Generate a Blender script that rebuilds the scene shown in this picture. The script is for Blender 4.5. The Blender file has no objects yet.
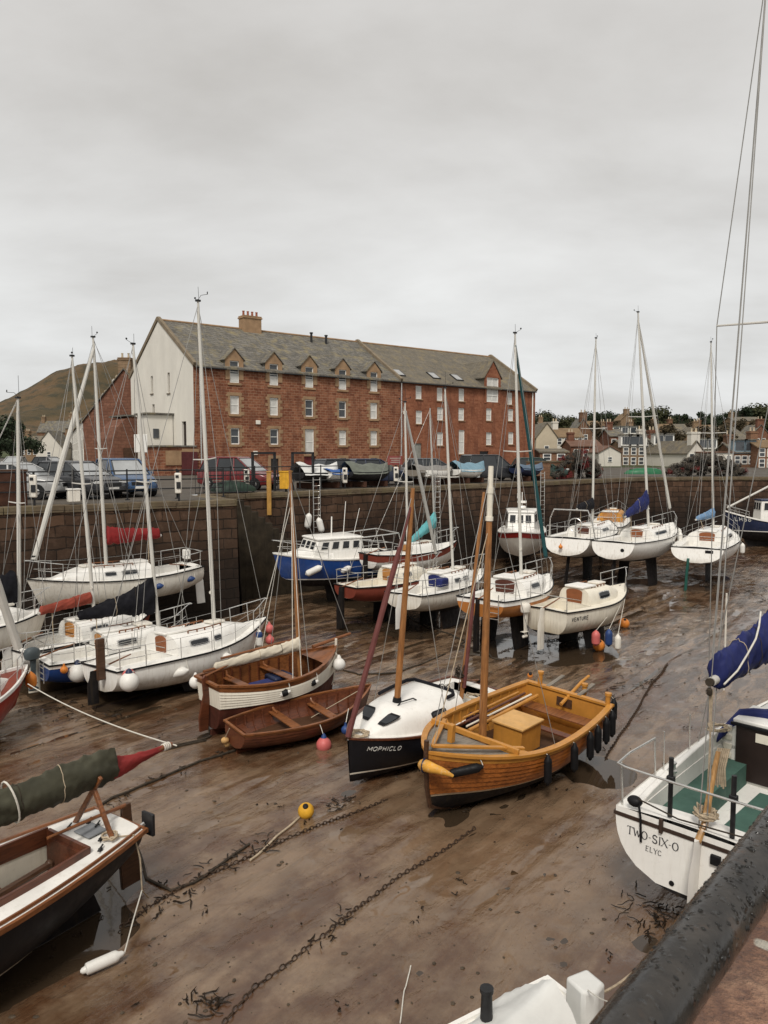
import bpy, bmesh, math, random
from mathutils import Vector, Matrix, noise
random.seed(7)
PI = math.pi
R = math.radians
SC = bpy.context.scene
COL = SC.collection
H = 6.5; F = 760.0; PITCH = math.atan(59/760.0); QZ = 4.6

# ------------------------------------------------------------------ survey: photo measurements -> places in the world
def ray(px, py):
    cx = (px-384)/F; cy = -(py-512)/F
    c, s = math.cos(PITCH), math.sin(PITCH)
    return Vector((cx, c + cy*s, -s + cy*c))
def P(px, py, z=0.0):
    d = ray(px, py); t = (z-H)/d.z
    return Vector((d.x*t, d.y*t, z))
def D(px, py, Y):
    d = ray(px, py); t = Y/d.y
    return Vector((d.x*t, Y, H + d.z*t))

# ------------------------------------------------------------------ objects
def tag(o, label=None, cat=None, group=None, kind=None):
    if label: o['label'] = label
    if cat: o['category'] = cat
    if group: o['group'] = group
    if kind: o['kind'] = kind
    return o
def thing(name, label, cat, loc=(0,0,0), rz=0.0, group=None, M=None):
    o = bpy.data.objects.new(name, None); COL.objects.link(o)
    o.empty_display_size = .2
    if M is not None: o.matrix_world = M
    else:
        o.location = loc; o.rotation_euler = (0,0,rz)
    return tag(o, label, cat, group)
def copy_tree(o, parent=None):
    c = o.copy(); COL.objects.link(c)
    if parent is not None: c.parent = parent
    for ch in o.children: copy_tree(ch, c)
    return c

class MB:
    def __init__(s): s.v=[]; s.f=[]; s.m=[]
    def add(s, vs, fs, mat=0):
        b=len(s.v); s.v.extend([tuple(p) for p in vs])
        for f in fs:
            s.f.append(tuple(i+b for i in f)); s.m.append(mat)
        return s
    def box(s, c, d, rz=0.0, mat=0, M=None):
        x,y,z=[k*.5 for k in d]
        vs=[Vector(p) for p in ((-x,-y,-z),(x,-y,-z),(x,y,-z),(-x,y,-z),(-x,-y,z),(x,-y,z),(x,y,z),(-x,y,z))]
        T = M if M is not None else Matrix.Rotation(rz,4,'Z')
        return s.add([T@p+Vector(c) for p in vs], [(0,3,2,1),(4,5,6,7),(0,1,5,4),(1,2,6,5),(2,3,7,6),(3,0,4,7)], mat)
    def beam(s, a, b, w, h, mat=0, up=(0,0,1)):
        a=Vector(a); b=Vector(b); d=(b-a); L=d.length
        if L<1e-6: return s
        d.normalize(); u=Vector(up)
        r=d.cross(u)
        if r.length<1e-4: r=d.cross(Vector((0,1,0)))
        r.normalize(); u=r.cross(d)
        vs=[]
        for q in (a,b):
            for i,j in ((-1,-1),(1,-1),(1,1),(-1,1)): vs.append(q+r*(i*w*.5)+u*(j*h*.5))
        return s.add(vs,[(0,1,2,3),(7,6,5,4),(0,4,5,1),(1,5,6,2),(2,6,7,3),(3,7,4,0)],mat)
    def tube(s, pts, r, n=8, mat=0, caps=True, closed=False):
        pts=[Vector(p) for p in pts]; N=len(pts)
        rs = r if isinstance(r,(list,tuple)) else [r]*N
        ref=None; rings=[]
        for i,p in enumerate(pts):
            if closed: d=(pts[(i+1)%N]-pts[i-1])
            else: d=(pts[min(i+1,N-1)]-pts[max(i-1,0)])
            if d.length<1e-9: d=Vector((0,0,1))
            d.normalize()
            if ref is None:
                ref = Vector((0,0,1)) if abs(d.z)<.9 else Vector((1,0,0))
            u=(ref-d*ref.dot(d))
            if u.length<1e-6: u=d.orthogonal()
            u.normalize(); ref=u; w=d.cross(u)
            rings.append([p+(u*math.cos(2*PI*k/n)+w*math.sin(2*PI*k/n))*rs[i] for k in range(n)])
        return s.loft(rings, mat, caps, closed)
    def loft(s, rings, mat=0, caps=True, ringloop=False, open_=False):
        n=len(rings[0]); N=len(rings); vs=[p for r in rings for p in r]; fs=[]
        for i in range(N if ringloop else N-1):
            j=(i+1)%N
            for k in range(n-1 if open_ else n):
                l=(k+1)%n
                fs.append((i*n+k,i*n+l,j*n+l,j*n+k))
        if caps and not ringloop:
            fs.append(tuple(reversed(range(n)))); fs.append(tuple(range((N-1)*n,N*n)))
        return s.add(vs,fs,mat)
    def grid(s, rows, mat=0):
        return s.loft(rows, mat, False, False, True)
    def lathe(s, prof, M=None, n=12, mat=0):
        M = M if M is not None else Matrix.Identity(4)
        rings=[[M@Vector((r*math.cos(2*PI*k/n), r*math.sin(2*PI*k/n), z)) for k in range(n)] for r,z in prof]
        return s.loft(rings, mat, True)
    def ball(s, c, r, n=12, mat=0, sq=(1,1,1)):
        c=Vector(c); m=max(6,n//2+2); prof=[]
        rings=[]
        for i in range(m+1):
            a=PI*(.02+.96*i/m)
            rings.append([c+Vector((r*sq[0]*math.sin(a)*math.cos(2*PI*k/n), r*sq[1]*math.sin(a)*math.sin(2*PI*k/n), -r*sq[2]*math.cos(a))) for k in range(n)])
        return s.loft(rings,mat,True)
    def prism(s, poly, z0, z1, mat=0, M=None):
        n=len(poly); M=M if M is not None else Matrix.Identity(4)
        vs=[M@Vector((x,y,z0)) for x,y in poly]+[M@Vector((x,y,z1)) for x,y in poly]
        fs=[tuple(reversed(range(n))),tuple(range(n,2*n))]+[(k,(k+1)%n,n+(k+1)%n,n+k) for k in range(n)]
        return s.add(vs,fs,mat)
    def build(s, name, mats, parent=None, smooth=True, bevel=0, ang=38, weld=True, label=None):
        me=bpy.data.meshes.new(name)
        if not isinstance(mats,(list,tuple)): mats=[mats]
        bm=bmesh.new()
        vv=[bm.verts.new(p) for p in s.v]
        for f,m in zip(s.f,s.m):
            try:
                fc=bm.faces.new([vv[i] for i in f]); fc.material_index=m; fc.smooth=smooth
            except ValueError: pass
        if weld:
            bmesh.ops.remove_doubles(bm, verts=bm.verts, dist=1e-5)
            bmesh.ops.dissolve_degenerate(bm, edges=bm.edges, dist=1e-5)
        bmesh.ops.recalc_face_normals(bm, faces=bm.faces)
        bm.to_mesh(me); bm.free()
        for m in mats: me.materials.append(m)
        if smooth:
            try: me.set_sharp_from_angle(angle=R(ang))
            except Exception: pass
        o=bpy.data.objects.new(name, me); COL.objects.link(o)
        if parent is not None: o.parent=parent
        if bevel:
            b=o.modifiers.new('edge','BEVEL'); b.width=bevel; b.segments=2; b.limit_method='ANGLE'; b.angle_limit=R(40)
        if label: o['label']=label
        return o
def top(o, label, cat, group=None, kind=None): return tag(o,label,cat,group,kind)

# ------------------------------------------------------------------ materials
MATS={}
def _nodes(name):
    m=bpy.data.materials.new(name); m.use_nodes=True
    nt=m.node_tree; b=nt.nodes['Principled BSDF']
    return m, nt, b
def _in(nt,b,nm,val):
    if nm in b.inputs: b.inputs[nm].default_value=val
def N(nt,t,**k):
    n=nt.nodes.new(t)
    for a,v in k.items(): setattr(n,a,v)
    return n
def coords(nt, scale=(1,1,1), kind='Object', rot=(0,0,0)):
    tc=N(nt,'ShaderNodeTexCoord'); mp=N(nt,'ShaderNodeMapping')
    mp.inputs['Scale'].default_value=scale; mp.inputs['Rotation'].default_value=rot
    nt.links.new(tc.outputs[kind], mp.inputs['Vector']); return mp.outputs['Vector']
def noi(nt, vec, scale, detail=4, rough=.55, dist=0):
    n=N(nt,'ShaderNodeTexNoise'); n.inputs['Scale'].default_value=scale; n.inputs['Detail'].default_value=detail
    n.inputs['Roughness'].default_value=rough; n.inputs['Distortion'].default_value=dist
    nt.links.new(vec,n.inputs['Vector']); return n.outputs['Fac']
def ramp(nt, fac, stops):
    r=N(nt,'ShaderNodeValToRGB'); e=r.color_ramp.elements
    while len(e)<len(stops): e.new(.5)
    for el,(p,c) in zip(e,stops):
        el.position=p; el.color=(c[0],c[1],c[2],1) if isinstance(c,(tuple,list)) else (c,c,c,1)
    nt.links.new(fac,r.inputs['Fac']); return r.outputs['Color']
def mix(nt, fac, a, b, mode='MIX'):
    n=N(nt,'ShaderNodeMix',data_type='RGBA',blend_type=mode)
    for sock,v in (('Factor',fac),('A',a),('B',b)):
        i=[q for q in n.inputs if q.name==sock and (q.type=='RGBA' if sock!='Factor' else q.type=='VALUE')][0]
        if isinstance(v,(int,float)): i.default_value=v
        elif isinstance(v,(tuple,list)): i.default_value=(v[0],v[1],v[2],1)
        else: nt.links.new(v,i)
    return [q for q in n.outputs if q.type=='RGBA'][0]
def math_(nt,op,a,b=None):
    n=N(nt,'ShaderNodeMath',operation=op)
    for k,v in enumerate((a,b)):
        if v is None: continue
        if isinstance(v,(int,float)): n.inputs[k].default_value=v
        else: nt.links.new(v,n.inputs[k])
    return n.outputs[0]
def bump(nt,b,hgt,strength=.3,dist=.02,prev=None):
    n=N(nt,'ShaderNodeBump'); n.inputs['Strength'].default_value=strength; n.inputs['Distance'].default_value=dist
    nt.links.new(hgt,n.inputs['Height'])
    if prev is not None: nt.links.new(prev,n.inputs['Normal'])
    nt.links.new(n.outputs['Normal'],b.inputs['Normal']); return n.outputs['Normal']
def pm(name,col,rough=.5,var=.18,scale=3.0,bmp=.12,bscale=25,metal=0,coat=0,streak=0.0,dirt=(.16,.11,.07),stretch=(1,1,1)):
    """paint, cloth, metal: base colour with uneven wear, optional run-down stains"""
    if name in MATS: return MATS[name]
    m,nt,b=_nodes(name); v=coords(nt,stretch)
    n1=noi(nt,v,scale,5)
    lo=[c*(1-var) for c in col]; hi=[min(1,c*(1+var)) for c in col]
    c=ramp(nt,n1,[(.3,lo),(.7,hi)])
    if streak>0:
        vs=coords(nt,(7,7,.7)); n2=noi(nt,vs,1.6,6,.65)
        fac=math_(nt,'MULTIPLY',ramp(nt,n2,[(.52,0),(.75,1)]),streak)
        c=mix(nt,fac,c,dirt)
        n3=noi(nt,v,14,3,.7)
        c=mix(nt,math_(nt,'MULTIPLY',ramp(nt,n3,[(.62,0),(.74,1)]),streak*.7),c,dirt)
    nt.links.new(c,b.inputs['Base Color'])
    rr=ramp(nt,noi(nt,v,scale*2.3,3),[(.3,max(.02,rough*.8)),(.7,min(1,rough*1.25))])
    nt.links.new(rr,b.inputs['Roughness'])
    _in(nt,b,'Metallic',metal); _in(nt,b,'Coat Weight',coat); _in(nt,b,'Coat Roughness',.25)
    _in(nt,b,'Specular IOR Level',.5 if rough<.25 else .35 if rough<.5 else .2)
    if bmp: bump(nt,b,noi(nt,v,bscale,4),bmp,.01)
    MATS[name]=m; return m
def wood(name,c1,c2,axis='x',rough=.4,coat=.25,scale=1.0,plank=0.0):
    if name in MATS: return MATS[name]
    m,nt,b=_nodes(name)
    st={'x':(1.2,16,16),'z':(16,16,1.0),'y':(16,1.2,16)}[axis]
    v=coords(nt,[k*scale for k in st]); n1=noi(nt,v,1.7,6,.6,.6)
    c=ramp(nt,n1,[(.25,c1),(.55,c2),(.8,[min(1,k*1.25) for k in c2])])
    n2=noi(nt,coords(nt),2.2,4,.6)
    c=mix(nt,math_(nt,'MULTIPLY',ramp(nt,n2,[(.48,0),(.75,1)]),.55),c,[k*.45 for k in c1])
    nt.links.new(c,b.inputs['Base Color'])
    nt.links.new(ramp(nt,n2,[(.3,rough*.8),(.7,min(1,rough*1.4))]),b.inputs['Roughness'])
    _in(nt,b,'Coat Weight',coat); _in(nt,b,'Coat Roughness',.2); _in(nt,b,'Specular IOR Level',.3)
    bump(nt,b,n1,.25,.006)
    MATS[name]=m; return m
def masonry(name,c1,c2,mortar,bw,bh,msize=.02,rough=.85,axis='wall',stain=None,distort=.12,bstr=.6,lowdark=None):
    """coursed stone or slate; axis 'wall': courses run level on any upright face"""
    if name in MATS: return MATS[name]
    m,nt,b=_nodes(name)
    tc=N(nt,'ShaderNodeTexCoord'); sp=N(nt,'ShaderNodeSeparateXYZ'); nt.links.new(tc.outputs['Object'],sp.inputs[0])
    cb=N(nt,'ShaderNodeCombineXYZ')
    nt.links.new(math_(nt,'ADD',sp.outputs['X'],sp.outputs['Y']) if axis=='wall' else sp.outputs['X'],cb.inputs['X'])
    nt.links.new(sp.outputs['Z'],cb.inputs['Y'])
    wob=N(nt,'ShaderNodeTexNoise'); wob.inputs['Scale'].default_value=1.6/bh*.35; wob.inputs['Detail'].default_value=3
    nt.links.new(tc.outputs['Object'],wob.inputs['Vector'])
    vm=N(nt,'ShaderNodeVectorMath',operation='MULTIPLY_ADD'); nt.links.new(wob.outputs['Color'],vm.inputs[0])
    vm.inputs[1].default_value=(distort,distort,0); nt.links.new(cb.outputs[0],vm.inputs[2])
    br=N(nt,'ShaderNodeTexBrick'); nt.links.new(vm.outputs[0],br.inputs['Vector'])
    br.inputs['Scale'].default_value=1; br.inputs['Brick Width'].default_value=bw; br.inputs['Row Height'].default_value=bh
    br.inputs['Mortar Size'].default_value=msize; br.inputs['Mortar Smooth'].default_value=.4; br.inputs['Bias'].default_value=0
    br.inputs['Color1'].default_value=(*c1,1); br.inputs['Color2'].default_value=(*c2,1); br.inputs['Mortar'].default_value=(*mortar,1)
    n1=noi(nt,tc.outputs['Object'],.55,6,.65); n2=noi(nt,tc.outputs['Object'],2.5/bh*.3,5,.7)
    c=mix(nt,ramp(nt,n1,[(.3,0),(.7,.6)]),br.outputs['Color'],[k*.55 for k in c1])
    c=mix(nt,math_(nt,'MULTIPLY',ramp(nt,n2,[(.5,0),(.72,1)]),.4),c,[min(1,k*1.5+.03) for k in c2])
    if stain:
        n3=noi(nt,coords(nt,(1.2,1.2,.25)),1.0,5,.6)
        c=mix(nt,ramp(nt,n3,[(.5,0),(.72,.85)]),c,stain)
    if lowdark:
        z0,z1,colr=lowdark
        mr=N(nt,'ShaderNodeMapRange'); nt.links.new(math_(nt,'ADD',sp.outputs['Z'],math_(nt,'MULTIPLY',n1,1.2)),mr.inputs['Value'])
        mr.inputs['From Min'].default_value=z0; mr.inputs['From Max'].default_value=z1
        mr.inputs['To Min'].default_value=.88; mr.inputs['To Max'].default_value=0
        c=mix(nt,mr.outputs[0],c,colr)
    nt.links.new(c,b.inputs['Base Color']); _in(nt,b,'Roughness',rough); _in(nt,b,'Specular IOR Level',.2)
    hh=math_(nt,'ADD',math_(nt,'MULTIPLY',br.outputs['Fac'],-1.0),math_(nt,'MULTIPLY',n2,.7))
    bump(nt,b,hh,bstr,.04)
    MATS[name]=m; return m

GEL=pm('gelcoat',(.81,.79,.74),.32,.05,2,.04,20,coat=.1,streak=.2,dirt=(.36,.3,.22))
def hullpaint(base,zw):
    """hull paint with run-down stains and a scum line above the waterline"""
    key=base.name+'_scum_%.1f'%zw
    if key in MATS: return MATS[key]
    m=base.copy(); m.name=key; nt=m.node_tree; b=nt.nodes['Principled BSDF']
    c=b.inputs['Base Color'].links[0].from_socket
    tc=N(nt,'ShaderNodeTexCoord'); sp=N(nt,'ShaderNodeSeparateXYZ'); nt.links.new(tc.outputs['Object'],sp.inputs[0])
    n1=noi(nt,coords(nt,(5,5,1.0)),2.0,6,.65); n2=noi(nt,coords(nt),3.0,5,.65)
    mr=N(nt,'ShaderNodeMapRange'); nt.links.new(math_(nt,'ADD',sp.outputs['Z'],math_(nt,'MULTIPLY',n1,-.5)),mr.inputs['Value'])
    mr.inputs['From Min'].default_value=zw-.3; mr.inputs['From Max'].default_value=zw+.2; mr.inputs['To Min'].default_value=.8; mr.inputs['To Max'].default_value=0
    c=mix(nt,mr.outputs[0],c,(.27,.21,.13))
    n3=noi(nt,coords(nt,(11,11,.55)),1.3,5,.6)
    c=mix(nt,math_(nt,'MULTIPLY',ramp(nt,n3,[(.56,0),(.7,1)]),.32),c,(.33,.24,.15))
    c=mix(nt,math_(nt,'MULTIPLY',ramp(nt,n2,[(.62,0),(.72,1)]),.22),c,(.3,.24,.17))
    nt.links.new(c,b.inputs['Base Color']); MATS[key]=m; return m
GELD=pm('gelcoat_weathered',(.72,.68,.6),.42,.1,2,.06,20,streak=.45,dirt=(.28,.2,.12))
CREAM=pm('cream_paint',(.73,.68,.57),.45,.08,2,.08,20,streak=.3,dirt=(.3,.22,.14))
DECKW=pm('deck_white',(.77,.75,.7),.55,.1,2.5,.2,60,streak=.25,dirt=(.33,.28,.2))
BLACKP=pm('black_hull',(.006,.0065,.009),.45,.3,3,.04,20,streak=.1,dirt=(.05,.04,.03))
ANTI=pm('antifoul_dark',(.012,.010,.010),.65,.5,4,.4,25,streak=.5,dirt=(.06,.045,.025))
ANTIR=pm('antifoul_maroon',(.075,.022,.014),.6,.4,3,.3,25,streak=.4,dirt=(.05,.035,.02))
BLUEH=pm('blue_hull',(.012,.05,.2),.35,.2,2,.05,20,coat=.2,streak=.15)
BLUED=pm('navy_hull',(.012,.02,.055),.4,.2,2,.05,20,streak=.15)
REDH=pm('red_hull',(.28,.02,.015),.35,.15,2,.05,20,coat=.2,streak=.15)
REDB=pm('rust_red_hull',(.2,.045,.028),.5,.2,2,.08,20,streak=.35,dirt=(.09,.04,.025))
ORNH=pm('orange_hull',(.4,.15,.035),.45,.15,2,.08,20,streak=.3,dirt=(.2,.09,.03))
ALU=pm('mast_grey',(.45,.44,.41),.42,.08,2,.02,20,metal=.35,stretch=(4,4,.6))
MASTW=pm('mast_white',(.56,.54,.49),.4,.08,2,.02,20,stretch=(4,4,.6),streak=.15,dirt=(.4,.34,.26))
STEEL=pm('steel_rail',(.62,.61,.58),.28,.1,4,0,20,metal=.75)
WIRE=pm('wire',(.3,.29,.27),.45,.15,4,0,20,metal=.4)
ROPE=pm('rope',(.42,.34,.24),.85,.25,20,.5,120)
ROPEW=pm('rope_white',(.62,.59,.52),.8,.15,20,.4,120)
ROPED=pm('rope_dark',(.045,.035,.025),.85,.4,10,.6,90)
CHAIN=pm('chain_iron',(.05,.031,.02),.7,.5,15,.5,90)
RUB=pm('black_rubber',(.009,.009,.010),.55,.3,6,.15,40)
DGLASS=pm('dark_glass',(.02,.022,.025),.08,.2,1,0,10)
PLASTW=pm('white_plastic',(.74,.72,.67),.4,.06,4,.05,30,streak=.2,dirt=(.4,.33,.24))
ORNB=pm('orange_buoy',(.62,.2,.03),.45,.18,4,.1,20,streak=.3,dirt=(.3,.1,.03))
YELB=pm('yellow_buoy',(.62,.33,.03),.5,.2,5,.15,20,streak=.35,dirt=(.22,.12,.04))
PINKB=pm('red_pink_buoy',(.55,.13,.12),.45,.15,4,.1,20,streak=.3,dirt=(.3,.1,.08))
BLUEB=pm('blue_fender',(.02,.05,.16),.45,.2,4,.1,20)
TEALB=pm('teal_fender',(.03,.2,.22),.45,.2,4,.1,20)
CVN=pm('canvas_navy',(.016,.022,.1),.62,.25,3,.7,9)
CVB=pm('canvas_black',(.008,.008,.011),.8,.3,3,.5,9)
CVR=pm('canvas_red',(.22,.02,.02),.75,.15,3,.5,9)
CVRB=pm('canvas_rust',(.26,.055,.035),.78,.18,3,.5,9)
CVG=pm('canvas_olive',(.056,.054,.036),.6,.35,2.5,.8,9)
CVT=pm('canvas_turquoise',(.12,.38,.4),.75,.15,3,.5,9)
CVBL=pm('canvas_blue',(.16,.27,.42),.75,.15,3,.5,9)
CVC=pm('sail_cream',(.6,.54,.43),.75,.12,3,.6,9)
CVW=pm('tarp_white',(.66,.66,.63),.55,.08,2.5,.5,6)
CVGR=pm('tarp_grey_green',(.13,.14,.115),.6,.2,2.5,.5,6)
SAILR=pm('sail_red',(.25,.03,.028),.7,.15,3,.5,9)
TANS=pm('tan_sail',(.13,.045,.04),.75,.15,3,.5,9)
TEALS=pm('teal_sail',(.02,.075,.08),.75,.15,3,.5,9)
VARN=wood('varnished_wood',(.085,.029,.01),(.22,.08,.026))
VARNR=wood('varnished_red_wood',(.05,.016,.008),(.12,.037,.016))
VARNZ=wood('varnished_spar',(.16,.062,.018),(.34,.15,.05),'z')
ORW=wood('orange_planks',(.13,.036,.008),(.34,.11,.022),rough=.36,coat=.35)
YELW=pm('ochre_paint',(.5,.225,.04),.42,.14,3,.15,30,coat=.15,streak=.3,dirt=(.22,.1,.03))
PLYO=pm('orange_ply',(.42,.19,.055),.45,.12,2,.15,30,streak=.25,dirt=(.2,.09,.03),stretch=(1,1,5))
PLYB=pm('brown_ply',(.085,.03,.02),.5,.2,2,.15,30,stretch=(1,1,5))
PLYR=pm('rust_ply',(.24,.085,.035),.5,.15,2,.15,30,stretch=(1,1,5))
GREYW=wood('grey_planks',(.14,.12,.1),(.25,.22,.18),coat=0,rough=.7)
DKW=wood('dark_planks',(.035,.018,.01),(.08,.04,.022),coat=.1)
GREEND=pm('green_deck',(.06,.12,.095),.7,.15,3,.3,60)
BLKM=pm('black_iron',(.016,.016,.017),.45,.4,6,.25,30)
LTW=wood('pale_wood',(.26,.13,.045),(.46,.26,.1),'z')
CONC=pm('concrete',(.33,.29,.23),.85,.2,2,.4,20,streak=.3)
# ------------------------------------------------------------------ camera, light, render
cam=bpy.data.cameras.new('camera'); co=bpy.data.objects.new('camera',cam); COL.objects.link(co)
co.location=(0,0,H); co.rotation_euler=(PI/2-PITCH,0,0)
cam.sensor_fit='VERTICAL'; cam.sensor_height=36; cam.lens=F/1024*36; cam.clip_start=.05; cam.clip_end=6000
cam.dof.use_dof=True; cam.dof.focus_distance=18; cam.dof.aperture_fstop=20
SC.camera=co
SUN_EL, SUN_AZ = R(50), R(192)
w=bpy.data.worlds.new('World'); SC.world=w; w.use_nodes=True
nt=w.node_tree; bg=nt.nodes['Background']
sky=N(nt,'ShaderNodeTexSky',sky_type='NISHITA'); sky.sun_disc=False; sky.sun_elevation=SUN_EL; sky.sun_rotation=SUN_AZ
sky.air_density=1.0; sky.dust_density=3.0
hs=N(nt,'ShaderNodeHueSaturation'); hs.inputs['Saturation'].default_value=.08; nt.links.new(sky.outputs[0],hs.inputs['Color'])
tc=N(nt,'ShaderNodeTexCoord'); sp=N(nt,'ShaderNodeSeparateXYZ'); nt.links.new(tc.outputs['Generated'],sp.inputs[0])
zz=math_(nt,'ADD',math_(nt,'ABSOLUTE',sp.outputs['Z']),.22)
cb=N(nt,'ShaderNodeCombineXYZ')
nt.links.new(math_(nt,'DIVIDE',sp.outputs['X'],zz),cb.inputs['X']); nt.links.new(math_(nt,'DIVIDE',sp.outputs['Y'],zz),cb.inputs['Y'])
mp=N(nt,'ShaderNodeMapping'); mp.inputs['Scale'].default_value=(.9,1.25,1); mp.inputs['Rotation'].default_value=(0,0,.5); nt.links.new(cb.outputs[0],mp.inputs['Vector'])
cl=noi(nt,mp.outputs[0],1.0,9,.54,.12)
# overcast: an even cloud deck of uneven thickness over the sky
cloud=ramp(nt,cl,[(.3,(4.75,4.68,4.58)),(.5,(6.05,6.05,6.03)),(.7,(7.2,7.26,7.28))])
c=mix(nt,.86,hs.outputs[0],cloud)
gx=ramp(nt,sp.outputs['Z'],[(0,(1.08,1.085,1.08)),(.12,(1.06,1.07,1.065)),(.42,(.98,.96,.935)),(1,(.96,.935,.91))])
c=mix(nt,1.0,c,gx,'MULTIPLY')
nt.links.new(c,bg.inputs['Color']); bg.inputs['Strength'].default_value=.076
sl=bpy.data.lights.new('sun','SUN'); so=bpy.data.objects.new('sun',sl); COL.objects.link(so)
sl.energy=1.5; sl.angle=R(14); sl.color=(1,.95,.88)
# sun lamp shines along -Z: aim from its azimuth (same direction as the sky's sun)
so.rotation_euler=(PI/2-SUN_EL,0,PI-SUN_AZ)
SC.view_settings.view_transform='Standard'; SC.view_settings.look='None'; SC.view_settings.exposure=0.68; SC.view_settings.gamma=1.0
try: SC.view_settings.use_curve_mapping=False
except Exception: pass
SC.cycles.use_denoising=True
SC.cycles.max_bounces=6; SC.cycles.diffuse_bounces=3; SC.cycles.glossy_bounces=3; SC.cycles.transparent_max_bounces=6

# ------------------------------------------------------------------ harbour bed
DIRX=Vector((.62,.785)); 
def nz(x,y,z=0.0): return noise.noise(Vector((x,y,z)))
BK=None
RUTS=[]
DIPS=[]   # (x, y, radius, depth) scours under keels and sterns
def mudz(x,y):
    u=x*.62+y*.785; v=-x*.785+y*.62      # u along the mooring lines
    z=.062*nz(u*.16,v*.33,3.1)+.036*nz(u*.45,v*1.1,7.7)+.014*nz(u*1.6,v*3.1,1.3)
    rip=nz(u*.12,v*.35,11.2)
    a=max(0,rip+.1)*1.3
    z+=.026*a*math.sin(v*13+4*nz(u*.8,v*.8,5.0))*(.6+.6*nz(u*1.1,v*2.3,9))
    dp=0.0
    for (v0,u0,u1,wd,dep) in RUTS:
        if u0<u<u1:
            q=abs(v-v0-.12*nz(u*.35,v0))/wd
            if q<3: z+=-dep*math.exp(-q*q)+.5*dep*math.exp(-(q-1.6)**2*3)
    for (dx,dy,rr,dd) in (BK.get((int(x//2),int(y//2)),()) if BK is not None else DIPS):
        q=((x-dx)**2+(y-dy)**2)/(rr*rr)
        if q<4: dp+=dd*math.exp(-q*1.6)
    sm=max(0,1-dp/.07)
    return z*(.35+.65*sm)-dp+(.009*nz(x*4.3,y*4.3,2.2)+.004*nz(x*9,y*9,4.2))*sm+.006
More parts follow.
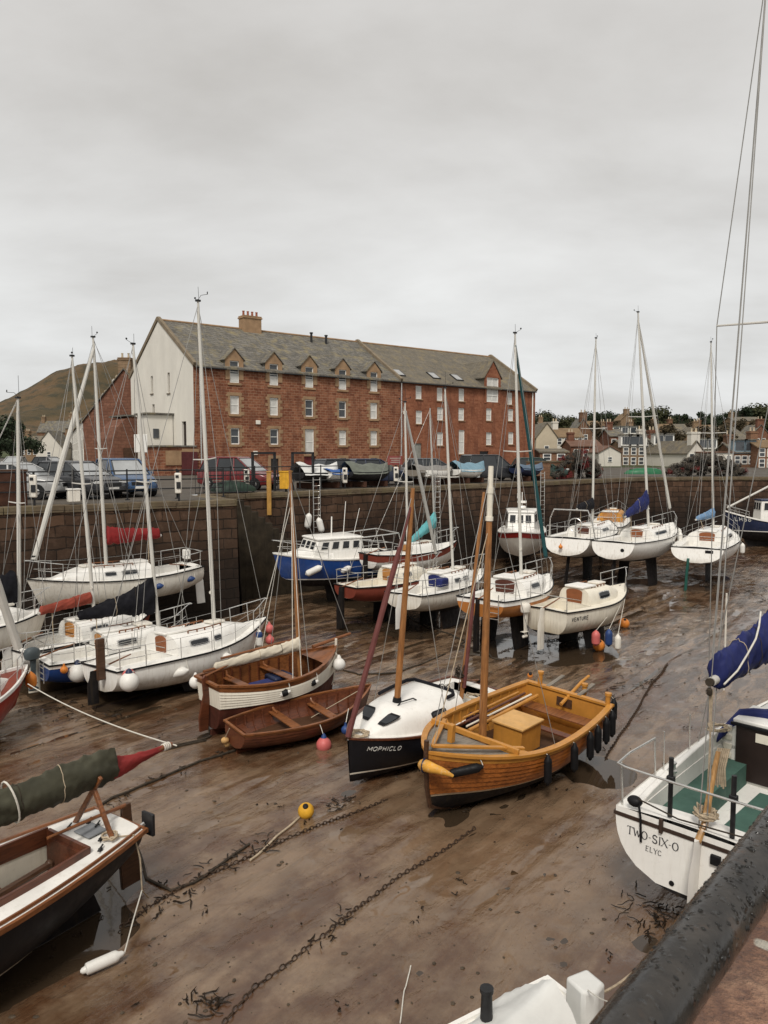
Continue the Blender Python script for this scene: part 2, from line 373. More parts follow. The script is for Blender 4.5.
# ------------------------------------------------------------------ boat building
class Hull:
    def __init__(s, **k):
        d=dict(L=6,B=2.2,kz=.4,zS=1.5,zM=1.42,zB=1.8,zf=None,zt=None,sb=.7,tm=.42,e=.75,eb=1.35,ohb=.5,ohs=0.0,p=2.3,tip=.015,zw=None,tr=.5,fb=.72)
        d.update(k); s.__dict__.update(d)
        if s.zf is None: s.zf=s.kz+.35*(s.zB-s.kz)
        if s.zt is None: s.zt=s.kz+.35*(s.zS-s.kz)
        if s.zw is None: s.zw=s.kz+.3*(s.zM-s.kz)
    def b(s,t):
        if t<s.tm: q=s.sb+(1-s.sb)*math.sin(PI/2*t/s.tm)**.9
        else: q=1-((t-s.tm)/(1-s.tm))**s.p
        return s.B*.5*max(q,0)+s.tip
    def sh(s,t):
        if t<s.tm: return s.zM+(s.zS-s.zM)*((s.tm-t)/s.tm)**2
        return s.zM+(s.zB-s.zM)*((t-s.tm)/(1-s.tm))**2
    def zk(s,t):
        if t<s.tr: return s.kz+(s.zt-s.kz)*((s.tr-t)/s.tr)**2
        if t>s.fb: return s.kz+(s.zf-s.kz)*((t-s.fb)/(1-s.fb))**2
        return s.kz
    def X(s,t,z):
        w=(z-s.kz)/max(1e-6,((s.zS if t<.5 else s.zB)-s.kz))
        return t*s.L-s.ohb*t**3*(1-w)+s.ohs*(1-t)**3*(1-w)
    def Y(s,t,z):
        k=s.zk(t); f=min(1,max(0,(z-k)/max(1e-6,s.sh(t)-k)))
        e=s.e+(s.eb-s.e)*max(0,(t-s.tm)/(1-s.tm))**1.3
        return s.b(t)*max(0,1-(1-f)**(2/e))**(e/2)
    def pt(s,t,z,side=1,out=0.0):
        return Vector((s.X(t,z), side*(s.Y(t,z)+out), z))
    def top(s,t,side=1,dz=0.0,out=0.0):
        z=s.sh(t); return Vector((s.X(t,z), side*(s.b(t)+out), z+dz))
    def mesh(s, parent, mats, bands=None, planks=0, lap=.014, nT=30, name='hull', transom_mat=None):
        """mats: list; bands: [(height above waterline or below sheer, material)] -> bottom, boot, topside, sheer strake"""
        mb=MB(); ts=[(i/nT) for i in range(nT+1)]
        ts=[t if t<.7 else .7+(t-.7)*(1.0) for t in ts]
        boot=bands.get('boot',0) if bands else 0; strake=bands.get('strake',0) if bands else 0
        nb=6; nt_=planks or 7
        def col(t,side):
            k=s.zk(t); zs=s.sh(t); zw=min(max(s.zw,k+.004),zs-.05); zb=min(max(s.zw+boot,k+.006),zs-.04); zst=zs-strake-.0001
            pts=[]; ms=[]
            for i in range(nb+1):
                f=(i/nb)**1.8; pts.append(s.pt(t,k+(zw-k)*f,side)); 
                if i: ms.append(0)
            if boot:
                pts.append(s.pt(t,zb,side)); ms.append(1)
            base=zb if boot else zw
            for i in range(1,nt_+1):
                z0=base+(zst-base)*(i-1)/nt_; z1=base+(zst-base)*i/nt_
                if planks:
                    pts.append(s.pt(t,z0,side,lap)); ms.append(2)
                    pts.append(s.pt(t,z1,side,.002)); ms.append(2)
                else:
                    pts.append(s.pt(t,z1,side)); ms.append(2)
            if strake:
                pts.append(s.pt(t,zst,side,.012)); ms.append(3)
                pts.append(s.pt(t,zs,side,.012)); ms.append(3)
            return pts,ms
        for side in (1,-1):
            cols=[col(t,side) for t in ts]; n=len(cols[0][0])
            b0=len(mb.v)
            for c,_ in cols: mb.v.extend([tuple(p) for p in c])
            for i in range(nT):
                for j in range(n-1):
                    mb.f.append((b0+i*n+j,b0+i*n+j+1,b0+(i+1)*n+j+1,b0+(i+1)*n+j)); mb.m.append(cols[0][1][j])
        a,ms=col(0,1); c,_=col(0,-1); n=len(a)
        b0=len(mb.v); mb.v.extend([tuple(p) for p in a+c])
        for j in range(n-1):
            mb.f.append((b0+j,b0+j+1,b0+n+j+1,b0+n+j)); mb.m.append(ms[j] if transom_mat is None or ms[j]==0 else transom_mat)
        return mb.build(name,mats,parent,ang=50)
    def rail(s, parent, mat, w=.05, h=.05, dz=0.0, t0=0, t1=1, name='rubbing_strake', out=.02, transom=True, n=26):
        mb=MB(); 
        for side in (1,-1):
            rings=[]
            for i in range(n+1):
                t=t0+(t1-t0)*i/n; p=s.top(t,side,dz,out)
                yo=side*w*.5
                if t>.97: yo*=.5
                rings.append([p+Vector((0,-yo,-h*.5)),p+Vector((0,yo,-h*.5)),p+Vector((0,yo,h*.5)),p+Vector((0,-yo,h*.5))])
            mb.loft(rings)
        if transom and t0==0:
            a=s.top(0,1,dz,out+w*.4); b=s.top(0,-1,dz,out+w*.4); mb.beam(a+Vector((-w*.3,0,0)),b+Vector((-w*.3,0,0)),w,h)
        return mb.build(name,mat,parent)
    def deckz(s,t,y,cam=.05):
        b=max(s.b(t),.05); return s.sh(t)-.015+cam*s.B*.5*(1-min(1,abs(y)/b)**2)*min(1,s.b(t)/(s.B*.4))
    def deck(s, parent, mat, holes=None, name='deck', t0=0, t1=1, n=28, cam=.05):
        mb=MB()
        ts=set(t0+(t1-t0)*i/n for i in range(n+1)); vs=[-1,-.8,-.6,-.4,-.2,0,.2,.4,.6,.8,1]
        if holes:
            h0,h1,vr=holes; ts|={h0,h1}; vs=sorted(set([v for v in vs if abs(abs(v)-vr)>.06]+[vr,-vr]))
        ts=sorted(ts); rows=[]
        for t in ts:
            bb=s.b(t)-.004; r=[]
            for v in vs:
                y=v*bb; z=s.deckz(t,y,cam); r.append(Vector((s.X(t,s.sh(t)),y,z)))
            rows.append(r)
        m=len(vs); b0=len(mb.v)
        for r in rows: mb.v.extend([tuple(p) for p in r])
        for i in range(len(ts)-1):
            for j in range(m-1):
                if holes and h0-1e-6<=ts[i] and ts[i+1]<=h1+1e-6 and vs[j]>=-vr-1e-6 and vs[j+1]<=vr+1e-6: continue
                mb.f.append((b0+i*m+j,b0+(i+1)*m+j,b0+(i+1)*m+j+1,b0+i*m+j+1)); mb.m.append(0)
        return mb.build(name,mat,parent,ang=50)
    def well(s, parent, mat, h0, h1, vr, zf, name='cockpit', seat=None, seatmat=None, n=8, cam=.05):
        mb=MB(); ts=[h0+(h1-h0)*i/n for i in range(n+1)]
        def edge(t,sd): 
            y=sd*vr*(s.b(t)-.004); return Vector((s.X(t,s.sh(t)),y,s.deckz(t,y,cam)))
        for sd in (1,-1):
            mb.grid([[edge(t,sd)+Vector((0,0,.002)),Vector((edge(t,sd).x,edge(t,sd).y*.97,zf))] for t in ts])
        mb.grid([[Vector((edge(t,-1).x,edge(t,-1).y*.97,zf)),Vector((edge(t,1).x,edge(t,1).y*.97,zf))] for t in ts])
        for t in (h0,h1):
            if t<=0.001: continue
            a,b=edge(t,-1),edge(t,1)
            vs=[a,b,Vector((b.x,b.y*.97,zf)),Vector((a.x,a.y*.97,zf))]; mb.add(vs,[(0,1,2,3)])
            k=9; topz=[Vector((a.x,a.y+(b.y-a.y)*i/k,s.deckz(t,a.y+(b.y-a.y)*i/k,cam))) for i in range(k+1)]
            mb.grid([topz,[Vector((p.x,p.y,a.z-.01)) for p in topz]])
        o=mb.build(name,mat,parent,ang=40)
        if seat:
            sw,sh_=seat
            for sd in (1,-1):
                q=MB(); rows=[]
                for t in ts:
                    e=edge(t,sd); yo=e.y*.985; yi=e.y-sd*sw; z=e.z-sh_
                    rows.append([Vector((e.x,yo,z)),Vector((e.x,yi,z)),Vector((e.x,yi,zf))])
                q.grid(rows); q.build('bench_seat',seatmat or mat,parent,ang=30)
        return o

class Cab:
    """coachroof: plan follows the hull, crowned top, raked front"""
    def __init__(s,h,k0,km,k1,wr,ch,ef=.08,ew=.45,eh=.55,h1=.35,tum=.12):
        s.h=h; s.k0=k0; s.km=km; s.k1=k1; s.wr=wr; s.ch=ch; s.ef=ef; s.ew=ew; s.eh=eh; s.h1=h1; s.tum=tum
    def w(s,t):
        return max(.04,min(s.wr*s.h.B*.5, s.h.b(t)-s.h.B*.1))*(1 if t<s.km else 1-.35*((t-s.km)/(s.k1-s.km))**2)
    def hh(s,t):
        if t<s.km: return s.ch*(1-.08*(t-s.k0)/(s.km-s.k0))
        q=(t-s.km)/(s.k1-s.km); return s.ch*.92*max(.02,(1-q**1.5)*(1-s.h1)+s.h1*(1-q)) if q<1 else .01
    def base(s,t): return s.h.sh(t)-.03
    def pt(s,t,g,side,out=0.0):
        y=s.w(t)*max(0,1-g**(2/s.eh))**(s.ew/2)*(1-s.tum*g); hb=s.hh(t)+.05
        return Vector((s.h.X(t,s.h.sh(t)), side*(y+out), s.base(t)+hb*g+(out*.35 if out else 0)))
    def topz(s,t): return s.base(t)+s.hh(t)+.05
    def mesh(s,parent,mat,name='cabin',n=22):
        mb=MB(); gs=[0,.2,.4,.6,.75,.86,.93,.97,.99,1.0]; rings=[]
        for i in range(n+1):
            t=s.k0+(s.k1-s.k0)*i/n
            r=[s.pt(t,g,1) for g in gs]; 
            yl=r[-2].y
            r=r[:-1]+[Vector((r[0].x,yl*k,s.topz(t)+.0)) for k in (.6,.0,-.6)]+[Vector((p.x,-p.y,p.z)) for p in reversed(r[:-1])]
            rings.append(r)
        mb.loft(rings,0,True)
        return mb.build(name,mat,parent,ang=42)
    def window(s,parent,t0,t1,g0=.35,g1=.75,side=1,fm=None,gm=None,slant=.0):
        fm=fm or STEEL; gm=gm or DGLASS
        def patch(a,b,c,d,out):
            rows=[]
            for i in range(7):
                q=i/6; 
                cut=.12*(1-math.sqrt(max(0,1-(2*q-1)**8)))
                rows.append([s.pt(a+(b-a)*q+slant*(g-.5),c+(d-c)*cut+(d-c)*(1-2*cut)*(g),side,out) for g in (0,.33,.66,1)])
            return rows
        m=MB(); m.grid(patch(t0,t1,g0,g1,.006)); f=m.build('window',fm,parent)
        dt=(t1-t0)*.06
        m=MB(); m.grid(patch(t0+dt,t1-dt,g0+.05,g1-.05,.011)); m.build('pane',gm,f)
        return f

def front_window(c,root,tA,tB,v0,v1):
    h=c.h; f=None
    for o_,m,dt,dv in ((.012,RUB,0,0),(.02,DGLASS,.012,.03)):
        mb=MB(); rows=[]
        for i in range(7):
            t=tA+dt+(tB-tA-2*dt)*i/6; row=[]
            for j in range(6):
                v=v0+dv+(v1-v0-2*dv)*j/5; rc=.1*max(0,abs(2*i/6-1)**6)*(v1-v0); v=v+(.5-j/5)*rc*2
                row.append(Vector((h.X(t,h.sh(t)),v*c.w(t),c.topz(t)+o_-.0*abs(v))))
            rows.append(row)
        mb.grid(rows); b=mb.build('window' if f is None else 'pane',m,root if f is None else f)
        if f is None: f=b
def boatM(ps,pb,roll=0,z0=0.0,pitch=0):
    d=pb-ps; a=math.atan2(d.y,d.x); L=math.hypot(d.x,d.y)
    M=Matrix.Translation((ps.x,ps.y,z0))@Matrix.Rotation(a,4,'Z')@Matrix.Rotation(-R(pitch),4,'Y')@Matrix.Rotation(R(roll),4,'X')
    return M,L

def masthead(mb,top,r,sc=1.0):
    rn=random.Random(int(abs(top.x*77+top.z*131))); a=rn.uniform(0,6.28); k=rn.random()
    mb.box(top+Vector((0,0,.01)),(r*2.3,r*1.6,.05))
    mb.tube([top+Vector((.03,0,0)),top+Vector((.04,.02,(.25+.45*k)*sc))],.006,5)
    if k>.25:
        d=Vector((math.cos(a),math.sin(a),0)); e=top+d*(.3*sc)+Vector((0,0,.16)); mb.tube([top+Vector((0,0,.03)),top+d*.1+Vector((0,0,.15)),e],.007,5); mb.tube([e,e+Vector((0,0,.07))],.016,5)
    if k<.75:
        d=Vector((math.cos(a+2.4),math.sin(a+2.4),0)); e=top+d*(.22*sc)+Vector((0,0,.1)); mb.tube([top,e],.006,5); mb.ball(e+Vector((0,0,.03)),.03,6)

def rig(root,M,H_,foot,top_px=None,top=None,r=.062,mat=None,boom=None,cover=None,stays=True,spread=.52,sw=.55,furl=None,furl_r=.06,bowp=None,sternp=None,chain_t=None,head=True,backstay=True,wire_r=.008,wood=False,top_y=None,gear=True):
    """mast from foot (boat coords) to the surveyed masthead, with its stays, boom and stowed sail"""
    mat=mat or MASTW; inv=M.inverted()
    if top is None:
        fw=M@Vector(foot); top=inv@D(top_px[0],top_px[1],fw.y if top_y is None else top_y)
    foot=Vector(foot); d=top-foot
    r*=1.0 if wood else .82
    mb=MB(); n=8; rr=[r*(1.0 if i<n*.6 else 1.0-.45*(i/n-.6)/.4) for i in range(n+1)]
    if wood: rr=[r*(1-.4*(i/n)**2) for i in range(n+1)]
    mb.tube([foot+d*(i/n) for i in range(n+1)],rr,10)
    ms=mb.build('mast',mat,root)
    if not wood:
        q=MB(); q.tube([foot+Vector((-r,0,1.0)),foot+Vector((-r-.03,0,1.0))],.05,8)
        q.tube([foot+d*.12+Vector((-r,.0,0)),foot+d*.97+Vector((-r*.6,.02,0))],.008,4); q.build('halyard',ROPEW,ms)
    if head:
        q=MB(); masthead(q,top,r); q.build('masthead_gear',BLKM,ms)
    ct=chain_t if chain_t is not None else min(.8,max(.2,foot.x/H_.L))-.02
    if stays:
        hp=foot+d*.97
        for sd in (1,-1):
            cp=H_.top(ct,sd,.02,-.04)
            sp_=foot+d*spread+Vector((-.05,sd*sw,.03))
            if gear:
                q=MB(); q.tube([foot+d*spread,sp_],[.022,.016],6); q.build('spreader',mat,ms)
                q=MB(); q.tube([hp,sp_,cp],wire_r,5); q.build('shroud',WIRE,root)
                q=MB(); q.tube([foot+d*(spread-.02),H_.top(ct-.05,sd,.02,-.05)],wire_r,5); q.build('lower_shroud',WIRE,root)
            else:
                q=MB(); q.tube([hp,cp],wire_r,5); q.build('shroud',WIRE,root)
        bp=Vector(bowp) if bowp is not None else H_.top(.985,1,.05)*1.0
        bp=Vector((bp.x,0 if bowp is None else bp.y,bp.z))
        q=MB(); q.tube([foot+d*.98,bp],wire_r,5); fs=q.build('forestay',WIRE,root)
        if furl:
            a=foot+d*.95; q=MB(); nn=14; pts=[a+(bp-a)*(i/nn) for i in range(nn)]
            q.tube(pts,[furl_r*(.45+.55*min(1,(i+1)/6))*(1+.06*math.sin(i*2.1)) for i in range(nn)],8); q.build('furled_headsail',furl,fs)
            q=MB(); q.lathe([(.02,0),(.09,.01),(.09,.04),(.05,.05),(.05,.12),(.09,.13),(.09,.16),(.02,.17)],Matrix.Translation(pts[-1]),10); q.build('furling_drum',RUB,fs)
        if backstay:
            sp2=Vector(sternp) if sternp is not None else Vector((.02,0,H_.sh(0)+.05))
            q=MB(); q.tube([foot+d*.99,sp2],wire_r,5); q.build('backstay',WIRE,root)
    if boom:
        bh,bl,bz=boom[:3]; by=boom[3] if len(boom)>3 else 0
        a=foot+d.normalized()*bh+Vector((-r,0,0)); b=a+Vector((-bl,by,bz))
        q=MB(); q.tube([a,b],.045,8); bo=q.build('boom',mat,root)
        q=MB(); q.tube([b,b+(top-b)*.995],.006,4); q.build('topping_lift',WIRE,bo)
        q=MB(); q.tube([a+(b-a)*.75,Vector((max(.25,(a+(b-a)*.75).x),0,H_.sh(.1)-.1))],.014,5); q.build('mainsheet',ROPE,bo)
        if cover:
            cm,r0,r1=cover[:3]; sail_cover(bo,a,b,cm,r0,r1)
    return ms,top

def sail_cover(parent,a,b,mat,r0,r1,up=.9,seed=0,n=22,name='sail_cover',ties=True,t0=0.0,t1=.97):
    n=int(n*2.4)
    rnd=random.Random(seed+int(abs(a.x*91+b.y*37+a.z*17))); rings=[]; d=(b-a); dn=d.normalized()
    sdir=dn.cross(Vector((0,0,1))).normalized()
    ph=rnd.random()*6
    for i in range(n+1):
        t=t0+(t1-t0)*i/n; c=a+d*t; f=(1-t)
        lm=d.length*t; ry=(r1+(r0-r1)*f**1.3); rx=min(.14,ry*.6)*(1+.22*nz(lm*2.1,ph))
        ry*=1+.16*nz(lm*1.4,ph,4)
        if i in (0,n): rx*=.5; ry*=.75
        ring=[]
        for k in range(28):
            an=2*PI*k/28; ca,sa=math.cos(an),math.sin(an); sl=lm*3.2+sa*1.6
            wv=1+.18*nz(sl,ca*1.2+ph,sa*.6)-.34*abs(nz(sl*1.7,ca*1.5,sa*.8+ph))+.10*nz(lm*8+sa*3,ca*3,sa*3+ph)-.12*abs(nz(lm*5-sa*4,ca*2,ph))+.12
            sh=1.0-.35*max(0,sa)      # cloth hangs fuller low down
            ring.append(c+sdir*(rx*ca*wv*sh)+Vector((0,0,ry*(sa*wv+.5))))
        rings.append(ring)
    mb=MB(); mb.loft(rings); o=mb.build(name,mat,parent,ang=80)
    if ties and d.length*(t1-t0)>1.3:
        for q in range(1,int(d.length*(t1-t0)/.62)):
            i=min(n-1,int(q*.62/(d.length*(t1-t0))*n)); c=a+d*(t0+(t1-t0)*i/n); mb=MB(); mb.tube([c+(p-c)*1.015 for p in rings[i]],.007,4,closed=True); mb.build('lacing_tie',ROPED if q%2 else ROPE,o)
    return o

def pulpit(root,h,mat=None,t0=.84,hgt=.55,rr=.014):
    mat=mat or STEEL; mb=MB()
    pts=[]; 
    for i in range(6): pts.append(h.top(t0+(.985-t0)*i/5,1,hgt+.04*i/5,-.02))
    pts2=[Vector((p.x,-p.y,p.z)) for p in reversed(pts)]
    tip=[Vector((pts[-1].x+.12,.06,pts[-1].z+.01)),Vector((pts[-1].x+.12,-.06,pts[-1].z+.01))]
    mb.tube(pts+tip+pts2,rr,7)
    for t in (t0,.92):
        for sd in (1,-1):
            mb.tube([h.top(t,sd,0,-.06),h.top(t,sd,hgt+.02,-.02)],rr,6)
    for sd in (1,-1): mb.tube([h.top(t0,sd,hgt*.5,-.03),h.top(.95,sd,hgt*.55,-.01)],rr*.8,6)
    return mb.build('pulpit',mat,root)
def pushpit(root,h,mat=None,t1=.14,hgt=.55,gap=.0,rr=.014):
    mat=mat or STEEL; mb=MB()
    for sd in (1,-1):
        p=[h.top(t1,sd,hgt,-.04),h.top(.05,sd,hgt,-.04),h.top(0,sd,hgt,-.1)]
        p.append(Vector((p[-1].x,sd*gap*h.b(0),p[-1].z)))
        mb.tube(p,rr,7)
        for t in (t1,.02): mb.tube([h.top(t,sd,0,-.06),h.top(t,sd,hgt,-.04)],rr,6)
        mb.tube([h.top(t1,sd,hgt*.5,-.04),h.top(.02,sd,hgt*.5,-.05)],rr*.8,6)
        if gap>0: mb.tube([Vector((0,sd*gap*h.b(0),h.sh(0))),Vector((0,sd*gap*h.b(0),h.sh(0)+hgt))],rr,6)
    return mb.build('pushpit',mat,root)
def guards(root,h,t0=.14,t1=.84,n=3,hgt=.55,rr=.011):
    for sd in (1,-1):
        mb=MB(); ts=[t0+(t1-t0)*i/(n+1) for i in range(n+2)]
        for t in ts[1:-1]: mb.tube([h.top(t,sd,0,-.05),h.top(t,sd,hgt,-.04)],rr,6)
        for q in (1,.52): mb.tube([h.top(t,sd,hgt*q,-.04) for t in ts],.005,5)
        mb.build('guard_rail',STEEL,root)
def keels(root,h,kind='twin',mat=None,t0=.36,t1=.56,y=.42):
    mat=mat or ANTI
    def plate(xa,xb,ya,yb,z1,th=.06):
        mb=MB(); rings=[]
        for z,sc,yy in ((-.03,.82,yb),(.02,.85,yb),(z1,1.0,ya)):
            c=(xa+xb)/2; hw=(xb-xa)/2*sc
            rings.append([Vector((c+hw*u,yy+th*v*sc,z)) for u,v in ((-1,0),(-.6,.8),(0,1),(.7,.7),(1,0),(.7,-.7),(0,-1),(-.6,-.8))])
        mb.loft(rings); return mb.build('keel',mat,root)
    x0,x1=t0*h.L,t1*h.L; z1=h.kz+.18*(h.zM-h.kz)
    if kind=='twin':
        for sd in (1,-1): plate(x0,x1,sd*y*h.B*.5,sd*(y+.12)*h.B*.5,z1+.08)
    else: plate(x0,x1,0,0,z1)
def rudder(root,h,mat=None,z0=.05,z1=None,x=-.02,chord=.34,y=0.0,th=.028,tiller=True,stockmat=None,top=.1):
    mat=mat or ANTI; z1=z1 if z1 is not None else h.zS+top; mb=MB(); rings=[]
    for q in range(6):
        z=z0+(z1-z0)*q/5; c=chord*(1.0 if q<4 else .75-.1*(q-4)); xs=x+(h.X(0,min(z,h.zS))-h.X(0,h.zS))
        rings.append([Vector((xs-c,y,z)),Vector((xs-c*.7,y+th*.7,z)),Vector((xs-c*.2,y+th,z)),Vector((xs,y+th*.5,z)),Vector((xs,y-th*.5,z)),Vector((xs-c*.2,y-th,z)),Vector((xs-c*.7,y-th*.7,z))])
    mb.loft(rings); r=mb.build('rudder',mat,root)
    if tiller:
        q=MB(); q.tube([Vector((x-.1,y,z1-.02)),Vector((x+.5,y,z1+.12)),Vector((x+1.0,y+.08,z1+.2))],[.026,.022,.017],7); q.build('tiller',VARN,r)
    return r
def washboard(root,h,c,mat,w=.5,hgt=.62,z0=None,y=0,name='companionway_hatch',hood=True,taper=.85):
    x=h.X(c.k0,h.sh(c.k0))-.02; zt=c.topz(c.k0)-.04; z0=z0 if z0 is not None else zt-hgt
    mb=MB(); n=7; pts=[(-w*.5*taper,z0),(w*.5*taper,z0)]+[(w*.5*math.cos(a)*(1 if abs(math.cos(a))<.95 else 1),zt-.09+.09*math.sin(a)) for a in [PI*i/n for i in range(n+1)]]
    Mx=Matrix(((0,0,1,x),(1,0,0,y),(0,1,0,0),(0,0,0,1)))
    mb.prism(pts,-.02,.02,0,Mx); o=mb.build(name,mat,root,bevel=.006)
    q=MB(); q.beam((x-.025,y-w*.46,z0+(zt-z0)*.5),(x-.025,y+w*.46,z0+(zt-z0)*.5),.012,.02); q.build('batten',STEEL if mat is not PLYO else DKW,o)
    if hood:
        m=MB(); m.box((x+.36,y,c.topz(c.k0)+.03),(.78,w*1.2,.07)); m.build('sliding_hatch',GEL,root,bevel=.02)
    return o
def outboard(root,loc,mat=None,sc=1.0,tilt=0):
    mat=mat or RUB; Mx=Matrix.Translation(loc)@Matrix.Rotation(R(tilt),4,'Y')
    mb=MB(); rings=[]
    for z,a,b in ((0,.1,.08),(.04,.19,.13),(.18,.22,.145),(.28,.19,.13),(.33,.1,.08)):
        rings.append([Mx@Vector((a*sc*math.cos(t)-.08*sc,b*sc*math.sin(t),z*sc)) for t in [2*PI*k/12 for k in range(12)]])
    mb.loft(rings); o=mb.build('outboard_motor',mat,root)
    q=MB(); q.loft([[Mx@Vector((sc*(x-.06),sc*y,sc*z)) for x,y in ((-a,-b),(a,-b),(a,b),(-a,b))] for z,a,b in ((.02,.07,.05),(-.35,.055,.04),(-.75,.045,.03))])
    q.box(Mx@Vector((-.1*sc,0,-.62*sc)),(.26*sc,.16*sc,.015)); q.lathe([(.01,-.12),(.05,-.1),(.06,.08),(.02,.14)],Mx@Matrix.Translation((-.08*sc,0,-.78*sc))@Matrix.Rotation(PI/2,4,'Y'),8)
    q.build('leg',mat,o,bevel=.01)
    return o
def winch(root,p):
    mb=MB(); mb.lathe([(.07,0),(.075,.03),(.05,.05),(.045,.11),(.065,.14),(.06,.155),(.02,.16)],Matrix.Translation(p),12); return mb.build('winch',STEEL,root)
def hatch(root,h,c,t,w=.45,l=.45,mat=None):
    z=c.topz(t) if c else h.deckz(t,0); mb=MB(); mb.box((h.X(t,h.sh(t)),0,z+.035),(l,w,.07)); return mb.build('deck_hatch',mat or GELD,root,bevel=.02)
def grabrail(root,c,t0,t1,v=.55):
    for sd in (1,-1):
        mb=MB(); n=4; ps=[]
        for i in range(n+1):
            t=t0+(t1-t0)*i/n; b=Vector((c.h.X(t,c.h.sh(t)),sd*v*c.w(t),c.topz(t)))
            ps.append(b+Vector((0,0,.05))); mb.beam(b-Vector((0,0,.02)),b+Vector((0,0,.05)),.03,.03)
        mb.tube(ps,.017,6); mb.build('grab_rail',VARN,root)
def cleat(mb,p,a=0):
    d=Vector((math.cos(a),math.sin(a),0))*.09
    mb.tube([p-d+Vector((0,0,.045)),p+d+Vector((0,0,.045))],.012,6); mb.box(p+Vector((0,0,.02)),(.05,.03,.045))
def lumpy(root,p,r,mat,name,seed=0,n=60,flat=.4):
    """a loose heap of coiled rope"""
    rnd=random.Random(seed); mb=MB(); pts=[]
    for i in range(n):
        a=i*.62; rr=r*(.45+.55*rnd.random()); pts.append(Vector(p)+Vector((rr*math.cos(a),rr*math.sin(a),.02+flat*r*i/n*rnd.random())))
    mb.tube(pts,.013,5); return mb.build(name,mat,root)

FEND=[]
def fender(M,h,t,side,label,L=.5,r=.1,mat=None,drop=.12,cap=None,tilt=0,group=None,line=.0,ballr=None):
    mat=mat or PLASTW; z=h.sh(t)-drop
    if ballr: r=ballr
    p=h.top(t,side,0,.0); q=h.pt(t,max(z-L*.5,h.zk(t)+.02),side,0); y=max(abs(p.y),abs(q.y))+r+.015
    w=M@Vector((p.x,side*y,z)); return hang(w,M@p,label,L,r,mat,cap,tilt,group,ballr)
def hang(w,anchor,label,L=.5,r=.1,mat=None,cap=None,tilt=0,group=None,ballr=None,az=0):
    mat=mat or PLASTW; cap=cap or mat
    t=thing('fender' if not ballr else 'ball_fender',label,'fender',w,az,group)
    T=Matrix.Rotation(R(tilt),4,'Y')
    mb=MB()
    if ballr:
        mb.lathe([(.02,.03),(r*.22,.0),(r*.35,-r*.22)]+[(r*math.sin(a),-r*1.2+r*math.cos(a)) for a in [PI*(.2+.79*i/9) for i in range(10)]],T,16)
        mb.build('float_body',mat,t); q=MB(); q.lathe([(.02,.05),(r*.24,.02),(r*.38,-r*.22),(r*.3,-r*.2)],T@Matrix.Scale(1.03,4),12); q.build('collar',cap,t)
    else:
        mb.lathe([(.015,.0),(.035,-.02),(r*.6,-.06),(r*.95,-.06-r*.5),(r,-.06-r),(r*1.0,-L+r),(r*.93,-L+r*.45),(r*.6,-L+.02),(.035,-L-.02),(.015,-L-.04)],T,14); mb.build('float_body',mat,t)
        if cap is not mat:
            q=MB(); q.lathe([(r*.62,-.055),(r*.97,-.06-r*.5),(r*1.02,-.06-r),(r*1.01,-.06-r*1.6)],T@Matrix.Scale(1.01,4),14); q.build('collar',cap,t)
    a=Matrix.Rotation(-az,4,'Z')@(Vector(anchor)-Vector(w)); q=MB(); q.tube([Vector((0,0,-.02)),a*.5+Vector((0,0,.01)),a],.009,5); q.build('line',ROPEW,t)
    return t

def yacht(name,label,cat,stern,bow,hk,roll=0,z0=0.0,hullmats=None,bands=None,deckmat=None,cabk=None,cabmat=None,cockpit=None,keel='twin',keelk={},rud={},wash=None,windows=(),gear=True,pul=True,push=True,guard=True,railmat=None,group=None,dip=(1.2,.1)):
    ps=P(stern[0],stern[1],stern[2]+z0); pb=P(bow[0],bow[1],bow[2]+z0)
    M,L=boatM(ps,pb,roll,z0)
    h=Hull(L=L,zS=stern[2],zB=bow[2],**hk)
    root=thing(name,label,cat,M=M,group=group)
    hm=[hullpaint(m_,h.zw) if m_ in (GEL,GELD,CREAM) else m_ for m_ in (hullmats or [ANTI,BLACKP,GEL,GEL])]
    h.mesh(root,hm,bands or {'boot':.05})
    if cockpit:
        c0,c1,vr,zf=cockpit; h.deck(root,deckmat or DECKW,(c0,c1,vr)); h.well(root,deckmat or DECKW,c0,c1,vr,zf,seat=(.3,.28))
    else: h.deck(root,deckmat or DECKW)
    h.rail(root,railmat or RUB,.035,.04)
    c=None
    if cabk:
        c=Cab(h,*cabk); c.mesh(root,cabmat or GEL)
        for wd in windows:
            for sd in (1,-1): c.window(root,wd[0],wd[1],wd[2] if len(wd)>2 else .36,wd[3] if len(wd)>3 else .72,sd)
        if wash: washboard(root,h,c,*wash)
        hatch(root,h,c,min(c.km,c.k0+(c.k1-c.k0)*.62))
        grabrail(root,c,c.k0+.1,c.km-.02)
    if keel: keels(root,h,keel,**keelk)
    if rud is not None: rudder(root,h,**rud)
    if pul: pulpit(root,h)
    if push: pushpit(root,h)
    if guard: guards(root,h)
    for cp in (Vector((h.L*.93,0,h.deckz(.93,0))),Vector((.15,h.b(.02)*.8,h.sh(.02))),Vector((.15,-h.b(.02)*.8,h.sh(.02)))):
        mb=MB(); cleat(mb,cp); mb.build('cleat',STEEL,root)
    if dip:
        for t in (.1,.5):
            q=M@Vector((t*L,0,0)); DIPS.append((q.x,q.y,dip[0],dip[1]))
    return root,h,c,M
